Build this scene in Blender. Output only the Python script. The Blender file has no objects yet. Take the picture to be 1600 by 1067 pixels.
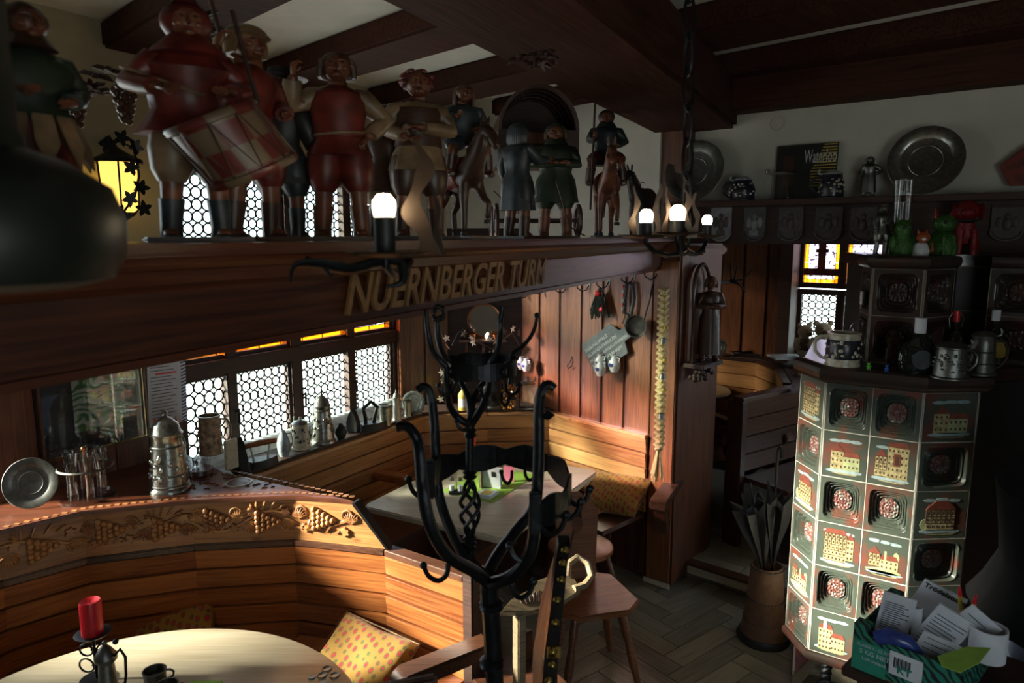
import bpy, bmesh, math, random
from mathutils import Vector, Matrix
random.seed(7)
PI = math.pi
C = bpy.context.scene.collection
scene = bpy.context.scene
# ---------------------------------------------------------------- camera
EYE = 2.15; F = 1100.0; PITCH = math.atan(166/1100)
cam_d = bpy.data.cameras.new('camera'); cam = bpy.data.objects.new('camera', cam_d); C.objects.link(cam)
cam.location = (0, 0, EYE); cam.rotation_euler = (PI/2 - PITCH, 0, 0)
cam_d.sensor_width = 36; cam_d.lens = 36*F/1600; cam_d.clip_start = 0.02
cam_d.dof.use_dof = True; cam_d.dof.focus_distance = 3.3; cam_d.dof.aperture_fstop = 5.0
scene.camera = cam
# ---------------------------------------------------------------- world, sun, portals, exposure
w = bpy.data.worlds.new('sky'); scene.world = w; w.use_nodes = True
wn = w.node_tree.nodes; wl = w.node_tree.links
bg = wn['Background']; bg.inputs['Strength'].default_value = 5.6
tc = wn.new('ShaderNodeTexCoord'); sx = wn.new('ShaderNodeSeparateXYZ'); rp = wn.new('ShaderNodeValToRGB')
rp.color_ramp.elements[0].position = 0.42; rp.color_ramp.elements[0].color = (0.98, 0.98, 0.95, 1)
rp.color_ramp.elements[1].position = 0.52; rp.color_ramp.elements[1].color = (0.78, 0.88, 1.0, 1)
mp = wn.new('ShaderNodeMapRange'); mp.inputs[1].default_value = -1; mp.inputs[2].default_value = 1
wl.new(tc.outputs['Generated'], sx.inputs[0]); wl.new(sx.outputs['Z'], mp.inputs[0]); wl.new(mp.outputs[0], rp.inputs[0]); wl.new(rp.outputs[0], bg.inputs['Color'])
SUN_TRAVEL = Vector((0.93, 0.13, -0.335))
sd = bpy.data.lights.new('sun', 'SUN'); so = bpy.data.objects.new('sun', sd); C.objects.link(so)
sd.energy = 48.0; sd.angle = math.radians(9); sd.color = (1.0, 0.90, 0.76)
so.rotation_euler = SUN_TRAVEL.to_track_quat('-Z', 'Y').to_euler(); so.location = (-6, 0, 5)
scene.view_settings.view_transform = 'Standard'; scene.view_settings.look = 'None'
scene.view_settings.exposure = 0.0; scene.view_settings.gamma = 1.0; scene.view_settings.use_curve_mapping = False
# ---------------------------------------------------------------- picture to world
cp, sp_ = math.cos(PITCH), math.sin(PITCH)
def ray(px, py):
    a = (px-800)/F; b = -(py-533.5)/F
    return Vector((a, cp + b*sp_, -sp_ + b*cp))
def Z(px, py, z):
    r = ray(px, py); t = (z-EYE)/r.z
    return Vector((r.x*t, r.y*t, z))
def D(px, py, y):
    r = ray(px, py); t = y/r.y
    return Vector((r.x*t, y, EYE + r.z*t))
def onwall(px, py, p, u):           # point of a vertical plane through p along u
    r = ray(px, py); n = Vector((u[1], -u[0], 0)); q = Vector((p[0], p[1], 0))
    t = q.dot(n)/Vector((r.x, r.y, 0)).dot(n)
    return Vector((r.x*t, r.y*t, EYE + r.z*t))
# ---------------------------------------------------------------- mesh builder
class B:
    def __init__(s): s.v = []; s.f = []; s.m = []; s.T = Matrix.Identity(4); s.mi = 0
    def add(s, vs, fs):
        o = len(s.v); s.v += [tuple(s.T @ Vector(v)) for v in vs]
        s.f += [tuple(i+o for i in f) for f in fs]; s.m += [s.mi]*len(fs); return s
    def box(s, x0, x1, y0, y1, z0, z1, tx=1.0, ty=1.0):
        cx, cy = (x0+x1)/2, (y0+y1)/2; vs = []
        for z, a, b in ((z0, 1, 1), (z1, tx, ty)):
            for x, y in ((x0, y0), (x1, y0), (x1, y1), (x0, y1)): vs.append((cx+(x-cx)*a, cy+(y-cy)*b, z))
        return s.add(vs, [(3, 2, 1, 0), (4, 5, 6, 7), (0, 1, 5, 4), (1, 2, 6, 5), (2, 3, 7, 6), (3, 0, 4, 7)])
    def lathe(s, prof, n=20, c=(0, 0, 0), wob=None):
        vs = []; fs = []; k = len(prof)
        for i in range(n):
            a = 2*PI*i/n
            for r, z in prof:
                q = r*(wob(a, z) if wob else 1)
                vs.append((c[0]+q*math.cos(a), c[1]+q*math.sin(a), c[2]+z))
        for i in range(n):
            j = (i+1) % n
            for t in range(k-1): fs.append((i*k+t, j*k+t, j*k+t+1, i*k+t+1))
        r0, z0 = prof[0]; r1, z1 = prof[-1]
        if r0 > 1e-4 and abs(r0-r1) <= .1*r0 and (abs(z0-z1) < .15*r0 or max(q[0] for q in prof) > 1.5*r0): return s.add(vs, fs + [(i*k+k-1, ((i+1) % n)*k+k-1, ((i+1) % n)*k, i*k) for i in range(n)])
        if prof[0][0] > 1e-4: fs.append(tuple(i*k for i in reversed(range(n))))
        if prof[-1][0] > 1e-4: fs.append(tuple(i*k+k-1 for i in range(n)))
        return s.add(vs, fs)
    def tube(s, pts, r, n=8, cap=True, closed=False, flat=1.0):
        P = [Vector(p) for p in pts]; m = len(P)
        R = r if isinstance(r, (list, tuple)) else [r]*m
        up = None; vs = []; fs = []
        for i in range(m):
            if closed: t = P[(i+1) % m]-P[i-1]
            else: t = P[min(i+1, m-1)]-P[max(i-1, 0)]
            if t.length < 1e-9: t = Vector((0, 0, 1))
            t.normalize()
            if up is None:
                up = Vector((0, 0, 1)) if abs(t.z) < .9 else Vector((1, 0, 0))
            a = up - t*up.dot(t)
            if a.length < 1e-6: a = t.orthogonal()
            a.normalize(); b = t.cross(a); up = a
            for k in range(n):
                q = 2*PI*k/n
                vs.append(P[i] + a*(math.cos(q)*R[i]*flat) + b*(math.sin(q)*R[i]))
        M_ = m if closed else m-1
        for i in range(M_):
            j = (i+1) % m
            for k in range(n):
                l = (k+1) % n; fs.append((i*n+k, i*n+l, j*n+l, j*n+k))
        if cap and not closed:
            fs.append(tuple(reversed(range(n)))); fs.append(tuple((m-1)*n+k for k in range(n)))
        return s.add(vs, fs)
    def sph(s, c, r, n=10, m=7):
        if not isinstance(r, (tuple, list)): r = (r, r, r)
        vs = [(c[0], c[1], c[2]-r[2])]; fs = []
        for j in range(1, m):
            p = -PI/2+PI*j/m
            for i in range(n):
                a = 2*PI*i/n; vs.append((c[0]+r[0]*math.cos(p)*math.cos(a), c[1]+r[1]*math.cos(p)*math.sin(a), c[2]+r[2]*math.sin(p)))
        vs.append((c[0], c[1], c[2]+r[2])); e = len(vs)-1
        for i in range(n):
            l = (i+1) % n; fs.append((0, 1+l, 1+i))
            for j in range(m-2): fs.append((1+j*n+i, 1+j*n+l, 1+(j+1)*n+l, 1+(j+1)*n+i))
            fs.append((1+(m-2)*n+i, 1+(m-2)*n+l, e))
        return s.add(vs, fs)
    def prism(s, poly, z0, z1, ins=0.0):
        n = len(poly); cx = sum(p[0] for p in poly)/n; cy = sum(p[1] for p in poly)/n
        A = sum(poly[i][0]*poly[(i+1) % n][1]-poly[(i+1) % n][0]*poly[i][1] for i in range(n))
        if A < 0: poly = list(reversed(poly))
        vs = [(p[0], p[1], z0) for p in poly] + [(cx+(p[0]-cx)*(1-ins), cy+(p[1]-cy)*(1-ins), z1) for p in poly]
        fs = [tuple(reversed(range(n))), tuple(range(n, 2*n))] + [(i, (i+1) % n, n+(i+1) % n, n+i) for i in range(n)]
        return s.add(vs, fs)
    def at(s, m): s.T = m; return s
def TR(x=0, y=0, z=0, rx=0, ry=0, rz=0, s=1):
    return Matrix.Translation((x, y, z)) @ Matrix.Rotation(rz, 4, 'Z') @ Matrix.Rotation(ry, 4, 'Y') @ Matrix.Rotation(rx, 4, 'X') @ Matrix.Scale(s, 4)
def mesh(b, name='m', mats=None, smooth=False, bevel=0):
    me = bpy.data.meshes.new(name); me.from_pydata(b.v, [], b.f)
    if max(b.m or [0]) > 0: me.polygons.foreach_set('material_index', b.m)
    for m in (mats if isinstance(mats, (list, tuple)) else [mats]):
        if m: me.materials.append(m)
    if bevel:
        bm = bmesh.new(); bm.from_mesh(me)
        ed = [e for e in bm.edges if len(e.link_faces) == 2 and e.calc_face_angle(0) > .6]
        bmesh.ops.bevel(bm, geom=ed, offset=bevel, segments=2, affect='EDGES', clamp_overlap=True); bm.to_mesh(me); bm.free()
    if smooth or bevel:
        me.shade_smooth()
        try: me.set_sharp_from_angle(angle=math.radians(45))
        except Exception: pass
    me.update(); return me
def obj(name, b, mats, parent=None, smooth=False, bevel=0, loc=None, rz=0, mat4=None):
    me = b if isinstance(b, bpy.types.Mesh) else mesh(b, name, mats, smooth, bevel)
    o = bpy.data.objects.new(name, me); C.objects.link(o)
    if parent: o.parent = parent
    if loc is not None: o.location = loc; o.rotation_euler = (0, 0, rz)
    if mat4 is not None: o.matrix_local = mat4
    return o
def thing(name, label, cat, loc=(0, 0, 0), rz=0, group=None, rot=None):
    o = bpy.data.objects.new(name, None); C.objects.link(o); o.empty_display_size = .05
    o.location = loc; o.rotation_euler = rot if rot else (0, 0, rz); o['label'] = label; o['category'] = cat
    if group: o['group'] = group
    return o
def tag(o, label, cat, group=None):
    o['label'] = label; o['category'] = cat
    if group: o['group'] = group
    return o
def struct(o): o['kind'] = 'structure'; return o
def dup(root, loc, rz=0, label=None, scale=None, rot=None):
    r = root.copy(); C.objects.link(r); r.location = loc; r.rotation_euler = rot if rot else (0, 0, rz)
    if scale: r.scale = (scale, scale, scale)
    if label: r['label'] = label
    def rec(a, b):
        for ch in a.children:
            c = ch.copy(); C.objects.link(c); c.parent = b; rec(ch, c)
    rec(root, r); return r
def frame(p, u, z=0):                # local x along u, local y = left of u, origin p
    a = math.atan2(u[1], u[0]); return Matrix.Translation((p[0], p[1], z)) @ Matrix.Rotation(a, 4, 'Z')
# ---------------------------------------------------------------- materials
def _base(name):
    m = bpy.data.materials.new(name); m.use_nodes = True; n = m.node_tree.nodes; return m, n, m.node_tree.links, n['Principled BSDF']
def L(c): return (c[0], c[1], c[2], 1)
def mat(name, col, rough=.5, metal=0, var=.25, scale=30, bump=.0, spec=.5, coat=0, sheen=0):
    m, n, l, p = _base(name); p.inputs['Roughness'].default_value = rough; p.inputs['Metallic'].default_value = metal
    p.inputs['Specular IOR Level'].default_value = spec; p.inputs['Coat Weight'].default_value = coat
    if sheen: p.inputs['Sheen Weight'].default_value = sheen
    t = n.new('ShaderNodeTexCoord'); q = n.new('ShaderNodeTexNoise'); q.inputs['Scale'].default_value = scale; q.inputs['Detail'].default_value = 4
    l.new(t.outputs['Object'], q.inputs['Vector'])
    r = n.new('ShaderNodeValToRGB'); r.color_ramp.elements[0].position = .3; r.color_ramp.elements[1].position = .7
    r.color_ramp.elements[0].color = L([c*(1-var) for c in col]); r.color_ramp.elements[1].color = L([min(1, c*(1+var)) for c in col])
    l.new(q.outputs['Fac'], r.inputs[0]); l.new(r.outputs[0], p.inputs['Base Color'])
    if bump:
        b = n.new('ShaderNodeBump'); b.inputs['Strength'].default_value = bump; b.inputs['Distance'].default_value = .004
        l.new(q.outputs['Fac'], b.inputs['Height']); l.new(b.outputs[0], p.inputs['Normal'])
    return m
def wood(name, lo, hi, rough=.42, scale=1.0, coat=.15, bump=.25, axis=0, rand=.35, spec=.5):
    m, n, l, p = _base(name); p.inputs['Specular IOR Level'].default_value = spec; p.inputs['Roughness'].default_value = rough; p.inputs['Coat Weight'].default_value = coat; p.inputs['Coat Roughness'].default_value = .25
    t = n.new('ShaderNodeTexCoord'); oi = n.new('ShaderNodeObjectInfo')
    off = n.new('ShaderNodeVectorMath'); off.operation = 'ADD'
    cm = n.new('ShaderNodeCombineXYZ'); ml = n.new('ShaderNodeMath'); ml.operation = 'MULTIPLY'; ml.inputs[1].default_value = 37
    l.new(oi.outputs['Random'], ml.inputs[0])
    for i in range(3): l.new(ml.outputs[0], cm.inputs[i])
    l.new(t.outputs['Object'], off.inputs[0]); l.new(cm.outputs[0], off.inputs[1])
    g = n.new('ShaderNodeMapping'); s = [14*scale]*3; s[axis] = 1.1*scale; g.inputs['Scale'].default_value = s
    l.new(off.outputs[0], g.inputs['Vector'])
    q = n.new('ShaderNodeTexNoise'); q.inputs['Scale'].default_value = 1.0; q.inputs['Detail'].default_value = 3; q.inputs['Distortion'].default_value = .6; l.new(g.outputs[0], q.inputs['Vector'])
    sm = n.new('ShaderNodeMath'); sm.operation = 'MULTIPLY'; sm.inputs[1].default_value = 26; l.new(q.outputs['Fac'], sm.inputs[0])
    si = n.new('ShaderNodeMath'); si.operation = 'SINE'; l.new(sm.outputs[0], si.inputs[0])
    g2 = n.new('ShaderNodeMapping'); s2 = [120*scale]*3; s2[axis] = 5*scale; g2.inputs['Scale'].default_value = s2; l.new(off.outputs[0], g2.inputs['Vector'])
    q2 = n.new('ShaderNodeTexNoise'); q2.inputs['Scale'].default_value = 1; q2.inputs['Detail'].default_value = 3; l.new(g2.outputs[0], q2.inputs['Vector'])
    a1 = n.new('ShaderNodeMath'); a1.operation = 'MULTIPLY_ADD'; a1.inputs[1].default_value = .065; l.new(si.outputs[0], a1.inputs[0]); l.new(q2.outputs['Fac'], a1.inputs[2])
    a2 = n.new('ShaderNodeMath'); a2.operation = 'MULTIPLY_ADD'; a2.inputs[1].default_value = rand; l.new(oi.outputs['Random'], a2.inputs[0]); l.new(a1.outputs[0], a2.inputs[2])
    r = n.new('ShaderNodeValToRGB'); r.color_ramp.elements[0].position = .38; r.color_ramp.elements[1].position = 1.0
    r.color_ramp.elements[0].color = L(lo); r.color_ramp.elements[1].color = L(hi); l.new(a2.outputs[0], r.inputs[0])
    vk = n.new('ShaderNodeTexVoronoi'); vk.inputs['Scale'].default_value = 3.2*scale; gk = n.new('ShaderNodeMapping'); sk = [2.2]*3; sk[axis] = 1.0; gk.inputs['Scale'].default_value = sk
    l.new(off.outputs[0], gk.inputs['Vector']); l.new(gk.outputs[0], vk.inputs['Vector'])
    kr = n.new('ShaderNodeValToRGB'); kr.color_ramp.elements[0].position = .03; kr.color_ramp.elements[1].position = .1
    kr.color_ramp.elements[0].color = (.3, .22, .18, 1); kr.color_ramp.elements[1].color = (1, 1, 1, 1); l.new(vk.outputs['Distance'], kr.inputs[0])
    mx = n.new('ShaderNodeMix'); mx.data_type = 'RGBA'; mx.blend_type = 'MULTIPLY'; mx.inputs[0].default_value = .8
    l.new(r.outputs[0], mx.inputs[6]); l.new(kr.outputs[0], mx.inputs[7]); l.new(mx.outputs[2], p.inputs['Base Color'])
    b = n.new('ShaderNodeBump'); b.inputs['Strength'].default_value = bump; b.inputs['Distance'].default_value = .003
    l.new(a1.outputs[0], b.inputs['Height']); l.new(b.outputs[0], p.inputs['Normal'])
    return m
def glass(name, col=(1, 1, 1), rough=.02, mixf=.12):
    m, n, l, p = _base(name); n.remove(p)
    t = n.new('ShaderNodeBsdfTransparent'); t.inputs[0].default_value = L(col)
    g = n.new('ShaderNodeBsdfGlossy'); g.inputs['Roughness'].default_value = rough
    fr = n.new('ShaderNodeLayerWeight'); pw = n.new('ShaderNodeMath'); pw.operation = 'POWER'; pw.inputs[1].default_value = 3.5; l.new(fr.outputs['Facing'], pw.inputs[0])
    ad = n.new('ShaderNodeMath'); ad.operation = 'MULTIPLY_ADD'; ad.inputs[1].default_value = .7; ad.inputs[2].default_value = mixf*.5; l.new(pw.outputs[0], ad.inputs[0])
    x = n.new('ShaderNodeMixShader'); l.new(ad.outputs[0], x.inputs[0]); l.new(t.outputs[0], x.inputs[1]); l.new(g.outputs[0], x.inputs[2])
    l.new(x.outputs[0], n['Material Output'].inputs[0]); return m
def emis(name, col, st):
    m, n, l, p = _base(name); p.inputs['Base Color'].default_value = L(col); p.inputs['Emission Color'].default_value = L(col); p.inputs['Emission Strength'].default_value = st; return m
def stained(name, col, dark, scale=22):
    m, n, l, p = _base(name); n.remove(p)
    t = n.new('ShaderNodeTexCoord'); q = n.new('ShaderNodeTexNoise'); q.inputs['Scale'].default_value = scale; q.inputs['Detail'].default_value = 5
    l.new(t.outputs['Object'], q.inputs['Vector']); r = n.new('ShaderNodeValToRGB')
    r.color_ramp.elements[0].position = .36; r.color_ramp.elements[1].position = .47; r.color_ramp.elements[0].color = L(dark); r.color_ramp.elements[1].color = L(col)
    tb = n.new('ShaderNodeBsdfTransparent'); l.new(q.outputs['Fac'], r.inputs[0]); l.new(r.outputs[0], tb.inputs[0])
    l.new(tb.outputs[0], n['Material Output'].inputs[0]); return m
M = {}
M['pine'] = wood('varnished_pine', (.15, .038, .011), (.43, .15, .040), rough=.36, coat=.3, rand=.55)
M['pinelight'] = wood('light_pine', (.26, .095, .034), (.60, .31, .12), rough=.36, coat=.3, rand=.5)
M['panel'] = wood('panel_pine', (.065, .018, .008), (.27, .095, .034), rough=.38, axis=2, coat=.25)
M['dark'] = wood('dark_oak', (.016, .006, .004), (.060, .021, .012), rough=.6, scale=.8, bump=.5, coat=0)
M['joist'] = wood('joist_oak', (.020, .007, .005), (.075, .026, .016), rough=.75, scale=.8, bump=.5, coat=0, spec=.15)
M['darkred'] = wood('dark_red_oak', (.035, .009, .005), (.13, .035, .014), rough=.38, scale=.7, coat=.25)
M['darkv'] = wood('dark_oak_upright', (.045, .013, .007), (.17, .055, .022), rough=.45, scale=.8, bump=.5, axis=2)
M['walnut'] = wood('brown_oak', (.030, .011, .006), (.115, .042, .02), rough=.38, scale=1.2, coat=.35)
M['carve'] = wood('carved_oak', (.16, .05, .016), (.44, .20, .065), rough=.42, scale=1.1)
M['table'] = wood('scrubbed_maple', (.38, .31, .21), (.58, .51, .39), rough=.28, scale=.7, bump=.06, coat=.3)
M['floor'] = wood('grey_parquet', (.10, .085, .062), (.26, .22, .165), rough=.42, bump=.2, rand=.5)
M['redbatten'] = mat('oxblood_strip', (.06, .012, .008), .4)
M['plaster'] = mat('plaster', (.50, .48, .42), .9, var=.07, scale=7, bump=.25)
M['ceilplaster'] = mat('ceiling_plaster', (.74, .72, .66), .9, var=.06, scale=7, bump=.2)
M['dimglass'] = glass('smoked_glass', (.22, .22, .21), .1, .05)  # grey tint added only to cut the daylight entering the rear room
M['yplaster'] = mat('cream_plaster', (.42, .37, .25), .9, var=.08, scale=7, bump=.25)
M['chairwood'] = wood('chair_oak', (.07, .022, .009), (.24, .085, .032), rough=.35, coat=.3)
M['iron'] = mat('wrought_iron', (.018, .019, .022), .42, .75, bump=.5, scale=40)
M['lead'] = mat('lead_came', (.012, .012, .013), .6, .2)
M['pewter'] = mat('pewter', (.33, .33, .30), .30, 1, bump=.35, scale=60)
M['pewterd'] = mat('dull_pewter', (.17, .17, .155), .42, 1, bump=.3, scale=40)
M['brass'] = mat('brass', (.55, .40, .12), .25, 1)
M['copper'] = mat('copper', (.45, .18, .08), .3, 1)
M['black'] = mat('black', (.012, .012, .013), .5)
M['soft_black'] = mat('black_cloth', (.005, .005, .006), .95, spec=.1)
M['jeans'] = mat('blue_denim', (.012, .022, .045), .85, scale=200)
M['white'] = mat('white_glaze', (.6, .62, .63), .25)
M['blueglaze'] = mat('blue_glaze', (.03, .05, .22), .25)
M['red'] = mat('red_wax', (.62, .012, .022), .35, var=.1)
M['redpaint'] = mat('red_paint', (.12, .016, .010), .42, var=.75, scale=22, bump=.3)
M['green'] = mat('green_paint', (.016, .026, .014), .45, var=.7, scale=22, bump=.3)
M['skin'] = mat('limewood_flesh', (.15, .050, .024), .42, var=.6, scale=25, bump=.3)
M['hair'] = mat('brown_hair_wood', (.07, .03, .015), .45, bump=.8, scale=60)
M['blond'] = mat('gilded_hair_wood', (.16, .09, .04), .4, bump=.8, scale=60)
M['cream'] = mat('cream_paint', (.19, .12, .065), .45, var=.6, scale=22, bump=.3)
M['bluegrey'] = mat('blue_grey_paint', (.02, .027, .033), .45, var=.7, scale=22, bump=.3)
M['brownp'] = mat('brown_paint', (.05, .02, .011), .4, bump=.4)
M['glass'] = glass('clear_glass')
M['winglass'] = glass('bullseye_glass', (.93, .97, .95), .1, .05)
M['amberglass'] = stained('amber_glass', (1.0, .52, .06), (.7, .28, .02), 9)
M['painted'] = stained('painted_glass', (.80, .78, .86), (.16, .10, .12), 45)
M['paper'] = mat('paper', (.62, .62, .66), .8, var=.06)
M['garlic'] = mat('straw', (.55, .42, .19), .7, bump=.5)
M['greenglz'] = mat('glitter_green', (.035, .11, .018), .25, .3, bump=1, scale=160)
M['redglz'] = mat('glitter_red', (.20, .006, .009), .22, .2, bump=1, scale=160)
M['orange'] = mat('orange_paint', (.32, .07, .015), .35)
M['humanskin'] = mat('human_skin', (.45, .24, .17), .5, var=.08)
M['darkgreen'] = mat('dark_green_glaze', (.006, .009, .006), .45)
M['stone'] = mat('grey_relief_stone', (.075, .075, .082), .7, bump=.6)
# ================================================================ ROOM
KC = 1.42; CEIL = 2.15+.65*KC; JB = 2.15+.57*KC; GB = 2.15+.41*KC
WU = Vector((.521, .853)); WP = Vector((-1.566, 3.584)); WT = frame(WP, WU)       # window wall; +y local = outdoors
def ws(px, py):
    q = onwall(px, py, WP, WU); return (Vector((q.x, q.y))-WP).dot(WU), q.z
q0 = WP+WU*-6.2+Vector((-.24, .15)); q1 = WP+WU*1.6+Vector((-.24, .15))
PLAN = [tuple(q0), tuple(q1), (-.3, 5.4), (.6, 5.4), (.45, 7.6), (1.0, 7.6), (4.25, 5.3), (4.25, -1.65), (q0.x, -1.65)]
floor = struct(obj('floor', B().prism(PLAN, -.12, -.006), M['floor']))
fs = struct(obj('ceiling', B().prism(PLAN, CEIL, CEIL+.1), M['ceilplaster']))
# herringbone planks
pk = mesh(B().box(-.24, .24, -.06, .06, 0, .006).at(Matrix.Identity(4)), 'plank', M['floor'])
def herring(cx, cy, z, x0, x1, y0, y1, parent, inside, ang, cap):
    n = 0; Lp, Wp = .48, .12
    R = Matrix.Rotation(ang, 2)
    for i in range(-50, 50):
        for j in range(-8, 8):
            for k in (0, 1):
                c = Vector((i*Wp - j*Lp + (Lp/2 if k == 0 else Lp+Wp/2), i*Wp + j*Lp + (Wp/2 if k == 0 else Wp-Lp/2)))
                p = R @ c; x = cx+p.x; y = cy+p.y
                if not (x0 < x < x1 and y0 < y < y1) or not inside(x, y) or n >= cap: continue
                o = obj('plank', pk, None, parent); o.scale = (.985, .97, 1); o.location = (x, y, z-.006); o.rotation_euler = (0, 0, ang + (0 if k == 0 else PI/2)); n += 1
STEP0 = Vector((1.123, 4.218)); STEPU = Vector((.765, -.644))
def beyond(x, y, m=0): return (Vector((x, y))-STEP0).dot(Vector((.644, .765))) > m
# wall_left with window openings
def wallbox(name, T, x0, x1, y0, y1, z0, z1, m, parent=None): return obj(name, B().box(x0, x1, y0, y1, z0, z1), m, parent, mat4=(T if parent is None else None))
cas = [(297, 357), (376, 457), (481, 550), (560, 617)]
cs = [(ws(a, 600)[0], ws(b, 560)[0]) for a, b in cas]
S0 = cs[0][0]-.06; S1 = cs[3][1]+.05; ZL0 = 1.0; ZL1 = ws(301, 601)[1]; ZS0 = ws(297, 565)[1]+.0; ZS1 = 1.86; ZU0 = 1.95; ZU1 = ws(472, 284)[1]
print('WIN', cs, ZL1, ZS0, ZU1, S0, S1)
G0, G1 = -2.1, -1.02                                # garden-side window of the round table, left of the picture
wl_ = struct(bpy.data.objects.new('wall_left', None)); C.objects.link(wl_); wl_.matrix_local = WT
for a, b, z0, z1 in ((-6, G0, 0, CEIL), (G0, G1, 0, 1.08), (G0, G1, 2.6, CEIL), (G1, S0, 0, CEIL), (S0, S1, 0, .98), (S0, S1, ZU1+.04, CEIL), (S1, S1+.3, 0, CEIL)):
    wallbox('wall_section', None, a, b, 0, .25 if b < S0 else .09, z0, z1, M['yplaster'], wl_)
# dark wood lining under the plaster
for i in range(9):
    a = G1+.02+i*.16; b = min(a+.155, S0-.01)
    if b > a: wallbox('panel_board', None, a, b, -.02, -.001, .9, 1.97, M['darkv'], wl_)
wallbox('panel_rail', None, G1, S0, -.045, -.001, 1.975, 2.03, M['dark'], wl_)
# roundel
RR = .026
dia = .0535
def disc_mesh():
    b = B(); b.lathe([(0, .0025), (RR*.25, .0035), (RR*.6, .001), (RR*.97, .0015)], 10); b.v = [(v[0], v[2], v[1]) for v in b.v]; return mesh(b, 'roundel', M['winglass'], True)
DISC = disc_mesh()
def lattice(parent, x0, x1, z0, z1, y, dx=dia, cols=None):
    w_ = x1-x0; n = max(2, round(w_/dx)); d = w_/n; hgt = d*.99
    rows = max(1, int((z1-z0)/ (d*1.0))); dz = (z1-z0)/rows
    b = B()
    for i in range(n):
        for j in range(rows):
            cx = x0+d*(i+.5); cz = z0+dz*(j+.5)
            o = obj('pane', DISC, None, parent); o.location = (cx, y, cz); o.scale = (d/dia, 1, dz/dia)
            b.tube([(cx+d*.49*math.cos(t*PI/5), y, cz+dz*.49*math.sin(t*PI/5)) for t in range(10)], .0046, 4, closed=True)
    for i in range(n+1):
        for j in range(rows+1):
            cx = x0+d*i; cz = z0+dz*j; b.sph((cx, y, cz), .001, 4, 3)
    for i in range(1, n):
        b.box(x0+d*i-.0005, x0+d*i+.0005, y-.002, y+.002, z0, z1)
    l = obj('lead_lattice', b, M['lead'], parent); l['kind'] = 'stuff'
    g = obj('gusset_glass', B().box(x0, x1, y+.004, y+.006, z0, z1), M['winglass'], parent); return l
def stainedpane(parent, x0, x1, z0, z1, y):
    bw = .028
    obj('painted_pane', B().box(x0+bw, x1-bw, y, y+.003, z0+bw, z1-bw), M['painted'], parent)
    n = 5
    for k in range(n):
        a = x0+(x1-x0)*k/n; c = x0+(x1-x0)*(k+1)/n
        for zz in (z0, z1-bw): obj('amber_pane', B().box(a+.001, c-.001, y, y+.003, zz+.001, zz+bw-.001), M['amberglass'], parent)
    for k in range(4):
        a = z0+bw+(z1-z0-2*bw)*k/4; c = z0+bw+(z1-z0-2*bw)*(k+1)/4
        for xx in (x0, x1-bw): obj('amber_pane', B().box(xx+.001, xx+bw-.001, y, y+.003, a+.001, c-.001), M['amberglass'], parent)
    b = B()
    for xx in (x0+bw, x1-bw, (x0+x1)/2): b.box(xx-.002, xx+.002, y-.003, y+.005, z0, z1)
    for zz in (z0+bw, z1-bw, (z0+z1)/2): b.box(x0, x1, y-.003, y+.005, zz-.002, zz+.002)
    obj('lead_came', b, M['lead'], parent)
def rect_frame(x0, x1, z0, z1, w_, y0, y1):
    b = B(); b.box(x0-w_, x0, y0, y1, z0-w_, z1+w_); b.box(x1, x1+w_, y0, y1, z0-w_, z1+w_); b.box(x0, x1, y0, y1, z0-w_, z0); b.box(x0, x1, y0, y1, z1, z1+w_); return b
wi = 0
for i, (a, b_) in enumerate(cs):
    wi += 1; wd = struct(bpy.data.objects.new('window_%d' % wi, None)); C.objects.link(wd); wd.matrix_local = WT
    a_, c_ = a, b_
    for z0, z1 in ((ZL0, ZL1), (ZS0, ZS1), (ZU0+.02, ZU1)):
        obj('casement_frame', rect_frame(a_, c_, z0, z1, .022, .04, .085), M['dark'], wd, bevel=.004)
    lattice(wd, a_, c_, ZL0, ZL1, .06); lattice(wd, a_, c_, ZU0+.02, ZU1, .06); stainedpane(wd, a_, c_, ZS0, ZS1, .06)
    if i: obj('handle', B().tube([(a_-.02, .02, 1.2), (a_-.02, .0, 1.22), (a_-.02, .0, 1.14)], .006, 6), M['iron'], wd)
fr = struct(bpy.data.objects.new('trim_1', None)); C.objects.link(fr); fr.matrix_local = WT
edges = [S0]+[(cs[i][1]+cs[i+1][0])/2 for i in range(3)]+[S1]
for k, e in enumerate(edges): obj('window_post', B().box(e-.032 if k != 2 else e-.04, e+.032 if k != 2 else e+.04, .02, .075, .98, ZU1+.05), M['dark'], fr, bevel=.005)
for z0, z1 in ((.975, .99), (ZL1+.02, ZS0-.02), (ZS1+.015, ZU0), (ZU1+.02, ZU1+.06)): obj('window_rail', B().box(S0, S1, .0, .11, z0, z1), M['dark'], fr, bevel=.005)
# second window over the round table (left of the frame): same make
wi += 1; wd = struct(bpy.data.objects.new('window_%d' % wi, None)); C.objects.link(wd); wd.matrix_local = WT
mid = (G0+G1)/2
for a, c in ((G0+.05, mid-.04), (mid+.04, G1-.05)):
    obj('casement_frame', rect_frame(a, c, 1.12, 2.56, .04, .04, .1), M['dark'], wd); obj('clear_pane', B().box(a, c, .06, .064, 1.12, 2.56), M['winglass'], wd)
    for q in (1.7, 2.2): obj('glazing_bar', B().box(a, c, .05, .075, q-.01, q+.01), M['dark'], wd)
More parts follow.
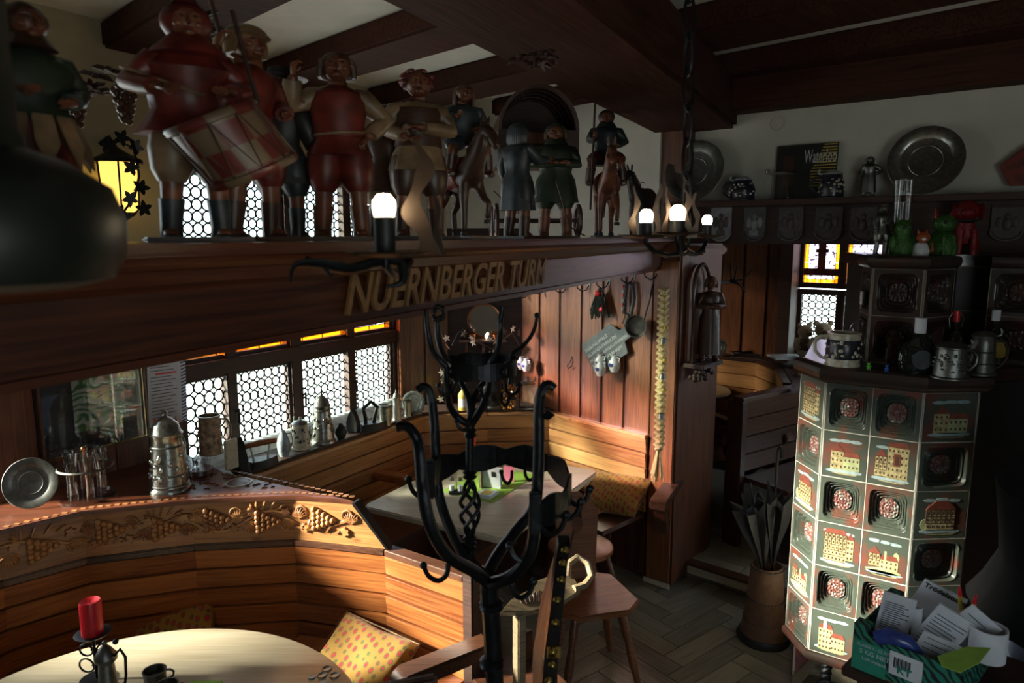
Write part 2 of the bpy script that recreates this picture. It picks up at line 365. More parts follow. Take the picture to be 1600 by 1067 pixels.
# portals: daylight enters through the openings
def portal(T, x0, x1, y, z0, z1):
    ld = bpy.data.lights.new('daylight_portal', 'AREA'); ld.shape = 'RECTANGLE'; ld.size = x1-x0; ld.size_y = z1-z0; ld.cycles.is_portal = True
    o = bpy.data.objects.new('daylight_portal', ld); C.objects.link(o)
    o.matrix_world = T @ Matrix.Translation(((x0+x1)/2, y, (z0+z1)/2)) @ Matrix.Rotation(-PI/2, 4, 'X')
portal(WT, S0, S1, .26, .98, ZU1); portal(WT, G0, G1, .26, 1.08, 2.6)
# corner panel, niche wall, end wall of the nook
A_ = Vector((ws(622, 560)[0], 0)); A2 = WP + WU*A_.x
A3 = A2+Vector((.0, 0)); PB = Vector(D(700, 560, 5.02)[:2]); PC = Vector(D(815, 560, 5.06)[:2])
n3 = Z(860, 641, .95); n4 = Z(1013, 678, .95); eu = (n4-n3).xy.normalized(); en = Vector((eu.y, -eu.x))   # en points into the room
if en.y > 0: en = -en
EW0 = Vector(onwall(818, 560, n3.xy-en*.035, eu)[:2]); EW1 = Vector(onwall(1026, 560, n3.xy-en*.035, eu)[:2])
PC = EW0.copy()
wr = struct(bpy.data.objects.new('wall_nook', None)); C.objects.link(wr)
def wallseg(p, q, parent, m, t=.1, z0=0, z1=CEIL, name='wall_section'):
    u = (q-p); T = frame(p, u); o = obj(name, B().box(0, u.length, 0.0, t, z0, z1), m, parent, mat4=T); return T, u.length
T1, l1 = wallseg(A2, PB, wr, M['darkv'])
T2, l2 = wallseg(PB, PC, wr, M['dark'])
T3, l3 = wallseg(EW0, EW1, wr, M['darkv'])
obj('wall_section', B().box(0, l1, -.012, -.001, 1.95, CEIL), M['plaster'], wr, mat4=T1); obj('wall_section', B().box(0, l2, -.012, -.001, 2.2, CEIL), M['plaster'], wr, mat4=T2)
obj('wall_section', B().box(0, l3, -.03, -.001, 2.02, CEIL), M['plaster'], wr, mat4=T3)
for i in range(2): obj('panel_board', B().box(.01+i*l1/2, (i+1)*l1/2-.006, -.02, 0, .9, 1.93), M['panel'], wr, mat4=T1, bevel=.003)
nb = 6; pe = [818, 846.5, 878, 911.6, 944.6, 980, 1022]
for i in range(nb):
    a = (Vector(onwall(pe[i], 560, n3.xy-en*.035, eu)[:2])-EW0).length; c = (Vector(onwall(pe[i+1], 560, n3.xy-en*.035, eu)[:2])-EW0).length
    obj('panel_board', B().box(a+.010, c-.010, -.022, 0, .8, 2.0), M['panel'], wr, mat4=T3, bevel=.003)
    obj('batten', B().box(a-.011, a+.011, -.012, 0, .8, 2.0), M['redbatten'], wr, mat4=T3, bevel=.003)
# pillar
pil = tag(thing('timber_pillar', 'massive dark timber post carrying the girder at the end of the nook', 'post', (0.976, 4.069, 0)), 'massive dark timber post carrying the girder at the end of the nook', 'post')
PQ = [(0.85, 4.176), (0.976, 4.069), (1.33, 4.47), (1.2, 4.58)]
pb = B(); pb.prism([(x-.976, y-4.069) for x, y in PQ], 0, GB+.02); obj('post', pb, M['darkv'], pil, bevel=.01)
pf = frame((0.85-.976, 4.176-4.069), (.126, -.107))
obj('face_board', B().box(.0, .158, -.018, -.001, .0, 2.0), M['panel'], pil, mat4=pf, bevel=.004)
obj('plinth', B().box(-.01, .17, -.03, -.019, 0, .03), M['table'], pil, mat4=pf)
# far room, header wall with shelf, right walls
HU = Vector((.786, -.618)); H0 = Vector(D(1062, 300, 4.2)[:2]); HT = frame(H0, HU)       # header wall
def hs(px, py):
    q = onwall(px, py, H0, HU); return (Vector((q.x, q.y))-H0).dot(HU), q.z
HZ = hs(1300, 311)[1]; HB = hs(1200, 381)[1]; print('HEADER', HZ, HB)
wh = struct(bpy.data.objects.new('wall_right', None)); C.objects.link(wh); wh.matrix_local = HT
hl = 3.2; hx = hs(1478, 500)[0]
obj('wall_section', B().box(-.02, hl, 0, .14, HZ-.02, CEIL), M['plaster'], wh)
obj('header_beam', B().box(-.02, hl, -.03, .16, HB, HZ-.02), M['dark'], wh, bevel=.006)
obj('shelf_board', B().box(-.02, hl, -.17, 0, HZ-.03, HZ), M['dark'], wh, bevel=.004)
obj('wall_section', B().box(hx, hl, 0, .14, 0, HB), M['dark'], wh)
obj('hoop', B().tube([(hs(1214, 193)[0]+.035*math.cos(t*PI/10), -.004, hs(1214, 193)[1]+.035*math.sin(t*PI/10)) for t in range(20)], .0025, 5, closed=True), M['plaster'], wh)
# raised floor beyond the step
sf = frame(STEP0, STEPU)
rf = B(); rf.box(-.35, 2.9, 0, 3.2, -.005, .085); rfo = struct(obj('floor_raised', rf, M['floor'])); rfo.matrix_local = sf
obj('step_edge', B().box(0, 1.9, -.018, -.001, .03, .1), M['table'], rfo, bevel=.003)
obj('step_nosing', B().box(0, 1.9, -.03, .05, .086, .104), M['walnut'], rfo, bevel=.003)
herring(.9, 3.6, 0.0, .05, 2.4, 2.6, 4.9, floor, lambda x, y: not beyond(x, y, -.08), math.radians(38), 150)
pk2 = mesh(B().box(-.3, .3, -.058, .058, 0, .006), 'plank', M['floor'])
for j in range(9):
    for i in range(4): 
        o = obj('plank', pk2, None, rfo); o.location = (.0+i*.605+(.3 if j % 2 else 0), .12+.12*j, .0862); o.scale = (.99, .97, 1)
# back wall
KU = Vector((.834, -.552)); K0 = Vector((1.25, 6.73)); KT = frame(K0, KU)
def ks(px, py):
    q = onwall(px, py, K0, KU); return (Vector((q.x, q.y))-K0).dot(KU), q.z
wb = struct(bpy.data.objects.new('wall_back', None)); C.objects.link(wb); wb.matrix_local = KT
k0 = ks(1253, 440)[0]; k1 = ks(1307.5, 440)[0]; k2 = ks(1321, 440)[0]; k3 = k2+(k1-k0); kz = [ks(1270, y)[1] for y in (383, 442, 461, 548)]
print('WB', k0, k1, k2, k3, kz)
for a, b_, z0, z1 in ((-.9, k0-.05, 0, CEIL), (k0-.05, k3+.05, 0, kz[3]-.04), (k0-.05, k3+.05, kz[0]+.35, CEIL), (k3+.05, 4, 0, CEIL)):
    obj('wall_section', B().box(a, b_, 0, .2, z0, z1), M['dark'], wb)
obj('window_jamb', B().box(k0-.13, k0-.03, -.25, .02, 1, 2.3), M['dark'], wb)
for i in range(6):
    a = ks(1240, 480)[0]-.02-(i+1)*.2
    obj('panel_board', B().box(a+.012, a+.19, -.03, -.001, 1.05, 2.3), M['darkred'] if 0 else M['panel'], wb, bevel=.003)
    obj('batten', B().box(a-.012, a+.01, -.015, -.001, 1.05, 2.3), M['redbatten'], wb)
for a, c in ((k0, k1), (k2, k3)):
    wi += 1; wd = struct(bpy.data.objects.new('window_%d' % wi, None)); C.objects.link(wd); wd.matrix_local = KT
    obj('casement_frame', rect_frame(a, c, kz[3], kz[2], .045, .03, .09), M['dark'], wd); obj('casement_frame', rect_frame(a, c, kz[1], kz[0]+.3, .045, .03, .09), M['dark'], wd)
    lattice(wd, a, c, kz[3], kz[2], .06, dx=.052); stainedpane(wd, a, c, kz[1], kz[0]+.3, .06)
portal(KT, k0-.05, k3+.05, .22, kz[3], kz[0]+.33)
# unseen closing walls
for x0, x1, z0, z1 in ((-5, .6, 0, CEIL), (1.9, 4.2, 0, CEIL), (.6, 1.9, 0, .9), (.6, 1.9, 2.3, CEIL)): struct(obj('wall_behind', B().box(x0, x1, -1.7, -1.6, z0, z1), M['plaster']))
BW = Matrix.Translation((0, -1.65, 0)) @ Matrix.Rotation(PI, 4, 'Z')
portal(BW, -1.9, -.6, .06, .9, 2.3)
wb_ = struct(obj('window_behind', rect_frame(.65, 1.85, .95, 2.25, .05, -1.68, -1.62), M['dark'])); obj('glazing_bar', B().box(1.22, 1.28, -1.67, -1.63, .95, 2.25), M['dark'], wb_); obj('clear_pane', B().box(.65, 1.85, -1.655, -1.65, .95, 2.25), M['winglass'], wb_)  # unseen window added for more ambient daylight from behind the camera
for y0, y1, z0, z1 in ((-1.7, 3.3, 0, CEIL), (4.8, 5.6, 0, CEIL), (3.3, 4.8, 0, 1.0), (3.3, 4.8, 2.5, CEIL)): struct(obj('wall_side', B().box(4.2, 4.3, y0, y1, z0, z1), M['plaster']))
SW = Matrix.Translation((4.25, 0, 0)) @ Matrix.Rotation(-PI/2, 4, 'Z')
portal(SW, -4.8, -3.3, .06, 1.0, 2.5)
ws_ = struct(obj('window_side', B().box(4.22, 4.26, 4.07, 4.13, 1.0, 2.5), M['dark'])); obj('clear_pane', B().box(4.24, 4.245, 3.3, 4.8, 1.0, 2.5), M['winglass'], ws_)  # unseen window added to brighten the rear room from the right
RQ, RP = Vector((1.15, 4.6)), Vector((.45, 7.6)); RT = frame(RQ, RP-RQ)
for a, c, z0, z1 in ((0, .75, 0, CEIL), (1.8, 3.1, 0, CEIL), (.75, 1.8, 0, 1.15), (.75, 1.8, 2.25, CEIL)): obj('wall_section', B().box(a, c, 0, .1, z0, z1), M['dark'], wr, mat4=RT)
portal(RT, .75, 1.8, .12, 1.15, 2.25); obj('window_bars', rect_frame(.8, 1.75, 1.2, 2.2, .05, .03, .08).box(1.25, 1.3, .03, .08, 1.2, 2.2), M['dark'], wr, mat4=RT); obj('clear_pane', B().box(.75, 1.8, .05, .055, 1.15, 2.25), M['dimglass'], wr, mat4=RT)  # pane is tinted grey to tone down the light on the rear bench
wallseg(Vector((1.15, 4.65)), Vector((.2, 5.45)), wr, M['dark'])
# ---------------------------------------------------------------- ceiling joists and girder
JU = Vector((-.711, .704)); JN = Vector((.704, .711))
jd = [(-.4, .22), (.16, .22), (.73, .2), (1.31, .2), (1.87, .24), (2.43, .23), (2.98, .23), (3.55, .25), (4.1, .25)]
for i, (c, wd_) in enumerate(jd):
    c *= KC; wd_ *= KC; p = JN*c; T = frame(p, JN)
    x = obj('ceiling_joist', B().box(0, wd_, -4.6, 6.5, JB, CEIL-.001), M['joist'], bevel=.012); x.matrix_local = T
    tag(x, ('dark ceiling joist, %s counted from the near end of the room' % ['first', 'second', 'third', 'fourth', 'fifth', 'sixth', 'seventh', 'eighth', 'ninth', 'tenth'][i]), 'beam', 'ceiling joists')
g0 = Z(585, 0, GB).xy; g1 = Z(1033, 215, GB).xy; gu = (g1-g0).normalized(); GT = frame(g0-gu*2.2, gu)
gi = B()
gi.box(0, 6.4, -.33*KC, 0, GB, JB+.03)
gd = obj('ceiling_girder', gi, M['joist'], bevel=.02); gd.matrix_local = GT; tag(gd, 'heavy dark red girder running over the figure shelf to the timber post', 'beam')
# extra beam at the header wall
jz0 = hs(1080, 188)[1]; jz1 = hs(1600, 133)[1]; print('WIN jz', jz0, jz1, CEIL)
x = obj('ceiling_joist', B().box(-.02, 3.2, -.16, -.001, (jz0+jz1)/2, CEIL-.002), M['joist'], bevel=.01); x.matrix_local = HT; tag(x, 'dark beam running along in front of the white wall above the plate shelf', 'beam')
# ================================================================ BENCHES, TABLES
def plank_mesh(Lx, Hz, th=.022): return B().box(-.0, Lx, -th, 0, 0, Hz)
def siding(parent, p, q, z0, z1, n, m, th=.02, lean=.0, name='plank', mirror=1):
    """horizontal boards from p to q; the room side is local -y"""
    u = Vector((q[0]-p[0], q[1]-p[1])); T = frame(p, u); h = (z1-z0)/n
    for i in range(n):
        b = B(); x0, x1, y0, y1, z0_, z1_ = .0015, u.length-.0015, -th+.004, -th-.007, .003, h-.003
        b.add([(x0, y0, z0_), (x1, y0, z0_), (x1, 0, z0_), (x0, 0, z0_), (x0, y1, z1_), (x1, y1, z1_), (x1, 0, z1_), (x0, 0, z1_)], [(3, 2, 1, 0), (4, 5, 6, 7), (0, 1, 5, 4), (1, 2, 6, 5), (2, 3, 7, 6), (3, 0, 4, 7)])
        o = obj(name, b, m, parent, bevel=.0015); o.matrix_local = Matrix.Translation((0, 0, z0+i*h)) @ T
        if mirror: bb = B().box(.0, u.length, 0, .02, 0, h-.001); 
    o = obj('backing', B().box(0, u.length, .0, .03, z0, z1), M['dark'], parent); o.matrix_local = T
    return T, u.length
def offset_poly(P, d):
    """offset an open polyline to its left by d"""
    out = []
    for i, p in enumerate(P):
        us = []
        if i > 0: us.append((P[i]-P[i-1]).normalized())
        if i < len(P)-1: us.append((P[i+1]-P[i]).normalized())
        nn = sum((Vector((-u.y, u.x)) for u in us), Vector((0, 0))).normalized()
        c = nn.dot(Vector((-us[0].y, us[0].x))); out.append(p+nn*(d/max(c, .3)))
    return out
def band(parent, name, P, d0, d1, z0, z1, m, bevel=.004):
    a = offset_poly(P, d0); c = offset_poly(P, d1)
    for i in range(len(P)-1):
        b = B(); b.prism([tuple(a[i]), tuple(a[i+1]), tuple(c[i+1]), tuple(c[i])], z0, z1); o = obj(name, b, m, parent, bevel=bevel)
CUSH = None
def cushion_mat():
    m, n, l, p = _base('tulip_fabric'); p.inputs['Roughness'].default_value = .85; p.inputs['Sheen Weight'].default_value = .2
    t = n.new('ShaderNodeTexCoord'); g = n.new('ShaderNodeMapping'); g.inputs['Scale'].default_value = (34, 25, 1); g.inputs['Rotation'].default_value = (0, 0, .3)
    l.new(t.outputs['Object'], g.inputs['Vector'])
    v = n.new('ShaderNodeTexVoronoi'); v.inputs['Scale'].default_value = 1; v.inputs['Randomness'].default_value = .35; l.new(g.outputs[0], v.inputs['Vector'])
    r = n.new('ShaderNodeValToRGB'); e = r.color_ramp.elements; r.color_ramp.interpolation = 'CONSTANT'
    e[0].position = 0; e[0].color = (.42, .03, .03, 1); e[1].position = .25; e[1].color = (.10, .12, .03, 1); x = e.new(.34); x.color = (.35, .185, .028, 1)
    l.new(v.outputs['Distance'], r.inputs[0]); l.new(r.outputs[0], p.inputs['Base Color']); return m
M['cushion'] = cushion_mat()
def cushion(label, loc, rot, sx=.2, sy=.2, h=.05):
    b = B(); n = 14; vs = []; fs = []
    for side in (1, -1):
        o = len(vs)
        for i in range(n+1):
            for j in range(n+1):
                u = -1+2*i/n; v = -1+2*j/n; e = max(0, (1-u**4)*(1-v**4))**.5
                pin = 1-.07*(abs(u)**3)*(1-abs(v))-.0; pin2 = 1-.07*(abs(v)**3)*(1-abs(u))
                vs.append((u*sx*pin, v*sy*pin2, side*h*e+.004*math.sin(5*u+3*v)*e))
        for i in range(n):
            for j in range(n):
                a = o+i*(n+1)+j; f = (a, a+n+1, a+n+2, a+1); fs.append(f if side == 1 else f[::-1])
    b.add(vs, fs); o = obj('cushion', b, M['cushion'], smooth=True); o.location = loc; o.rotation_euler = rot; tag(o, label, 'cushion')
    pb = B(); pts = [(-sx, -sy), (sx, -sy), (sx, sy), (-sx, sy)]; pb.tube([(x*.99, y*.99, 0) for x, y in pts], .004, 5, closed=True); obj('piping', pb, M['cream'], o)
    return o
# carved frieze sub-parts: grapes, vines and leaves in local x (length) z (height), proud towards -y
def leaf_pts(b, x, z, a, s, y=-.028, lobes=5):
    P = []; n = 20
    for i in range(n):
        t = 2*PI*i/n; r = s*(.62+.38*abs(math.cos(t*lobes/2)))*(1-.25*math.cos(t))
        P.append((x+r*math.cos(t+a), z+r*math.sin(t+a)))
    T0 = b.T; b.T = T0 @ Matrix.Rotation(PI/2, 4, 'X'); b.prism(P, -y-.012, -y+.004, .25); b.T = T0
def carve(parent, T, L_, z0, z1, seed):
    rnd = random.Random(seed); h = z1-z0; zc = (z0+z1)/2
    v = B(); g = B(); lf = B()
    k = max(1, round(L_/.22)); per = L_/k
    pts = [(L_*i/60., -.024, zc+h*.26*math.sin(2*PI*(L_*i/60.)/(2*per)+seed)) for i in range(61)]
    v.tube(pts, [.007]*61, 6)
    for i in range(k):
        cx = per*(i+.5); up = 1 if math.sin(2*PI*cx/(2*per)+seed) < 0 else -1
        cz = zc+up*h*.06
        for rr in range(5):
            for q in range(5-rr):
                for e in (0, 1):
                    g.sph((cx+(rr-2.1)*.021+rnd.uniform(-.002, .002), -.026-.004*e, cz+((q-(4-rr)/2)*.020)+e*.002), .0135, 7, 5)
        for sgn in (-1, 1):
            sp = [(cx+sgn*per*.34+ .03*(1-t/14)*math.cos(t*.75)*sgn, -.024, cz+up*h*.14+.034*(1-t/14)*math.sin(t*.75)) for t in range(13)]
            v.tube(sp, [.006-.0003*t for t in range(13)], 5)
            leaf_pts(lf, cx+sgn*per*.32, zc-up*h*.22, rnd.uniform(0, 6), h*.17)
        for t in range(9):
            for sg2 in (-1, 1):
                bx_ = cx+sg2*per*.40; q0 = Vector((bx_, -.024, zc+up*h*.02)); aa = up*(.5+t*.28)*1.0
                tip = q0+Vector((sg2*.045*math.cos(aa), 0, .05*math.sin(aa))); v.tube([q0, q0.lerp(tip, .5)+Vector((0, -.006, .004)), tip], [.004, .0055, .001], 5)
        for t in range(6):
            a = t*.5; lf_x = cx+per*.30*math.cos(a+1); v.tube([(lf_x, -.024, zc-up*h*.3), (lf_x+.02*math.cos(a), -.03, zc-up*h*.3+.03*math.sin(a+.4)), (lf_x+.035*math.cos(a), -.022, zc-up*h*.3+.05*math.sin(a+.4))], [.005, .006, .001], 5)
    for nm, b in (('carved_vine', v), ('carved_grapes', g), ('carved_leaves', lf)):
        o = obj(nm, b, M['carve'], parent, smooth=True); o['kind'] = 'stuff'
# ---- round booth bench, foreground
FV = [Z(-150, 972, .87).xy, Z(0, 909, .87).xy, Z(136, 872, .87).xy, Z(306, 851, .87).xy, Z(463, 843, .87).xy, Z(606, 859, .87).xy, Z(730, 900, .87).xy]
fb = thing('booth_bench', 'curved varnished booth bench with carved grape frieze around the round table', 'bench')
for i in range(len(FV)-1):
    siding(fb, FV[i], FV[i+1], .25, .855, 7, M['pine'])
band(fb, 'top_rail', FV, -.03, .03, .855, .882, M['walnut'])
CT = 1.07
for i in range(1, 5):
    p, q = FV[i], FV[i+1]; u = q-p; T = frame(p, u); l_ = u.length
    b = B()
    if i < 4: b.box(0, l_, -.022, .0, .883, CT-.012)
    else: b.add([(0, -.022, .883), (l_, -.022, .883), (l_*.66, -.022, CT-.012), (0, -.022, CT-.012), (0, 0, .883), (l_, 0, .883), (l_*.66, 0, CT-.012), (0, 0, CT-.012)], [(0, 1, 2, 3), (7, 6, 5, 4), (0, 4, 5, 1), (1, 5, 6, 2), (2, 6, 7, 3), (3, 7, 4, 0)])
    c = obj('carved_panel', b, M['carve'], fb); c.matrix_local = T
    carve(c, T, l_ if i < 4 else l_*.72, .90, CT-.02, i)
    if i == 4:
        o = obj('end_strap', B().add([(l_+.004, -.03, .885), (l_*.66+.004, -.03, CT), (l_*.66+.014, -.03, CT), (l_+.016, -.03, .885), (l_+.004, .02, .885), (l_*.66+.004, .02, CT), (l_*.66+.014, .02, CT), (l_+.016, .02, .885)], [(0, 1, 2, 3), (7, 6, 5, 4), (0, 4, 5, 1), (1, 5, 6, 2), (2, 6, 7, 3), (3, 7, 4, 0)]), M['iron'], fb); o.matrix_local = T
band(fb, 'seat', FV, -.46, -.02, .42, .45, M['pine'])
band(fb, 'seat_skirt', FV, -.42, -.40, .02, .42, M['darkv'])
band(fb, 'back_board', FV, .0, .03, .02, .86, M['walnut'])
# end post and arm
e5 = FV[6]; ud = (FV[6]-FV[5]).normalized(); T = frame(e5, ud)
obj('end_post', B().box(.0, .05, -.035, .06, .0, .9), M['dark'], fb, mat4=T, bevel=.006)
a1 = Z(745, 1003, .68).xy; a0 = Z(618, 1052, .68).xy; ua = a0-a1
b = B(); b.T = frame(a1, ua)
P = [(-.05, .0), (ua.length-.03, 0), (ua.length, -.02), (ua.length+.008, -.055), (ua.length-.02, -.085), (ua.length-.07, -.06), (.0, -.055), (-.05, -.055)]
b.T = b.T @ Matrix.Translation((0, .045, .68)) @ Matrix.Rotation(PI/2, 4, 'X'); b.prism(P, 0, .09)
obj('arm_rest', b, M['walnut'], fb, bevel=.008)
b = B(); b.T = frame(a1, ua) @ Matrix.Translation((0, .03, 0)) @ Matrix.Rotation(PI/2, 4, 'X')
b.prism([(ua.length-.05, .62), (ua.length-.13, .62), (ua.length-.12, .52), (ua.length-.17, .45), (ua.length-.09, .45), (ua.length-.05, .54)], 0, .05); obj('arm_support', b, M['walnut'], fb, bevel=.005)
# ledge board behind the frieze (carved top)
LP = offset_poly(FV[1:6], -.03)
w0 = WP+WU*(ws(5, 760)[0]-.3); w1 = WP+WU*(S0-.02)
FQ = FV[4]+(FV[5]-FV[4])*.66
back = [Vector(w0), Vector(w1), Z(372, 742, 1.07).xy*1.0]
lb = thing('window_ledge_shelf', 'dark chip-carved shelf board behind the grape frieze, under the picture', 'shelf')
poly = [tuple(LP[0]), tuple(LP[1]), tuple(LP[2]), tuple(LP[3]), tuple(FQ+Vector((.0, -.02))), tuple(Z(352, 741, CT).xy), tuple(w1), tuple(w0)]
obj('board', B().prism(poly, CT-.012, CT+.008), M['darkred'], lb, bevel=.003)
v = B(); ed = [Vector(p) for p in poly[0:6]]
for i in range(5):
    n_ = int((ed[i+1]-ed[i]).length/.03)
    for k in range(n_):
        p = ed[i].lerp(ed[i+1], (k+.5)/n_); q = Vector((p.x, p.y)) + Vector((0, .035)); v.box(q.x-.010, q.x+.010, q.y-.006, q.y+.006, CT+.008, CT+.0105)
rnd = random.Random(3)
cc = Z(400, 757, CT).xy
for k in range(60):
    a = rnd.uniform(0, 6.28); r = rnd.uniform(.07, .2); x, y = cc.x-.12+r*1.5*math.cos(a), cc.y+.02+r*.55*math.sin(a)
    v.tube([(x+.012*t/5*math.cos(a+t*.9), y+.012*t/5*math.sin(a+t*.9), CT+.010) for t in range(6)], .0022, 4)
o = obj('chip_carving', v, M['carve'], lb); o['kind'] = 'stuff'
dc = Z(373, 757, CT)
obj('recess_ring', B().lathe([(.046, .0), (.05, .004), (.056, .004), (.058, 0)], 28, (dc.x, dc.y, CT+.008)), M['table'], lb, smooth=True)
obj('recess', B().lathe([(0, .0012), (.045, .0012), (.046, .003)], 28, (dc.x, dc.y, CT+.008)), M['walnut'], lb, smooth=True)
# ---- nook bench
SILL = .95
N = [Z(300, 772, SILL).xy, Z(390, 740, SILL).xy, Z(659, 648, SILL).xy, Z(761, 642, SILL).xy, Z(860, 641, SILL).xy, Z(1013, 678, SILL).xy]
N = N[1:]
N.insert(0, N[0]-(N[1]-N[0]).normalized()*.35)
nbn = thing('nook_bench', 'long varnished corner bench around the maple table under the leaded windows', 'bench')
for i in range(len(N)-1): siding(nbn, N[i], N[i+1], .45, .925, 5, M['pinelight'])
band(nbn, 'top_rail', N, -.035, .03, .925, .945, M['pinelight'])
band(nbn, 'seat', N, -.43, -.02, .42, .45, M['walnut'])
band(nbn, 'seat_skirt', N, -.36, -.34, .02, .42, M['darkv'])
sl = thing('window_sill_board', 'dark window sill board running under the leaded windows behind the nook bench', 'sill')
sp = [tuple(N[0]+Vector((.02, .02))), tuple(N[2]), tuple(N[3]), tuple(N[4]), tuple(N[4]+(N[5]-N[4])*.05), tuple(EW0), tuple(PB), tuple(A2), tuple(WP+WU*(S0-.02))]
obj('board', B().prism(sp, SILL-.003, SILL+.014), M['dark'], sl, bevel=.003)
# white deep reveals under windows
for a, c in ((S0+.03, (cs[1][1]+cs[2][0])/2-.04), ((cs[1][1]+cs[2][0])/2+.04, S1-.03)):
    b = B(); n = 8; P = [(0.0, SILL+.014)]+[( -.10+.10*math.cos(t*PI/2/n)*1.0+0.0, SILL+.014+.06*math.sin(t*PI/2/n)) for t in range(0, n+1)]
    P = [(.03, SILL+.014), (-.07, SILL+.014)] + [(-.07+.10*(t/n), SILL+.014+.055*math.sin(t/n*PI/2)) for t in range(1, n+1)]
    b.T = Matrix(((0, 0, 1, a), (1, 0, 0, 0), (0, 1, 0, 0), (0, 0, 0, 1))); b.prism(P, 0, c-a)
    o = obj('white_reveal', b, M['white'], fr, smooth=True)
# nook bench arm (right end, near pillar) and left arm
def armrest(parent, px0, px1, z, w_=.07, m='walnut', th=.045, sup=True):
    a = Z(*px0, z).xy; c = Z(*px1, z).xy; u = c-a; T = frame(a, u) @ Matrix.Translation((0, w_/2, z)) @ Matrix.Rotation(PI/2, 4, 'X')
    b = B(); b.T = T; l_ = u.length
    b.prism([(0, 0), (l_-.03, 0), (l_, -.015), (l_+.005, -.05), (l_-.02, -.075), (l_-.055, -.055), (l_-.07, -th), (0, -th)], 0, w_); obj('arm_rest', b, M[m], parent, bevel=.006)
    if sup:
        b = B(); b.T = T; b.prism([(l_-.03, -.06), (l_-.10, -th), (l_-.12, -.13), (l_-.17, -.24), (l_-.10, -.24), (l_-.05, -.13)], .015, w_-.015); obj('arm_support', b, M[m], parent, bevel=.004)
armrest(nbn, (1058, 742), (1028, 782), .67, .10)
armrest(nbn, (530, 725), (640, 745), .70, .08, 'pine', sup=False)
# ---- nook table
TQ = [Z(565, 790, .75).xy, Z(790, 843, .75).xy, Z(936, 735, .75).xy]; TQ.append(TQ[0]+TQ[2]-TQ[1])
def rounded(P, r, n=6):
    out = []; m = len(P)
    for i in range(m):
        p = P[i]; a = (P[i-1]-p).normalized(); c = (P[(i+1) % m]-p).normalized()
        s_, e_ = p+a*r, p+c*r
        for k in range(n+1):
            t = k/n; out.append(tuple(s_*(1-t)**2+p*2*t*(1-t)+e_*t*t))
    return out
tb = thing('nook_table', 'pale maple table with rounded corners in the window nook', 'table')
ax = (TQ[2]-TQ[1]); nb_ = 1
obj('tabletop', B().prism(rounded(TQ, .06), .717, .75), M['table'], tb, bevel=.006)
ctr = (TQ[0]+TQ[2])/2; Tt = frame(ctr, ax)
for sx_ in (-.32, .32):
    obj('leg', B().box(sx_-.04, sx_+.04, -.25, .25, .03, .10), M['walnut'], tb, mat4=Tt, bevel=.006); obj('leg', B().box(sx_-.03, sx_+.03, -.1, .1, .10, .717), M['walnut'], tb, mat4=Tt, bevel=.006)
obj('stretcher', B().box(-.3, .3, -.02, .02, .3, .38), M['walnut'], tb, mat4=Tt)
# ---- round table
RC = Vector((-1.075, 1.678)); RAD = .684
rt = thing('round_table', 'large round scrubbed table top holding the red candle in the foreground', 'table', (RC.x, RC.y, 0))
obj('tabletop', B().lathe([(0, .712), (RAD-.02, .712), (RAD-.003, .718), (RAD, .731), (RAD-.003, .744), (RAD-.01, .75), (0, .75)], 72), M['table'], rt, smooth=True)
obj('column', B().lathe([(.05, .06), (.08, .1), (.06, .3), (.08, .5), (.06, .6), (.14, .711)], 24), M['walnut'], rt, smooth=True)
for k in range(4):
    b = B(); b.T = Matrix.Rotation(k*PI/2+.4, 4, 'Z') @ Matrix.Rotation(PI/2, 4, 'X'); b.prism([(.04, .2), (.3, .08), (.36, .03), (.36, 0), (.28, 0), (.04, .08)], -.03, .03); obj('foot', b, M['walnut'], rt, bevel=.004)
# cushions
c4 = (FV[5]+FV[6])/2
cushion('mustard tulip-print cushion on the bench right of the round table', Z(552, 1040, .50)+Vector((.02, .03, .0)), (.55, .1, -.5), .19, .15, .045)
cushion('mustard tulip-print cushion half hidden behind the far edge of the round table', Z(262, 985, .55)+Vector((0, .02, -.075)), (1.0, -.12, .15), .17, .15, .04)
cq = Z(960, 770, .56)
cushion('mustard tulip-print cushion leaning on the sunlit nook bench by the post', Vector((cq.x, cq.y, .56)), (.62, -.12, -.72), .21, .15, .05)
cushion('mustard tulip-print seat cushion lying flat under the corner of the maple table', Z(893, 800, .47), (.06, 0, -.8), .14, .14, .03)
# ---- far room booth
R2 = [Z(1060, 552, 1.1).xy, Z(1118, 556, 1.1).xy, Z(1184, 563, 1.1).xy, Z(1217, 575, 1.1).xy, Z(1230, 598, 1.1).xy]
b2 = thing('rear_booth_bench', 'honey coloured rear booth bench below the far panelled wall', 'bench')
for i in range(len(R2)-1): siding(b2, R2[i], R2[i+1], .5, 1.08, 5, M['pinelight'])
band(b2, 'seat', R2, -.42, -.02, .5, .53, M['walnut'])
band(b2, 'top_rail', R2, -.03, .03, 1.08, 1.1, M['walnut'])
ld = thing('rear_ledge_board', 'dark ledge board behind the rear booth, carrying the teddy bears', 'shelf')
kk = [K0+KU*(ks(1060, 560)[0]), K0+KU*(ks(1400, 560)[0])]
obj('board', B().prism([tuple(p) for p in offset_poly(R2, .03)]+[tuple(Z(1235, 612, 1.1).xy), tuple(Z(1340, 590, 1.1).xy), tuple(kk[1]-Vector((.03, .045))), tuple(kk[0]-Vector((.03, .045)))], 1.08, 1.105), M['dark'], ld, bevel=.004)
q0_ = Z(1158, 620, 1.1).xy; q1_ = Z(1300, 591, 1.1).xy; uq = (q1_-q0_).normalized()
b3 = thing('dark_settle', 'dark brown settle with armrest beside the tiled stove, seen through the opening', 'bench')
siding(b3, q0_, q1_, .58, 1.07, 4, M['walnut'])
T = frame(q0_, uq); Lq = (q1_-q0_).length
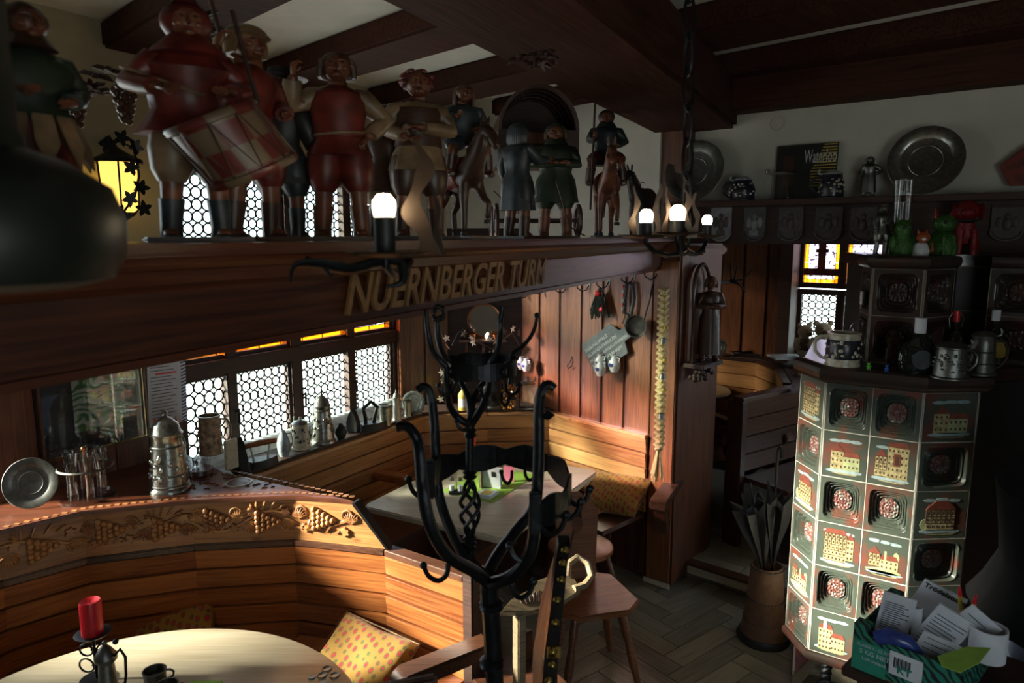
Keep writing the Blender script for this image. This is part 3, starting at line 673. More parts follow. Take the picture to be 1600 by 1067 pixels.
obj('top_rail', B().box(-.03, Lq, -.04, .05, 1.07, 1.1), M['walnut'], b3, mat4=T, bevel=.006); obj('end_post', B().box(-.06, .0, -.06, .06, .09, 1.08), M['walnut'], b3, mat4=T, bevel=.006)
obj('seat', B().box(.0, Lq, -.46, -.03, .53, .565), M['walnut'], b3, mat4=T, bevel=.006); obj('seat_skirt', B().box(.02, Lq, -.42, -.40, .09, .53), M['darkv'], b3, mat4=T)
armrest(b3, (1150, 655), (1236, 677), .78, .09)
ar = thing('grab_bench_arm', 'brown wooden bench arm sticking out behind the timber post', 'bench')
armrest(ar, (1100, 640), (1165, 665), .80, .08); obj('seat', B().box(-.25, .3, -.3, .05, .5, .53), M['walnut'], ar, mat4=frame(Z(1120, 700, .53).xy, (1, .2)), bevel=.006)
obj('leg', B().box(.0, .05, -.25, -.2, .087, .5), M['walnut'], ar, mat4=frame(Z(1120, 700, .53).xy, (1, .2)))
cushion('grey seat cushion on the dark settle beside the stove', Z(1268, 690, .60), (.05, 0, .5), .16, .14, .03)
rt2 = thing('rear_round_table', 'small grey round table edge showing past the timber post', 'table', (Z(1085, 607, .86).x, Z(1085, 607, .86).y, .085))
obj('tabletop', B().lathe([(0, .745), (.29, .745), (.3, .76), (.29, .775), (0, .775)], 40), M['table'], rt2, smooth=True); obj('column', B().lathe([(.16, 0), (.15, .04), (.04, .1), (.05, .745)], 16), M['walnut'], rt2, smooth=True)
# ================================================================ TILED STOVE
def glaze(name, a, b_, sc):
    m, n, l, p = _base(name); p.inputs['Roughness'].default_value = .33; p.inputs['Coat Weight'].default_value = .2; p.inputs['Coat Roughness'].default_value = .12
    t = n.new('ShaderNodeTexCoord'); oi = n.new('ShaderNodeObjectInfo'); ad = n.new('ShaderNodeVectorMath'); ad.operation = 'MULTIPLY_ADD'; ad.inputs[1].default_value = (1, 1, 1)
    ml = n.new('ShaderNodeMath'); ml.operation = 'MULTIPLY'; ml.inputs[1].default_value = 50; l.new(oi.outputs['Random'], ml.inputs[0])
    l.new(t.outputs['Object'], ad.inputs[0]); l.new(ml.outputs[0], ad.inputs[2])
    q = n.new('ShaderNodeTexNoise'); q.inputs['Scale'].default_value = sc; q.inputs['Detail'].default_value = 5; l.new(ad.outputs[0], q.inputs['Vector'])
    r = n.new('ShaderNodeValToRGB'); r.color_ramp.elements[0].position = .50; r.color_ramp.elements[1].position = .66; r.color_ramp.elements[0].color = L(a); r.color_ramp.elements[1].color = L(b_)
    l.new(q.outputs['Fac'], r.inputs[0]); l.new(r.outputs[0], p.inputs['Base Color']); return m
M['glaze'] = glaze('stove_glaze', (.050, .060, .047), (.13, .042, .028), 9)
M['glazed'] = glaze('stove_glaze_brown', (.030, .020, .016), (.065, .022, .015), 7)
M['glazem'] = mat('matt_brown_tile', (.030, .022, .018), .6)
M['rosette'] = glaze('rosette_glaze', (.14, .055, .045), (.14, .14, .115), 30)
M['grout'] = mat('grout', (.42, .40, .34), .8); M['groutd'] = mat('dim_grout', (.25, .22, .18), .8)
TS = .2
def relief():
    n = 56; vs = []; fs = []; b = B()
    for i in range(n+1):
        for j in range(n+1):
            x = -1+2*i/n; z = -1+2*j/n
            e = 2+6*min(1, max(0, math.hypot(x, z)-.35)); r = (abs(x)**e+abs(z)**e)**(1/e)
            if r > .86: d = 0
            elif r > .44: t = (.86-r)/.42; d = -.042*t**.85 + .0052*math.sin(t*2*PI*3.6)
            else: d = -.042 + (.012 if r < .42 else 0) + (.0030*math.cos(math.atan2(z, x)*12)*math.sin(r*30)+.002*math.sin(r*48) if r < .40 else 0)
            vs.append((x*TS/2*.985, d+.012, z*TS/2*.985))
    for i in range(n):
        for j in range(n):
            a = i*(n+1)+j; fs.append((a, a+1, a+n+2, a+n+1))
    for k, f in enumerate(fs):
        c = sum((Vector(vs[q]) for q in f), Vector())/4
        b.mi = 0
    b.v = vs; b.f = fs; b.m = [1 if math.hypot(sum(vs[q][0] for q in f)/4, sum(vs[q][2] for q in f)/4) < TS/2*.42 else 0 for f in fs]
    # rim
    h = TS/2*.985; b.mi = 0
    b.add([(-h, .012, -h), (h, .012, -h), (h, .012, h), (-h, .012, h), (-h, 0, -h), (h, 0, -h), (h, 0, h), (-h, 0, h)], [(0, 1, 5, 4), (1, 2, 6, 5), (2, 3, 7, 6), (3, 0, 4, 7)])
    return b
RL = mesh(relief(), 'relief_tile', [M['glaze'], M['rosette']], True)
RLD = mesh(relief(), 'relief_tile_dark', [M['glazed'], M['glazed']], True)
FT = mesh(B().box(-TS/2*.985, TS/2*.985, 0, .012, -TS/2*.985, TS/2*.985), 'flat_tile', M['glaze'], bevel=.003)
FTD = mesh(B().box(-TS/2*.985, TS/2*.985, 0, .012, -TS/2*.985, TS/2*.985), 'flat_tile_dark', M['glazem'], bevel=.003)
PM = [mat('tile_yellow', (.30, .25, .125), .35, var=.45, scale=60), mat('tile_brown', (.06, .03, .02), .35), mat('tile_roof', (.16, .045, .03), .35), mat('tile_blue', (.25, .32, .33), .35), mat('tile_greenish', (.28, .30, .15), .35)]
def picture(kind):
    b = B(); rnd = random.Random(kind*7+1); R0 = Matrix(((1, 0, 0, 0), (0, 0, -1, .013), (0, 1, 0, 0), (0, 0, 0, 1)))
    R0 = Matrix(((1, 0, 0, 0), (0, 0, 1, .012), (0, 1, 0, 0), (0, 0, 0, 1)))
    def P(pts, mi, h=.0012): b.T = R0; b.mi = mi; b.prism([(x*TS, z*TS) for x, z in pts], 0, h)
    def rect(x0, x1, z0, z1, mi, h=.002): P([(x0, z0), (x1, z0), (x1, z1), (x0, z1)], mi, h)
    def blob(cx, cz, rx, rz, mi): P([(cx+rx*math.cos(t*PI/8)*(1+.2*rnd.random()), cz+rz*math.sin(t*PI/8)*(1+.3*rnd.random())) for t in range(16)], mi)
    for k in range(3): blob(-.22+.22*k, .30+.03*rnd.random(), .12, .03, 3)
    blob(0, -.34, .36, .045, 3); blob(.02, -.385, .26, .02, 0)
    def house(x0, x1, z0, zt, style, gable):
        rect(x0, x1, z0, zt, 0 if style != 2 else 4, .0016); m_ = (x0+x1)/2
        P([(x0-.015, zt), (x1+.015, zt), (m_ if gable else x1-.05, zt+(.16 if gable else .11)), (m_ if gable else x0+.05, zt+(.16 if gable else .11))][:4 if not gable else 3], 2, .0018)
        nx = max(2, int((x1-x0)/.08)); nz = max(2, int((zt-z0)/.11))
        for i in range(nx):
            for j in range(nz):
                cx = x0+(x1-x0)*(i+.5)/nx; cz = z0+(zt-z0)*(j+.5)/nz; rect(cx-.016, cx+.016, cz-.022, cz+.022, 1, .0026)
        if style == 1:
            for j in range(nz+1): zz = z0+(zt-z0)*j/nz; rect(x0, x1, zz-.006, zz+.006, 1, .0024)
            for i in range(nx+1): xx = x0+(x1-x0)*i/nx; rect(xx-.006, xx+.006, z0+(zt-z0)*.35, zt, 1, .0024)
            for i in range(nx): xx = x0+(x1-x0)*i/nx; P([(xx, zt-.12), (xx+.01, zt-.12), (xx+(x1-x0)/nx, zt), (xx+(x1-x0)/nx-.01, zt)], 1, .0022)
    if kind == 0: house(-.30, -.02, -.30, .08, 0, 1); house(-.02, .33, -.30, -.02, 2, 0); blob(.0, -.27, .3, .05, 4)
    elif kind == 1: house(-.10, .33, -.32, .33, 0, 0); house(-.35, -.10, -.30, .12, 1, 1); rect(.03, .17, -.05, .2, 2, .0035); rect(.06, .14, -.02, .16, 1, .004)
    elif kind == 2: house(-.32, .18, -.32, .28, 1, 0); house(.18, .34, -.25, .2, 0, 1); blob(-.02, -.12, .06, .07, 1); blob(.12, -.18, .04, .07, 1)
    elif kind == 3: house(-.32, -.08, -.22, .05, 1, 1); house(-.08, .3, -.25, -.05, 2, 0); rect(.0, .05, -.05, .14, 4); blob(.25, .02, .06, .11, 4); blob(.0, -.3, .33, .05, 4)
    elif kind == 4: house(-.30, .02, -.38, .10, 4 and 2, 0); house(-.02, .3, -.38, -.06, 2, 0); rect(-.2, -.12, .1, .26, 3); P([(-.21, .26), (-.11, .26), (-.16, .33)], 4)
    elif kind == 5: house(-.28, .26, -.30, .12, 1, 0); P([(-.30, .12), (.28, .12), (.12, .30), (-.12, .30)], 2, .003); blob(-.3, -.2, .08, .1, 4)
    return mesh(b, 'painted_picture', PM)
PICS = [picture(k) for k in range(6)]
SZ = 1.53; RH = .205; NR = 6
st = thing('tiled_stove', 'tall green-brown tiled stove with relief and old-town picture tiles', 'stove')
s_ = [Z(1262, 575, SZ).xy, Z(1293, 597, SZ).xy, Z(1443, 613, SZ).xy, Z(1527, 612, SZ).xy]
s_[0] = s_[1]+Vector((-.02, .20)); su = (s_[2]-s_[1]).normalized()
s_ += [s_[3]+Vector((.10, .16)), s_[3]+Vector((.75, .35)), Vector((2.35, 3.25)), Vector((1.62, 3.72))]
s_in = offset_poly(s_+[s_[0]], .055)[:-1]
s_in[0] = s_[0]+(s_[4]-s_[0])*.12; body = B(); body.prism([tuple(p) for p in s_in], SZ-NR*RH-.02, SZ)
obj('stove_body', body, M['grout'], st)
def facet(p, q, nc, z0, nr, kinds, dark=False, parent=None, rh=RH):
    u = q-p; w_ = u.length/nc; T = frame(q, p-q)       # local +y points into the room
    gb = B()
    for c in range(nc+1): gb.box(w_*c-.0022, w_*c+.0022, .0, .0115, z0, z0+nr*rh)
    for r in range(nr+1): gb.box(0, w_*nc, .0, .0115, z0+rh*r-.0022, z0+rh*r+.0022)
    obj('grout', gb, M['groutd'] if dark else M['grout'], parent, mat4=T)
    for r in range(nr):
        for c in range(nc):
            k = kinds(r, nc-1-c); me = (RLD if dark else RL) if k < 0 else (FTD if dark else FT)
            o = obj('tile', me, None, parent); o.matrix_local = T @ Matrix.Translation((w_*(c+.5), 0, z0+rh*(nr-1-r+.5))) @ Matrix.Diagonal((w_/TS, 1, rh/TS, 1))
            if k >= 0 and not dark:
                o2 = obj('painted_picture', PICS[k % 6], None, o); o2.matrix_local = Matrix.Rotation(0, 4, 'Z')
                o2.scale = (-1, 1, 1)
ZB = SZ-NR*RH
facet(s_[1], s_[2], 2, ZB, NR, lambda r, c: -1 if r % 2 == 0 else [[0, 1], [2, 3], [4, 5]][r//2][c], parent=st)
facet(s_[0], s_[1], 1, ZB, NR, lambda r, c: -1 if r % 2 == 1 else [2, 5, 3][r//2], parent=st)
facet(s_[2], s_[3], 1, ZB, NR, lambda r, c: -1 if r % 2 == 1 else [0, 5, 4][r//2], parent=st)
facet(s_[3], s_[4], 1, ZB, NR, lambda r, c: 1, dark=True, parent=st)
obj('fire_front', B().box(0, (s_[5]-s_[4]).length, -.01, .012, ZB, SZ), M['black'], st, mat4=frame(s_[5], s_[4]-s_[5]))
# cornice of glazed tubes
def cornice(parent, P, z0, h, d, m, closed_back):
    out = offset_poly(P, -d)
    prof = [(0, 0), (.3, .0), (.62, .12), (.92, .35), (1, .62), (.9, .88), (.6, 1), (0, 1)]
    for i in range(len(P)-1):
        u = P[i+1]-P[i]; k = max(1, round(u.length/.3))
        for c in range(k):
            b = B(); vs = []
            for t in (c/k+.002, (c+1)/k-.002):
                a = P[i].lerp(P[i+1], t); o_ = out[i].lerp(out[i+1], t)
                for (x, zz) in prof: p = a.lerp(o_, x); vs.append((p.x, p.y, z0+h*zz))
            n = len(prof); fs = [(j, j+1, n+j+1, n+j) for j in range(n-1)]+[tuple(reversed(range(n))), tuple(range(n, 2*n)), (n-1, 0, n, 2*n-1)]
            b.add(vs, fs); bb = obj('cornice_tile', b, m, parent, smooth=True)
cornice(st, s_[0:6], SZ, .075, .055, M['glazed'], 0)
obj('ledge_top', B().prism([tuple(p) for p in s_], SZ, SZ+.074), M['glazed'], st)
LZ = SZ+.075
cornice(st, s_[0:5], ZB-.05, .05, .03, M['glazed'], 0)
# upper body
uz = LZ+.41
u_ = [Vector(D(1346, 500, 3.22)[:2]), Vector(D(1361, 500, 3.04)[:2]), Vector(D(1437.5, 500, 2.93)[:2]), Vector(D(1481, 500, 3.02)[:2]), Vector(D(1484, 500, 3.25)[:2]), Vector(D(1541, 500, 3.2)[:2]), Vector(D(1541, 500, 3.04)[:2]), Vector(D(1650, 500, 2.9)[:2])]
zt = Z(1361, 419.5, 1.0); 
r_ = ray(1361, 419.5); zt = EYE + r_.z*(3.04/r_.y)
rh2 = (zt-LZ)/2
ub = u_+[Vector((2.35, 3.3)), Vector((1.75, 3.75))]
uin = offset_poly(u_, .055)
obj('upper_body', B().prism([tuple(p) for p in uin]+[(2.3, 3.3), (1.78, 3.75)], LZ, zt), M['glazem'], st)
obj('shadow_gap', B().box(-.0, .01, 0, .01, zt-.01, zt), M['glazed'], st)
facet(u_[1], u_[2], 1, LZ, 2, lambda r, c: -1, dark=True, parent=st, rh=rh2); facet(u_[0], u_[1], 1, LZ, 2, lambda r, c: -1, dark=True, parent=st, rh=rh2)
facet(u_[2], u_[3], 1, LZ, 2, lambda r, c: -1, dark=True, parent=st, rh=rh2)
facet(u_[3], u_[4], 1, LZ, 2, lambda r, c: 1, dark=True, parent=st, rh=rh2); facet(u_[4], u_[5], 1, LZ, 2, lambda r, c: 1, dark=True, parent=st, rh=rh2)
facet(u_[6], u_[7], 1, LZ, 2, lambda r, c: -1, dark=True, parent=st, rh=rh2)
cornice(st, u_[0:4], zt, .055, .04, M['glazed'], 0)
cornice(st, u_[6:8], zt, .055, .04, M['glazed'], 0)
obj('stove_top', B().prism([tuple(p) for p in ub], zt, zt+.054), M['glazed'], st)
UZ = zt+.055
print('WIN stove', UZ, LZ, ZB)
# plinth and twisted legs
pc = s_[1]
for (x, y) in ((1.42, 2.93), (1.66, 2.82), (1.5, 3.5), (2.1, 3.1)):
    b = B()
    for k in range(2): b.tube([(x+.014*math.cos(t*.8+k*PI), y+.014*math.sin(t*.8+k*PI), .11+(ZB-.15)*t/20) for t in range(21)], .014, 6)
    obj('twisted_leg', b, M['iron'], st, smooth=True)
pp = [tuple(Z(1238, 1052, .11).xy), tuple(Z(1268, 1022, .11).xy), tuple(Z(1360, 1052, .11).xy), (2.1, 2.45), (2.4, 3.2), (1.6, 3.7)]
obj('plinth', B().prism(pp, .0, .105), M['table'], st, bevel=.006)
obj('plinth_slab', B().prism([tuple(Vector(p)*.985+Vector((.03, .045))) for p in pp], .105, .112), M['redpaint'], st)
# ---------------------------------------------------------------- umbrella bucket
ub0 = Vector((1.335, 3.44, 0))
bk = thing('umbrella_bucket', 'brown stitched leather bucket holding umbrellas left of the stove', 'bucket', (ub0.x+.02, ub0.y+.08, 0))
obj('base', B().lathe([(.135, 0), (.14, .015), (.13, .04), (0, .04)], 28), M['black'], bk, smooth=True)
M['leather'] = mat('brown_leather', (.13, .065, .035), .55, bump=.4)
obj('leather_wall', B().lathe([(.12, .04), (.098, .2), (.080, .42), (.074, .42), (.09, .2), (.11, .05)], 28), M['leather'], bk, smooth=True)
for zz, rr in ((.41, .082), (.24, .096), (.12, .107)):
    b = B()
    for k in range(36): b.sph((rr*math.cos(k*PI/18), rr*math.sin(k*PI/18), zz), (.006, .006, .004), 5, 4)
    o = obj('stitching', b, M['black'], bk, smooth=True)
def umbrella(label, loc, tilt, az, hook, rz):
    o = thing('umbrella', label, 'umbrella', loc); o.rotation_euler = (tilt*math.sin(az), tilt*math.cos(az), rz)
    b = B(); n = 16; vs = []
    for i, (r, z) in enumerate([(.012, 0), (.04, .12), (.08, .24), (.115, .35), (.06, .33), (.012, .36)]):
        for k in range(n):
            even = k % 2 == 0; q = r*(1.15 if even else .62); vs.append((q*math.cos(2*PI*k/n), q*math.sin(2*PI*k/n)*.8, z+(.07*((k*7) % 5)/5+.02 if even and i == 3 else 0)))
    fs = [(i*n+k, i*n+(k+1) % n, (i+1)*n+(k+1) % n, (i+1)*n+k) for i in range(5) for k in range(n)]
    b.add(vs, fs); obj('canopy', b, M['umb'], o, smooth=False)
    obj('shaft', B().tube([(0, 0, -.1), (0, 0, .5)], .005, 6), M['iron'], o)
    if hook: obj('crook_handle', B().tube([(0, 0, .45), (0, 0, .6)]+[(.035-.035*math.cos(t*PI/6), 0, .6+.035*math.sin(t*PI/6)) for t in range(1, 7)]+[(.07, 0, .57)], .009, 8), M['black'], o, smooth=True)
M['umb'] = mat('black_nylon', (.018, .018, .022), .5)
umbrella('black folded umbrella fanning out of the leather bucket to the left', (ub0.x-.0, ub0.y+.08, .40), -.22, 0, False, .3)
umbrella('black umbrella with crook handle standing in the bucket against the stove', (ub0.x+.05, ub0.y+.09, .42), -.03, 0, True, .9)
# ================================================================ SHELF BEAM WITH LETTERS
ba = Vector(D(-260, 378, .66)[:2]); bb_ = Vector(D(0, 378, .86)[:2]); bc = Vector(D(1040, 380, 4.05)[:2]); bu = (bc-bb_).normalized(); ba = bb_-bu*.55
BT = frame(ba, bu); BL = (bc-ba).length; TOPZ = 2.138
sb = thing('figure_shelf', 'long reddish timber beam shelf with carved letters, carrying the painted wooden figures', 'shelf')
obj('beam', B().box(0, BL+.1, .03, .17, 1.965, 2.09), M['darkred'], sb, mat4=BT, bevel=.012)
obj('lower_lip', B().box(0, BL+.1, .045, .15, 1.945, 1.968), M['darkred'], sb, mat4=BT, bevel=.008)
b = B(); b.T = Matrix(((0, 0, 1, 0), (1, 0, 0, 0), (0, 1, 0, 0), (0, 0, 0, 1)))
b.prism([(-.03, 2.118), (-.035, 2.108), (-.02, 2.10), (.0, 2.095), (.01, 2.075), (.035, 2.06), (.06, 2.06), (.06, 2.118)], 0, BL+.1); obj('front_moulding', b, M['darkred'], sb, mat4=BT)
obj('top_board', B().box(0, BL+.1, -.045, .34, 2.118, TOPZ), M['darkred'], sb, mat4=BT, bevel=.005)
for a, c in ((0, 1.1), (1.5, 2.2), (2.6, 3.1)): pass
b = B(); b.T = Matrix.Identity(4)
b.box(BL-.75, BL-.15, -.09, -.045, 2.118, TOPZ-.002); obj('side_flap', b, M['darkred'], sb, mat4=BT, bevel=.004)
def text(s, size, m, parent, M4, ext=.002, name='lettering', shear=0, bold=0, align='CENTER'):
    cu = bpy.data.curves.new(name, 'FONT'); cu.body = s; cu.size = size; cu.extrude = ext; cu.shear = shear; cu.align_x = align; cu.align_y = 'CENTER'; cu.offset = bold; cu.resolution_u = 3
    cu.materials.append(m); o = bpy.data.objects.new(name, cu); C.objects.link(o)
    me = bpy.data.meshes.new_from_object(o.evaluated_get(bpy.context.evaluated_depsgraph_get())); bpy.data.objects.remove(o)
    o = bpy.data.objects.new(name, me); C.objects.link(o); o.parent = parent; o.matrix_local = M4; return o
M['letter'] = mat('ochre_letters', (.20, .10, .035), .5)
t0 = (Vector(D(570, 450, 1.5)[:2])-ba).length; 
def beam_s(px):
    q = onwall(px, 440, ba, bu); return (Vector(q[:2])-ba).dot(bu)
x0_, x1_ = beam_s(548), beam_s(862)
lt = text('NUERNBERGER TURM', .125, M['letter'], sb, Matrix.Identity(4), .004, shear=.35, bold=.002, align='LEFT')
wid = max(v.co.x for v in lt.data.vertices)
lt.matrix_local = BT @ Matrix.Translation((x0_, .022, 2.022)) @ Matrix.Rotation(PI/2, 4, 'X') @ Matrix.Diagonal(((x1_-x0_)/wid, 1, 1, 1))
# ================================================================ COAT STAND
cs_ = thing('coat_stand', 'black wrought-iron coat stand with curled arms, twisted cage stem and two crowns', 'coat stand')
def path(pts, k=4):
    P = [Vector(D(*p)) for p in pts]; out = []
    for i in range(len(P)-1):
        p0, p1, p2, p3 = P[max(i-1, 0)], P[i], P[i+1], P[min(i+2, len(P)-1)]
        for t in range(k):
            u = t/k; out.append(.5*((2*p1)+(p2-p0)*u+(2*p0-5*p1+4*p2-p3)*u*u+(3*p1-p0-3*p2+p3)*u**3))
    out.append(P[-1]); return out
def arm(name, pts, r0, r1, n=8, flat=1.0, sub=None):
    P = path(pts); m_ = len(P); o = obj(name, B().tube(P, [r0+(r1-r0)*i/(m_-1) for i in range(m_)], n, flat=flat), M['iron'], sub or cs_, smooth=True); return o
tr0 = Vector(D(763, 905, 1.52)); 
arm('trunk', [(765, 898, 1.52), (764, 930, 1.52), (768, 970, 1.52), (773, 1067, 1.53)], .021, .021)
bx = Vector(D(773, 1067, 1.53)); obj('trunk', B().tube([bx, (bx.x+.0, bx.y, .1), (bx.x, bx.y, .08)], .021, 8), M['iron'], cs_, smooth=True)
for k in range(4):
    a = k*PI/2+.5; obj('foot', B().tube([(bx.x, bx.y, .16), (bx.x+.12*math.cos(a), bx.y+.12*math.sin(a), .13), (bx.x+.17*math.cos(a), bx.y+.17*math.sin(a), .02), (bx.x+.21*math.cos(a), bx.y+.21*math.sin(a), .014)], [.018, .016, .014, .012], 8), M['iron'], cs_, smooth=True)
for zpx in (945, 1035): p = D(768, zpx, 1.52); obj('collar', B().lathe([(.022, -.012), (.029, -.006), (.024, 0), (.029, .006), (.022, .012)], 10, p), M['iron'], cs_, smooth=True)
arm('arm', [(764, 912, 1.50), (742, 893, 1.45), (700, 868, 1.38), (672, 820, 1.34), (660, 760, 1.34), (655, 700, 1.35), (648, 680, 1.35), (636, 667, 1.35), (620, 667, 1.35)], .015, .010)
arm('arm', [(762, 905, 1.53), (735, 878, 1.53), (710, 840, 1.56), (690, 790, 1.6), (682, 740, 1.62), (680, 680, 1.62), (677, 642, 1.62), (672, 612, 1.62), (662, 604, 1.62), (653, 609, 1.62)], .014, .010)
arm('arm', [(768, 912, 1.48), (800, 900, 1.42), (825, 872, 1.38), (834, 840, 1.37), (836, 800, 1.37), (841, 740, 1.37), (842, 680, 1.37), (842, 640, 1.37), (846, 612, 1.37), (856, 601, 1.37), (866, 607, 1.37)], .015, .009)
arm('arm', [(762, 895, 1.55), (782, 860, 1.6), (808, 828, 1.66), (832, 795, 1.70), (842, 745, 1.72)], .015, .012)
obj('leaf', B().add([Vector(D(842, 655, 1.37)), Vector(D(855, 640, 1.36)), Vector(D(868, 648, 1.36)), Vector(D(858, 656, 1.36)), Vector(D(855, 649, 1.38))], [(0, 1, 4), (1, 2, 4), (2, 3, 4), (3, 0, 4), (0, 3, 2, 1)]), M['iron'], cs_)
# lower crown: scalloped band
RZ = 1.6; cpts = [(672, 745), (690, 728), (730, 716), (775, 711), (820, 712), (855, 722), (880, 738), (890, 755), (884, 775), (865, 790), (840, 800)]
cp2 = [Z(x, y+2, RZ).xy for x, y in cpts]
b = B(); n = 60; vs = []
def interp(P, t):
    f = t*(len(P)-1); i = min(int(f), len(P)-2); return P[i].lerp(P[i+1], f-i)
for i in range(n+1):
    p = interp(cp2, i/n); s = abs(math.sin(PI*i/n*6)); hh = .018+.014*s; c = Vector((0, 1.53)); d = (p-Z(785, 760, RZ).xy).normalized()*.005
    vs += [(p.x, p.y, RZ-hh*1.1), (p.x+d.x, p.y+d.y, RZ-hh*1.1), (p.x+d.x, p.y+d.y, RZ+hh), (p.x, p.y, RZ+hh)]
fs = []
for i in range(n):
    for k in range(4): fs.append((i*4+k, i*4+(k+1) % 4, (i+1)*4+(k+1) % 4, (i+1)*4+k))
fs += [(0, 1, 2, 3), (n*4+3, n*4+2, n*4+1, n*4)]
b.add(vs, fs); obj('crown_band', b, M['iron'], cs_)
for px, py in ((672, 748), (836, 800)):
    p = Z(px, py, RZ); obj('clamp', B().box(p.x-.012, p.x+.012, p.y-.012, p.y+.012, RZ-.045, RZ+.045), M['iron'], cs_, bevel=.004)
# stem with cage
arm('stem', [(750, 905, 1.53), (737, 885, 1.54), (734, 865, 1.55), (734, 842, 1.55)], .012, .012)
c0 = Vector(D(734, 835, 1.55)); c1 = Vector(D(734, 752, 1.55))
for k in range(4): obj('cage_rod', B().tube([c0.lerp(c1, t/16)+Vector((math.cos(k*PI/2+t*.32), math.sin(k*PI/2+t*.32), 0))*(.006+.017*math.sin(PI*t/16)) for t in range(17)], .0048, 6), M['iron'], cs_, smooth=True)
for py in (840, 848, 856, 745, 738): p = D(734, py, 1.55); obj('collar', B().lathe([(.010, -.006), (.017, 0), (.010, .006)], 12, p), M['iron'], cs_, smooth=True)
arm('stem', [(734, 745, 1.55), (734, 700, 1.55), (735, 662, 1.55)], .009, .010)
for py in (672, 680): p = D(735, py, 1.55); obj('collar', B().lathe([(.010, -.006), (.015, 0), (.010, .006)], 12, p), M['iron'], cs_, smooth=True)
# upper crown
arm('arm', [(735, 665, 1.55), (715, 652, 1.55), (702, 632, 1.53), (699, 605, 1.51), (697, 572, 1.5)], .009, .007)
arm('arm', [(735, 665, 1.55), (748, 645, 1.54), (760, 618, 1.52), (765, 595, 1.5), (766, 570, 1.5), (777, 548, 1.5), (781, 525, 1.5), (782, 500, 1.5), (785, 478, 1.5)], .009, .006)
arm('arm', [(735, 660, 1.55), (733, 625, 1.57), (722, 600, 1.6), (710, 585, 1.63)], .008, .006); arm('arm', [(735, 650, 1.55), (742, 618, 1.58), (756, 598, 1.62), (775, 585, 1.66)], .008, .006)
arm('arm', [(697, 572, 1.5), (678, 552, 1.49), (671, 530, 1.48), (667, 505, 1.48), (666, 484, 1.48)], .008, .005)
arm('arm', [(701, 568, 1.56), (690, 548, 1.57), (684, 525, 1.58), (683, 502, 1.58)], .008, .006)
arm('arm', [(798, 600, 1.58), (799, 565, 1.58), (802, 552, 1.58), (816, 542, 1.58), (829, 526, 1.58), (836, 510, 1.58), (839, 494, 1.58)], .006, .004)
gr = B(); gp = Vector(D(685, 490, 1.58)); rnd = random.Random(5)
for k in range(22): a = rnd.uniform(0, 6.28); zz = rnd.uniform(-.016, .018); gr.sph((gp.x+.011*math.cos(a), gp.y+.011*math.sin(a), gp.z+zz), .005, 6, 5)
o = obj('grape_finial', gr, M['iron'], cs_, smooth=True)
obj('finial', B().sph(D(839, 493, 1.58), .007, 8, 6), M['iron'], cs_, smooth=True)
CZ = 1.858; cc_ = Vector(D(750, 582, 1.56))
b = B(); n = 40
for i in range(n):
    a0, a1_ = 2*PI*i/n, 2*PI*(i+1)/n; rr = .078
    hh = .014+.006*abs(math.sin(i*PI/5)); hh1 = .014+.006*abs(math.sin((i+1)*PI/5))
    b.add([(cc_.x+rr*math.cos(a0), cc_.y+rr*math.sin(a0), CZ-hh), (cc_.x+rr*math.cos(a1_), cc_.y+rr*math.sin(a1_), CZ-hh1), (cc_.x+rr*math.cos(a1_), cc_.y+rr*math.sin(a1_), CZ+hh1), (cc_.x+rr*math.cos(a0), cc_.y+rr*math.sin(a0), CZ+hh),
           (cc_.x+(rr+.005)*math.cos(a0), cc_.y+(rr+.005)*math.sin(a0), CZ-hh), (cc_.x+(rr+.005)*math.cos(a1_), cc_.y+(rr+.005)*math.sin(a1_), CZ-hh1), (cc_.x+(rr+.005)*math.cos(a1_), cc_.y+(rr+.005)*math.sin(a1_), CZ+hh1), (cc_.x+(rr+.005)*math.cos(a0), cc_.y+(rr+.005)*math.sin(a0), CZ+hh)],
          [(3, 2, 1, 0), (4, 5, 6, 7), (0, 1, 5, 4), (2, 3, 7, 6)])
obj('crown_band', b, M['iron'], cs_)
for a in (-2.4, -.9, 2.5, .7): obj('stud', B().sph((cc_.x+.085*math.cos(a), cc_.y+.085*math.sin(a), CZ), .009, 8, 6), M['iron'], cs_, smooth=True)
HK = [(676, 745, 1.55), (843, 800, 1.37), (872, 780, 1.42), (888, 760, 1.5), (800, 735, 1.66), (820, 730, 1.66), (700, 880, 1.5), (800, 905, 1.45), (826, 850, 1.40), (705, 600, 1.5), (699, 595, 1.5), (790, 600, 1.5), (765, 605, 1.5), (733, 655, 1.54), (783, 615, 1.58)]
HD = [(-1, 38), (1, 42), (1, 36), (1, 34), (-.7, 24), (.8, 24), (-1.2, 32), (1, 34), (-1, 30), (-1, 20), (.6, 22), (1.1, 20), (-.7, 20), (-1, 20), (.6, 22)]
for (x, y, Y), (sg, s) in zip(HK, HD):
    P = path([(x, y, Y), (x+.06*s*sg, y+.55*s, Y-.01), (x+.4*s*sg, y+.85*s, Y-.02), (x+.8*s*sg, y+.6*s, Y-.02), (x+1.0*s*sg, y+.1*s, Y-.02)], 3)
    obj('hook', B().tube(P, .0042 if s < 26 else .006, 6).sph(P[-1], .006 if s < 26 else .009, 6, 5), M['iron'], cs_, smooth=True)
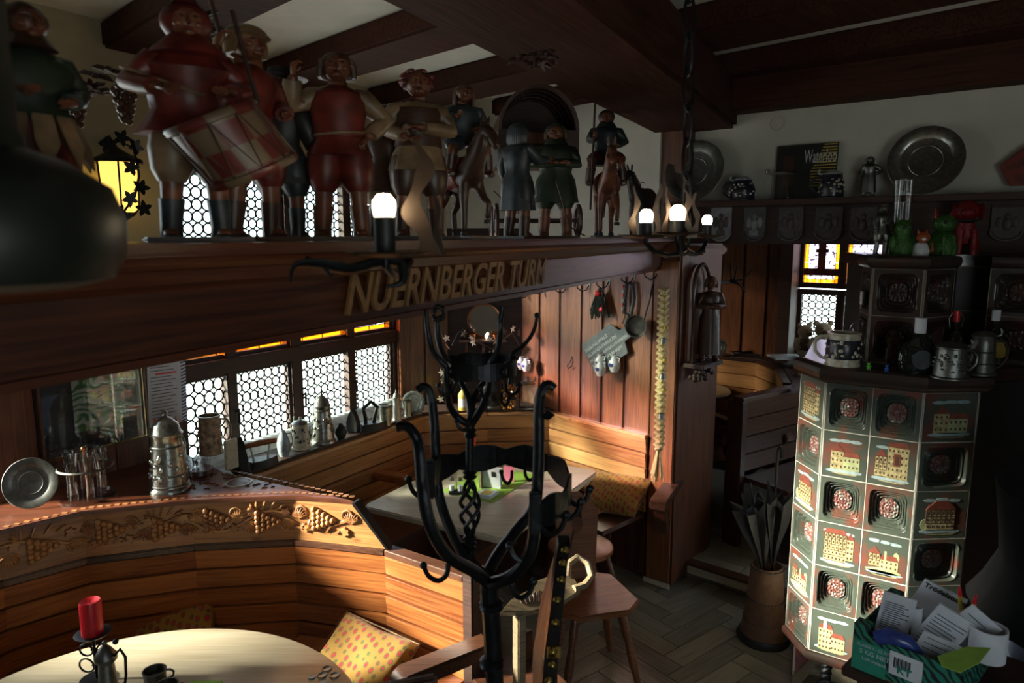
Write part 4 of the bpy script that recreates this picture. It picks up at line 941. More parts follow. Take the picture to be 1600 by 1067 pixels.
# ================================================================ CHAIRS
def scallop_board(w_, h, hole=True):
    P = [(-w_*.36, 0), (-w_*.42, h*.3), (-w_*.5, h*.62), (-w_*.52, h*.78), (-w_*.42, h*.84), (-w_*.36, h*.93), (-w_*.22, h*.93), (-w_*.10, h), (w_*.10, h), (w_*.22, h*.93), (w_*.36, h*.93), (w_*.42, h*.84), (w_*.52, h*.78), (w_*.5, h*.62), (w_*.42, h*.3), (w_*.36, 0)]
    return P
def peasant_chair(name, label, x, y, yaw, mt='walnut', carved=False, rnd=False, sz=.45, group=None, bw=.30):
    t = thing(name, label, 'chair' if not rnd else 'stool', (x, y, 0), yaw)
    if rnd: obj('seat', B().lathe([(0, sz-.03), (.17, sz-.03), (.18, sz-.018), (.178, sz), (.165, sz+.004), (0, sz)], 36), M[mt], t, smooth=True)
    else:
        P = [(-.2, -.12), (-.12, -.2), (.12, -.2), (.2, -.12), (.17, .15), (.1, .19), (-.1, .19), (-.17, .15)]; obj('seat', B().prism(P, sz-.032, sz), M[mt], t, bevel=.006)
    for sx_ in (-1, 1):
        for sy in (-1, 1):
            p0, p1 = Vector((sx_*.11, sy*.11, sz-.03)), Vector((sx_*.19, sy*.19, 0)); P = [p0.lerp(p1, q/8) for q in range(9)]
            obj('leg', B().tube(P, [.014, .02, .022, .016, .021, .022, .018, .015, .013], 8), M[mt], t, smooth=True)
    if not rnd:
        b = B(); b.T = Matrix.Translation((0, .15, sz)) @ Matrix.Rotation(-.22, 4, 'X') @ Matrix.Rotation(PI/2, 4, 'X')
        w_, h = bw, .43; O = scallop_board(w_, h); n = len(O); c = (0, h*.62)
        Hh = [(c[0]+.032*math.cos(2*PI*i/n-2.2)*1.0, c[1]+.04*math.sin(2*PI*i/n-2.2)) for i in range(n)]
        if mt: 
            vs = [(x_, y_, z_) for z_ in (-.012, .012) for (x_, y_) in O]+[(x_, y_, z_) for z_ in (-.012, .012) for (x_, y_) in Hh]
            fs = []
            for i in range(n):
                j = (i+1) % n
                fs += [(i, j, n+j, n+i), (2*n+j, 2*n+i, 3*n+i, 3*n+j), (j, i, 2*n+i, 2*n+j), (n+i, n+j, 3*n+j, 3*n+i)]
            b.add(vs, fs)
        bo = obj('backrest', b, M[mt], t, bevel=.003)
        if carved:
            v = B(); v.T = b.T
            for k in range(10): v.tube([(.09*math.cos(k*.63+q*.2)*(.5+q*.05), .30+.07*math.sin(k*.63+q*.2)*(.5+q*.05)-.02, -.014) for q in range(8)], .003, 4)
            o = obj('carving', v, M['dark'], bo, smooth=True); o['kind'] = 'stuff'
    return t
pC = Z(906, 925, .45); peasant_chair('peasant_chair', 'brown peasant chair with a hole in its scalloped back, by the maple table', pC.x+.05, pC.y, .25, mt='chairwood', bw=.22)
pS = Z(915, 862, .47); peasant_chair('round_stool', 'round brown stool seat behind the peasant chair', pS.x-.02, pS.y+.08, .3, rnd=True, sz=.47, mt='chairwood')
M['palewood'] = wood('pale_grey_oak', (.10, .07, .045), (.34, .25, .15), rough=.45)
cc2 = thing('carved_chair', 'old pale carved chair back with a handle loop, right of the iron coat stand', 'chair')
b = B(); Tc = frame(Z(782, 955, .86).xy, (Z(905, 915, .86)-Z(782, 955, .86)).xy)
LL = (Z(905, 915, .86)-Z(782, 955, .86)).xy.length
b.T = Tc @ Matrix.Translation((0, 0, .86)) @ Matrix.Rotation(.55, 4, 'X')
b.prism([(0, 0), (.06, .03), (.14, .045), (.2, .07), (LL-.05, .075), (LL, .06), (LL, -.02), (.22, -.045), (.10, -.035)], -.03, 0); bo = obj('top_board', b, M['palewood'], cc2, bevel=.004)
v = B(); v.T = b.T
for k in range(9): v.tube([(.1+.017*k+.012*math.cos(q*.8+k), .01+.018*math.sin(q*.8+k*1.3), .002) for q in range(8)], .0022, 4)
o = obj('carving', v, M['walnut'], bo, smooth=True); o['kind'] = 'stuff'
b = B(); b.T = Tc @ Matrix.Translation((LL+.0, .01, .87)) @ Matrix.Rotation(.55, 4, 'X'); b.tube([(-.03, .03, 0), (.0, .075, .01), (.045, .085, .02), (.07, .05, .02), (.06, .0, .01), (.02, -.02, 0), (-.03, -.02, 0)], .014, 8); obj('handle_loop', b, M['palewood'], cc2, smooth=True)
for xx, m_ in ((.06, 'palewood'), (.20, 'walnut')):
    obj('leg', B().box(xx, xx+.035, -.02, .02, 0, .835), M[m_], cc2, mat4=Tc, bevel=.004)
obj('rear_leg', B().box(.10, .13, .2, .23, 0, .60), M['walnut'], cc2, mat4=Tc, bevel=.004)
obj('rear_leg', B().box(.24, .27, .2, .23, 0, .60), M['walnut'], cc2, mat4=Tc, bevel=.004)
obj('seat', B().box(.0, .30, .0, .28, .45, .48), M['walnut'], cc2, mat4=Tc, bevel=.005)
# studded leather edged chair
sc = thing('studded_chair', 'tall carved wooden chair edge with black leather and big brass studs', 'chair')
SP = [(882, 850, 1.62), (877, 880, 1.60), (872, 930, 1.56), (867, 975, 1.53), (862, 1015, 1.50), (858, 1067, 1.47), (855, 1110, 1.44)]
P = path(SP, 4)
rib = B()
for i in range(len(P)-1):
    w0 = .014+.002*i/len(P)
    rib.add([P[i]+Vector((-w0, 0, 0)), P[i]+Vector((w0, -.005, 0)), P[i+1]+Vector((w0, -.005, 0)), P[i+1]+Vector((-w0, 0, 0)), P[i]+Vector((-w0, .05, 0)), P[i]+Vector((w0, .05, 0)), P[i+1]+Vector((w0, .05, 0)), P[i+1]+Vector((-w0, .05, 0))], [(3, 2, 1, 0), (0, 4, 7, 3), (2, 6, 5, 1), (4, 5, 6, 7)])
M['bleather'] = mat('black_leather', (.012, .010, .012), .22, bump=.5)
obj('leather_edge', rib, M['bleather'], sc)
for px, py, Y in ((883, 860, 1.605), (880, 880, 1.59), (877, 906, 1.57), (871, 938, 1.545), (868, 973, 1.52), (864, 1018, 1.49), (863, 1039, 1.475), (857, 1064, 1.46)):
    o = obj('brass_stud', B().lathe([(0, .008), (.006, .006), (.010, .0)], 14), M['brass'], sc, smooth=True); o.matrix_local = Matrix.Translation(D(px, py, Y-.003)) @ Matrix.Rotation(PI/2, 4, 'X')
obj('stud_plate', B().box(-.016, .016, -.004, .0, -.014, .014), M['brass'], sc).matrix_local = Matrix.Translation(D(865, 1018, 1.493))
b = B(); w_ = [Vector(D(875, 855, 1.63)), Vector(D(868, 860, 1.66)), Vector(D(846, 930, 1.70)), Vector(D(834, 1010, 1.68)), Vector(D(830, 1110, 1.62)), Vector(D(852, 1110, 1.46)), Vector(D(857, 1000, 1.52)), Vector(D(866, 930, 1.57))]
vs = w_+[p+Vector((.02, .05, 0)) for p in w_]; n = len(w_)
b.add(vs, [tuple(range(n)), tuple(reversed(range(n, 2*n)))]+[(i, n+i, n+(i+1) % n, (i+1) % n) for i in range(n)]); obj('wooden_cheek', b, M['darkv'], sc)
pz = P[-1]; obj('rear_post', B().box(pz.x-.02, pz.x+.02, pz.y, pz.y+.05, 0, pz.z+.01), M['dark'], sc)
obj('seat', B().box(pz.x-.02, pz.x+.38, pz.y+.0, pz.y+.42, .42, .46), M['dark'], sc); obj('leg', B().box(pz.x+.32, pz.x+.36, pz.y, pz.y+.04, 0, .42), M['dark'], sc)
obj('leg', B().box(pz.x+.32, pz.x+.36, pz.y+.38, pz.y+.42, 0, .42), M['dark'], sc); obj('leg', B().box(pz.x-.02, pz.x+.02, pz.y+.38, pz.y+.42, 0, .42), M['dark'], sc)
# ================================================================ CARVED FIGURES
def skin(name, V, E, R, m, parent, sub=1):
    me = bpy.data.meshes.new(name); me.from_pydata([tuple(v) for v in V], E, []); o = bpy.data.objects.new(name, me); C.objects.link(o)
    md = o.modifiers.new('s', 'SKIN'); md.use_smooth_shade = True; md.branch_smoothing = .6
    for i, r in enumerate(R):
        d = me.skin_vertices[0].data[i]; r = r if isinstance(r, tuple) else (r, r); d.radius = r
    me.skin_vertices[0].data[0].use_root = True
    sb_ = o.modifiers.new('u', 'SUBSURF'); sb_.levels = sub; sb_.render_levels = sub
    me2 = bpy.data.meshes.new_from_object(o.evaluated_get(bpy.context.evaluated_depsgraph_get())); bpy.data.objects.remove(o); bpy.data.meshes.remove(me)
    me2.materials.clear(); me2.materials.append(m); me2.shade_smooth()
    o = bpy.data.objects.new(name, me2); C.objects.link(o); o.parent = parent; return o
def hand_b(b, wrist, d, s, curl=.5):
    """palm, four unequal bent fingers and a side thumb; s = hand length"""
    d = Vector(d).normalized(); sd_ = d.orthogonal().normalized(); up = d.cross(sd_); w = Vector(wrist)
    if abs(sd_.z) > abs(up.z): sd_, up = up, sd_
    c = w+d*s*.25; b.tube([w-d*s*.05, w+d*s*.12, w+d*s*.35, w+d*s*.48], [s*.17, s*.2, s*.22, s*.16], 8, flat=.6)
    for k, L_ in enumerate((.42, .48, .45, .34)):
        o = w+d*s*.44+sd_*s*(.15-.1*k); L_ *= s; a = curl*1.1
        p1 = o+(d*math.cos(a*.5)-up*math.sin(a*.5))*L_*.4; p2 = p1+(d*math.cos(a*1.4)-up*math.sin(a*1.4))*L_*.35; p3 = p2+(d*math.cos(a*2.1)-up*math.sin(a*2.1))*L_*.25
        b.tube([o, p1, p2, p3], [s*.062, s*.056, s*.05, s*.035], 6)
    o = w+d*s*.12+sd_*s*.17; p1 = o+(d*.6+sd_*.7).normalized()*s*.18; p2 = p1+(d*.9+sd_*.15-up*.4).normalized()*s*.16
    b.tube([o, p1, p2], [s*.07, s*.06, s*.045], 6)
def head_face(t, hc, r, m, hair=None, hairm='hair', yaw=0, beard=False):
    """face features as part of the head; hc = head centre, faces -y"""
    R = Matrix.Translation(hc) @ Matrix.Rotation(yaw, 4, 'Z')
    b = B(); b.T = R
    b.sph((0, 0, 0), (r*.78, r*.92, r), 16, 12); b.tube([(0, -r*.86, r*.22), (0, -r*1.02, -.02*r), (0, -r*1.16, -r*.18), (0, -r*.9, -r*.26)], [r*.06, r*.1, r*.15, r*.06], 7)
    for sx_ in (-1, 1):
        b.sph((sx_*r*.3, -r*.80, r*.18), (r*.15, r*.12, r*.09), 8, 6); b.tube([(sx_*r*.12, -r*.92, r*.33), (sx_*r*.3, -r*.90, r*.38), (sx_*r*.5, -r*.74, r*.32)], r*.055, 5)
        b.sph((sx_*r*.80, r*.02, -r*.02), (r*.09, r*.17, r*.24), 7, 6); b.sph((sx_*r*.4, -r*.66, -r*.2), (r*.24, r*.2, r*.2), 8, 6)
    b.sph((0, -r*.74, -r*.66), (r*.28, r*.24, r*.2), 8, 6)
    o = obj('head', b, m, t, smooth=True)
    b = B(); b.T = R
    for zz in (-.42, -.50): b.tube([(-r*.22, -r*.84, r*(zz+.02)), (0, -r*.96, r*zz), (r*.22, -r*.84, r*(zz+.02))], [r*.03, r*.055, r*.03], 5)
    obj('lips', b, M['redpaint'], o, smooth=True)
    b = B(); b.T = R
    for sx_ in (-1, 1): b.sph((sx_*r*.3, -r*.89, r*.18), (r*.07, r*.05, r*.055), 7, 5)
    obj('eyes', b, M['black'], o, smooth=True)
    if beard:
        b = B(); b.T = R; b.sph((0, -r*.55, -r*.85), (r*.5, r*.5, r*.5), 10, 8); b.sph((0, -r*.92, -r*.33), (r*.3, r*.1, r*.08), 8, 6); obj('beard', b, M[hairm], o, smooth=True)
    if hair:
        b = B(); b.T = R; rnd = random.Random(int(hc[2]*1e4))
        b.sph((0, r*.22, r*.24), (r*.96, r*.92, r*.92), 16, 12)
        if hair == 'long':
            for k in range(16):
                a = PI*.02+PI*.96*k/15 ; x, y = r*.85*math.cos(a), r*.15+r*.85*math.sin(a); b.tube([(x, y, r*.4), (x*1.12, y*1.1, -r*.3), (x*1.15, y*1.1, -r*1.1), (x*1.0, y*1.0, -r*1.5)], [r*.2, r*.2, r*.18, r*.08], 6)
        elif hair == 'bob':
            for k in range(18):
                a = -PI*.08+PI*1.16*k/17; x, y = r*.86*math.cos(a), r*.12+r*.84*math.sin(a); b.tube([(x*.9, y*.9, r*.5), (x*1.1, y*1.08, 0), (x*1.14, y*1.1, -r*.75)], [r*.2, r*.2, r*.13], 6)
        elif hair == 'curly':
            for k in range(60):
                a = rnd.uniform(-.1*PI, PI*1.1); e = rnd.uniform(-.6, 1.3); x, y, z = math.cos(a)*math.cos(e), math.sin(a)*math.cos(e)*1.0, math.sin(e); b.sph((x*r*.98, r*.15+y*r*.9, r*.2+z*r*.95), r*.24, 6, 5)
        obj('hair', b, M[hairm], o, smooth=True)
    return o
def elli_lathe(b, prof, n=24, fold=0, k=9, c=(0, 0)):
    vs = []; fs = []; m_ = len(prof)
    for i in range(n):
        a = 2*PI*i/n
        for (rx, ry, z, cx, cy) in prof:
            q = 1+fold*math.sin(a*k)*min(1, max(0, (prof[0][2]-z)/(prof[0][2]-prof[-1][2]+1e-6)))
            vs.append((c[0]+cx+rx*q*math.cos(a), c[1]+cy+ry*q*math.sin(a), z))
    for i in range(n):
        j = (i+1) % n
        for t in range(m_-1): fs.append((i*m_+t, i*m_+t+1, j*m_+t+1, j*m_+t))
    fs.append(tuple(i*m_ for i in range(n))); fs.append(tuple(i*m_+m_-1 for i in reversed(range(n))))
    b.add(vs, fs)
ARM = {'down': ((.135, .0, .66), (.15, -.05, .53)), 'bent': ((.15, .01, .66), (.07, -.13, .60)), 'up': ((.19, -.02, .70), (.17, -.08, .87)), 'fwd': ((.13, -.07, .68), (.10, -.20, .70)), 'hip': ((.19, .02, .66), (.11, -.05, .55)), 'cross': ((.14, -.03, .66), (-.03, -.13, .66)), 'drum': ((.17, -.02, .67), (.10, -.16, .63)), 'wide': ((.22, -.01, .73), (.30, -.05, .80))}
def figure(name, label, loc, h, yaw, coat, legs, hair='bob', hairm='hair', hat=None, hatm=None, L_='bent', R_='down', hem=.40, sleeves=None, skinm='skin', boots='brownp', lean=0, sit=False, group=None, vest=None, base=True, hyaw=0, fat=1.0, beard=False, pants=True, cat='figurine', belt=None):
    t = thing(name, label, cat, loc, yaw, group); S = h
    def v(x, y, z): return Vector((x*S, y*S, z*S))
    hipz = .50
    if sit:
        kneeL, kneeR = (.12, -.14, .44), (-.12, -.14, .44); ankL, ankR = (.14, -.12, .22), (-.14, -.12, .22)
    else:
        kneeL, kneeR = (.07, -.02, .27), (-.07, .0, .27); ankL, ankR = (.08, 0, .05), (-.08, .02, .05)
    V = [v(0, 0, .52), v(0, -.0+lean*.1, .62), v(0, lean*.35, .74), v(0, lean*.5-.01, .815), v(0, lean*.6-.015, .88)]
    E = [(0, 1), (1, 2), (2, 3), (3, 4)]; R = [(.085*fat, .07*fat), (.078*fat, .06*fat), (.10*fat, .07), (.035, .035), (.042, .042)]
    hands = []
    for sgn, pose in ((1, L_), (-1, R_)):
        e, w = ARM[pose]; i = len(V); V += [v(sgn*.095, lean*.4, .775), v(sgn*e[0], e[1]+lean*.4, e[2]), v(sgn*w[0], w[1]+lean*.4, w[2])]; E += [(2, i), (i, i+1), (i+1, i+2)]; R += [.042, .032, .022]
        hands.append((V[i+2].copy(), (V[i+2]-V[i+1]).normalized(), sgn, V[i].copy(), V[i+1].copy()))
    for sgn, kn, an in ((1, kneeL, ankL), (-1, kneeR, ankR)):
        i = len(V); V += [v(sgn*.055, 0, .48), v(*kn), v(*an), v(an[0]*1.1, an[1]-.07, an[2]-.025)]; E += [(0, i), (i, i+1), (i+1, i+2), (i+2, i+3)]; R += [.058, .042, .03, .022]
    R = [(a*S if not isinstance(a, tuple) else (a[0]*S, a[1]*S)) for a in R]
    body = skin('body', V, E, R, M[skinm], t, 1)
    hc = v(0, lean*.6-.02, .925); head_face(t, hc, .072*S, M[skinm], hair, hairm, hyaw, beard)
    for (w, d, sgn, s1, e1) in hands: hb = B(); hand_b(hb, w, d, .095*S, .8); obj('hand', hb, M[skinm], t, smooth=True)
    pass
    b = B(); ly = lean*.4
    pr = [(.045, .045, .83, 0, lean*.5), (.11, .075, .795, 0, ly), (.118*fat, .088*fat, .74, 0, ly*.8), (.10*fat, .078*fat, .64, 0, ly*.3), (.092*fat, .074*fat, .58, 0, 0), (.115*fat, .09*fat, .52, 0, 0)]
    if hem < .5: pr += [(.125*fat, .10*fat, (.52+hem)/2, 0, 0), (.135*fat, .11*fat, hem, 0, 0)]
    elli_lathe(b, [tuple(q*S for q in p) for p in pr], 28, .06, 7); ct = obj('coat', b, M[coat], t, smooth=True)
    sm = M[sleeves or coat]
    for (w, d, sgn, s1, e1) in hands: obj('sleeve', B().tube([s1-Vector((sgn*.03*S, 0, -.005*S)), s1, s1.lerp(e1, .5), e1, e1.lerp(w, .5), e1.lerp(w, .82)], [.045*S, .054*S, .05*S, .046*S, .042*S, .036*S], 10), sm, t, smooth=True)
    if vest:
        b = B(); elli_lathe(b, [tuple(q*S for q in p) for p in [(.105, .085, .785, 0, ly-.003), (.122, .096, .74, 0, ly*.8), (.106, .088, .62, 0, 0), (.112, .09, .56, 0, 0)]], 24); obj('vest', b, M[vest], t, smooth=True)
    if belt:
        b = B(); b.tube([(.104*fat*S*math.cos(a*PI/8), .086*fat*S*math.sin(a*PI/8), .575*S+.01*S*math.cos(a*PI/8)) for a in range(16)], .010*S, 6, closed=True); obj('belt', b, M[belt], t, smooth=True)
    if pants:
        b = B()
        for sgn, kn in ((1, kneeL), (-1, kneeR)):
            p0 = v(sgn*.055, 0, .50); p1 = v(*kn); b.tube([p0, p0.lerp(p1, .4), p0.lerp(p1, .8), p0.lerp(p1, 1.02)], [.07*S, .078*S, .066*S, .044*S], 10)
        obj('breeches', b, M[legs], t, smooth=True)
    for sgn, kn, an in ((1, kneeL, ankL), (-1, kneeR, ankR)):
        b = B(); p = v(*an); b.tube([p+v(0, .012, -.045), p+v(0, .0, -.03), p+v(.003*sgn, -.06, -.034), p+v(.005*sgn, -.095, -.036)], [.026*S, .034*S, .032*S, .018*S], 8, flat=.8); b.tube([v(*kn).lerp(p, .35), p+v(0, 0, .02), p+v(0, 0, -.03)], [.042*S, .036*S, .036*S], 8)
        obj('boot', b, M[boots], t, smooth=True)
    if hat == 'hood':
        b = B(); b.T = Matrix.Translation(hc); r = .072*S
        b.sph((0, r*.3, r*.15), (r*1.12, r*1.05, r*1.2), 16, 10); b.tube([(0, r*.2, r*1.0), (0, r*.4, r*1.6), (r*.3, r*1.1, r*1.7)], [r*.7, r*.4, r*.1], 8); b.lathe([(r*1.25, -r*1.25), (r*1.5, -r*1.5), (r*1.7, -r*1.9)], 16); b.lathe([(r*.8, -r*.7), (r*1.3, -r*1.3)], 16)
        obj('hood', b, M[hatm], t, smooth=True)
    elif hat == 'brim':
        b = B(); b.T = Matrix.Translation(hc); r = .072*S; b.lathe([(0, r*1.5), (r*.7, r*1.45), (r*.85, r*.7), (r*1.75, r*.62), (r*1.8, r*.52), (r*.8, r*.5)], 20); obj('hat', b, M[hatm], t, smooth=True)
    elif hat == 'cap':
        b = B(); b.T = Matrix.Translation(hc); r = .072*S; b.sph((0, r*.15, r*.5), (r*1.1, r*1.1, r*.75), 14, 8); b.lathe([(r*1.02, r*.3), (r*1.16, r*.42), (r*1.02, r*.55)], 16); obj('cap', b, M[hatm], t, smooth=True)
    elif hat == 'coif':
        b = B(); b.T = Matrix.Translation(hc); r = .072*S; b.sph((0, r*.24, r*.15), (r*1.0, r*1.0, r*1.1), 14, 10); b.lathe([(r*.75, -r*.6), (r*1.2, -r*1.4)], 16); obj('coif', b, M[hatm], t, smooth=True)
    if base or sit: t.scale = (1.32, 1.2, 1)
    if base: obj('base', B().box(-.17*S, .17*S, -.14*S, .12*S, -.0, .022*S), M['brownp'], t, bevel=.003)
    return t, v
def onshelf(px, off=.13):
    q = onwall(px, 300, ba+Vector((-bu.y, bu.x))*off, bu); return Vector((q.x, q.y, TOPZ))
def facing(p, extra=0): return math.atan2(-p.y, -p.x)+PI/2+extra
def hgt(p, ytop, yfoot): return (yfoot-ytop)/F*p.y*1.02
p = onshelf(305, .12); h = hgt(p, 38, 368)
t, v = figure('drummer_figure', 'carved hooded drummer with a big chequered drum, first large figure on the beam', p, h, facing(p, .1), 'redpaint', 'cream', None, hat='hood', hatm='redpaint', L_='drum', R_='drum', hem=.47, fat=1.28, lean=-.10, boots='bluegrey')
# drum, tilted
def checks(name, a, b_, sx_=1):
    m, n, l, p_ = _base(name); p_.inputs['Roughness'].default_value = .4; tc_ = n.new('ShaderNodeTexCoord'); g = n.new('ShaderNodeMapping'); g.inputs['Scale'].default_value = (6, 2, 2)
    s_x = n.new('ShaderNodeSeparateXYZ'); l.new(tc_.outputs['Object'], s_x.inputs[0])
    at = n.new('ShaderNodeMath'); at.operation = 'ARCTAN2'; l.new(s_x.outputs['Y'], at.inputs[0]); l.new(s_x.outputs['X'], at.inputs[1])
    cb = n.new('ShaderNodeCombineXYZ'); l.new(at.outputs[0], cb.inputs[0]); ml = n.new('ShaderNodeMath'); ml.operation = 'MULTIPLY'; ml.inputs[1].default_value = 17; l.new(s_x.outputs['Z'], ml.inputs[0]); l.new(ml.outputs[0], cb.inputs[1])
    c = n.new('ShaderNodeTexChecker'); c.inputs['Scale'].default_value = 1.6; c.inputs['Color1'].default_value = L(a); c.inputs['Color2'].default_value = L(b_); l.new(cb.outputs[0], c.inputs['Vector']); l.new(c.outputs['Color'], p_.inputs['Base Color']); return m
M['checks'] = checks('chequered_drum_paint', (.11, .018, .014), (.13, .09, .055))
S = h
dm = obj('drum', B().lathe([(0, -.14*S), (.148*S, -.14*S), (.158*S, -.13*S), (.158*S, -.11*S), (.150*S, -.105*S), (.150*S, .105*S), (.158*S, .11*S), (.158*S, .13*S), (.148*S, .14*S), (0, .138*S)], 32), M['checks'], t, smooth=True)
dm.matrix_local = Matrix.Translation((.10*S, -.24*S, .41*S)) @ Matrix.Rotation(-.55, 4, 'Y') @ Matrix.Rotation(.10, 4, 'X')
b = B()
for k in range(10): a0, a1_ = 2*PI*k/10, 2*PI*(k+.5)/10; b.tube([(.154*S*math.cos(a0), .154*S*math.sin(a0), .12*S), (.154*S*math.cos(a1_), .154*S*math.sin(a1_), -.12*S), (.154*S*math.cos(a0+2*PI/10), .154*S*math.sin(a0+2*PI/10), .12*S)], .004*S, 5)
obj('drum_cords', b, M['brownp'], dm)
obj('drumstick', B().tube([v(-.20, -.10, .72), v(.02, -.26, .60)], .007*S, 6), M['cream'], t)
obj('drumstick', B().tube([v(.19, -.2, .60), v(.13, -.16, .98)], .007*S, 6), M['dark'], t)
p = onshelf(395, .17); h = hgt(p, 60, 366)
t, v = figure('boy_figure', 'carved blond boy in rust coat looking right, behind the drummer', p, h, facing(p, .7), 'redpaint', 'redpaint', 'bob', 'blond', L_='bent', R_='up', hem=.44, hat='cap', hatm='blond')
obj('staff', B().tube([v(-.2, -.1, .70), v(-.16, -.08, .9), v(-.22, -.08, 1.18)], .008*h, 6), M['dark'], t)
p = onshelf(442, .25); h = hgt(p, 122, 366)
figure('cloaked_figure', 'dark figure with a brimmed hat seen from behind, between the boy and the red vest', p, h, facing(p, 2.6), 'black', 'bluegrey', 'bob', hat='brim', hatm='black', L_='down', R_='down', hem=.34, boots='bluegrey')
p = onshelf(533, .12); h = hgt(p, 97, 366)
figure('red_vest_figure', 'carved man in red vest and red breeches raising one hand', p, h, facing(p, .0), 'redpaint', 'redpaint', 'bob', 'hair', L_='hip', R_='up', hem=.46, sleeves='cream', vest='redpaint', belt='cream', boots='skin')
p = onshelf(604, .28); h = hgt(p, 172, 366)
figure('rust_coat_figure', 'small dark rust-coated figure half hidden behind the large bulb', p, h, facing(p, 2.9), 'brownp', 'cream', 'bob', hat='cap', hatm='brownp', hem=.36)
p = onshelf(655, .15); h = hgt(p, 124, 366)
figure('curly_man_figure', 'carved curly-haired man in a pale shirt playing before his chest', p, h, facing(p, .2), 'cream', 'brownp', 'curly', 'redpaint', L_='cross', R_='bent', hem=.42, sleeves='cream', vest='brownp')
# horses
def horse(name, label, loc, h, yaw, m, raised=True, rider=None, cat='figurine', cloth=None):
    t = thing(name, label, cat, loc, yaw); S = h
    def v(x, y, z): return Vector((x*S, y*S, z*S))
    V = [v(0, .25, .62), v(0, .05, .60), v(0, -.18, .62), v(0, -.32, .74), v(0, -.42, .92), v(0, -.47, 1.0), v(0, -.58, .90), v(0, -.66, .80), v(0, .33, .60), v(0, .40, .45), v(0, .40, .22)]
    E = [(0, 1), (1, 2), (2, 3), (3, 4), (4, 5), (5, 6), (6, 7), (0, 8), (8, 9), (9, 10)]
    R = [(.15, .16), (.14, .15), (.15, .16), (.10, .12), (.065, .09), (.06, .07), (.05, .06), (.035, .04), .05, .045, .015]
    for sgn in (-1, 1):
        i = len(V); lift = raised and sgn == 1
        V += [v(sgn*.08, -.2, .5), v(sgn*.09, -.28 if lift else -.2, .36), v(sgn*.09, -.38 if lift else -.21, .32 if lift else .2), v(sgn*.09, -.34 if lift else -.20, .16 if lift else .03)]
        E += [(2, i), (i, i+1), (i+1, i+2), (i+2, i+3)]; R += [.06, .045, .032, .03]
        i = len(V); V += [v(sgn*.08, .24, .5), v(sgn*.09, .16, .38), v(sgn*.09, .30, .24), v(sgn*.09, .27, .03)]; E += [(0, i), (i, i+1), (i+1, i+2), (i+2, i+3)]; R += [.08, .055, .034, .03]
    R = [(a*S, a*S) if not isinstance(a, tuple) else (a[0]*S, a[1]*S) for a in R]
    skin('body', V, E, R, M[m], t, 1)
    b = B()
    for k in range(9): q = v(0, -.24-.025*k, .84+.021*k); b.tube([q+v(0, .04, .0), q+v(.02*(-1)**k, .09, -.02), q+v(.03*(-1)**k, .10, -.12)], [.02*S, .022*S, .006*S], 5)
    obj('mane', b, M['hair'], t, smooth=True)
    b = B()
    for sgn in (-1, 1): b.tube([v(sgn*.03, -.44, 1.03), v(sgn*.04, -.45, 1.09), v(sgn*.04, -.46, 1.12)], [.02*S, .018*S, .003*S], 6); 
    obj('ears', b, M[m], t, smooth=True)
    b = B(); b.tube([v(.06, -.56, .90), v(0, -.60, .96), v(-.06, -.56, .90), v(0, -.56, .84)], .008*S, 5, closed=True); b.tube([v(.07, -.56, .88), v(.10, -.3, .85), v(.05, -.05, .85)], .006*S, 5); obj('bridle', b, M['dark'], t)
    for sgn in (-1, 1):
        for hx_, hz_ in ((-.20 if not (raised and sgn == 1) else -.34, 0 if not (raised and sgn == 1) else .12), (.27, 0)): obj('hoof', B().lathe([(.032*S, 0), (.036*S, .0), (.03*S, .04*S)], 10, v(sgn*.09, hx_, hz_)), M['black'], t)
    obj('saddle_cloth', B().tube([v(0, -.08, .615), v(0, .06, .60), v(0, .16, .62)], [(.165)*S, .17*S, .165*S], 16), M[cloth or 'brownp'], t, smooth=True)
    obj('base', B().box(-.16*S, .16*S, -.42*S, .42*S, -.02*S, .0), M['brownp'], t, bevel=.002)
    return t, v
p = onshelf(720, .16); hh_ = .205*p.y/1.9*1.5
pos = Vector((p.x, p.y, TOPZ+.01))
horse('carved_horse', 'carved tan horse stepping forward, carrying the long-haired rider', pos, hgt(p, 215, 364)*1.0, facing(p, .55), 'brownp', cloth='redpaint')
hh = hgt(p, 215, 364)
figure('long_haired_rider', 'carved long-haired rider in dark blue-grey on the tan horse', Vector((p.x+.01, p.y+.03, TOPZ+.01+hh*.40)), hgt(p, 96, 364)*.60, facing(p, .3), 'bluegrey', 'bluegrey', 'long', 'hair', L_='bent', R_='fwd', hem=.48, sit=True, base=False)
# covered wagon
p = onshelf(842, .26); wg = thing('covered_wagon', 'carved wagon with arched hood and spoked wheels on the beam', 'wagon', p, facing(p, .15))
Rw = 62/F*p.y; zc = (370-200)/F*p.y
b = B(); n = 20
for i in range(n):
    a0, a1_ = PI*i/n, PI*(i+1)/n
    for r0, r1 in ((Rw, Rw*.93),):
        vs = []
        for a in (a0, a1_):
            for r in (r0, r1):
                for y in (-.0, .32): vs.append((r*math.cos(a), y, zc-Rw*.15+r*math.sin(a)*1.1))
        b.add(vs, [(0, 1, 5, 4), (2, 6, 7, 3), (0, 4, 6, 2), (1, 3, 7, 5)])
obj('hood', b, M['brownp'], wg, smooth=True)
bb = B(); bb.T = Matrix.Rotation(PI/2, 4, 'X'); bb.prism([(Rw*.96*math.cos(q*PI/16), zc-Rw*.15+Rw*1.04*math.sin(q*PI/16)) for q in range(17)], -.33, -.32); obj('rear_panel', bb, M['dark'], wg)  # dark sheet added to stand in for the shade inside the hood
for k in range(5): obj('hoop', B().tube([(Rw*.94*math.cos(a*PI/14), .01+k*.07, zc-Rw*.15+Rw*1.03*math.sin(a*PI/14)) for a in range(15)], .006, 6), M['dark'], wg, smooth=True)
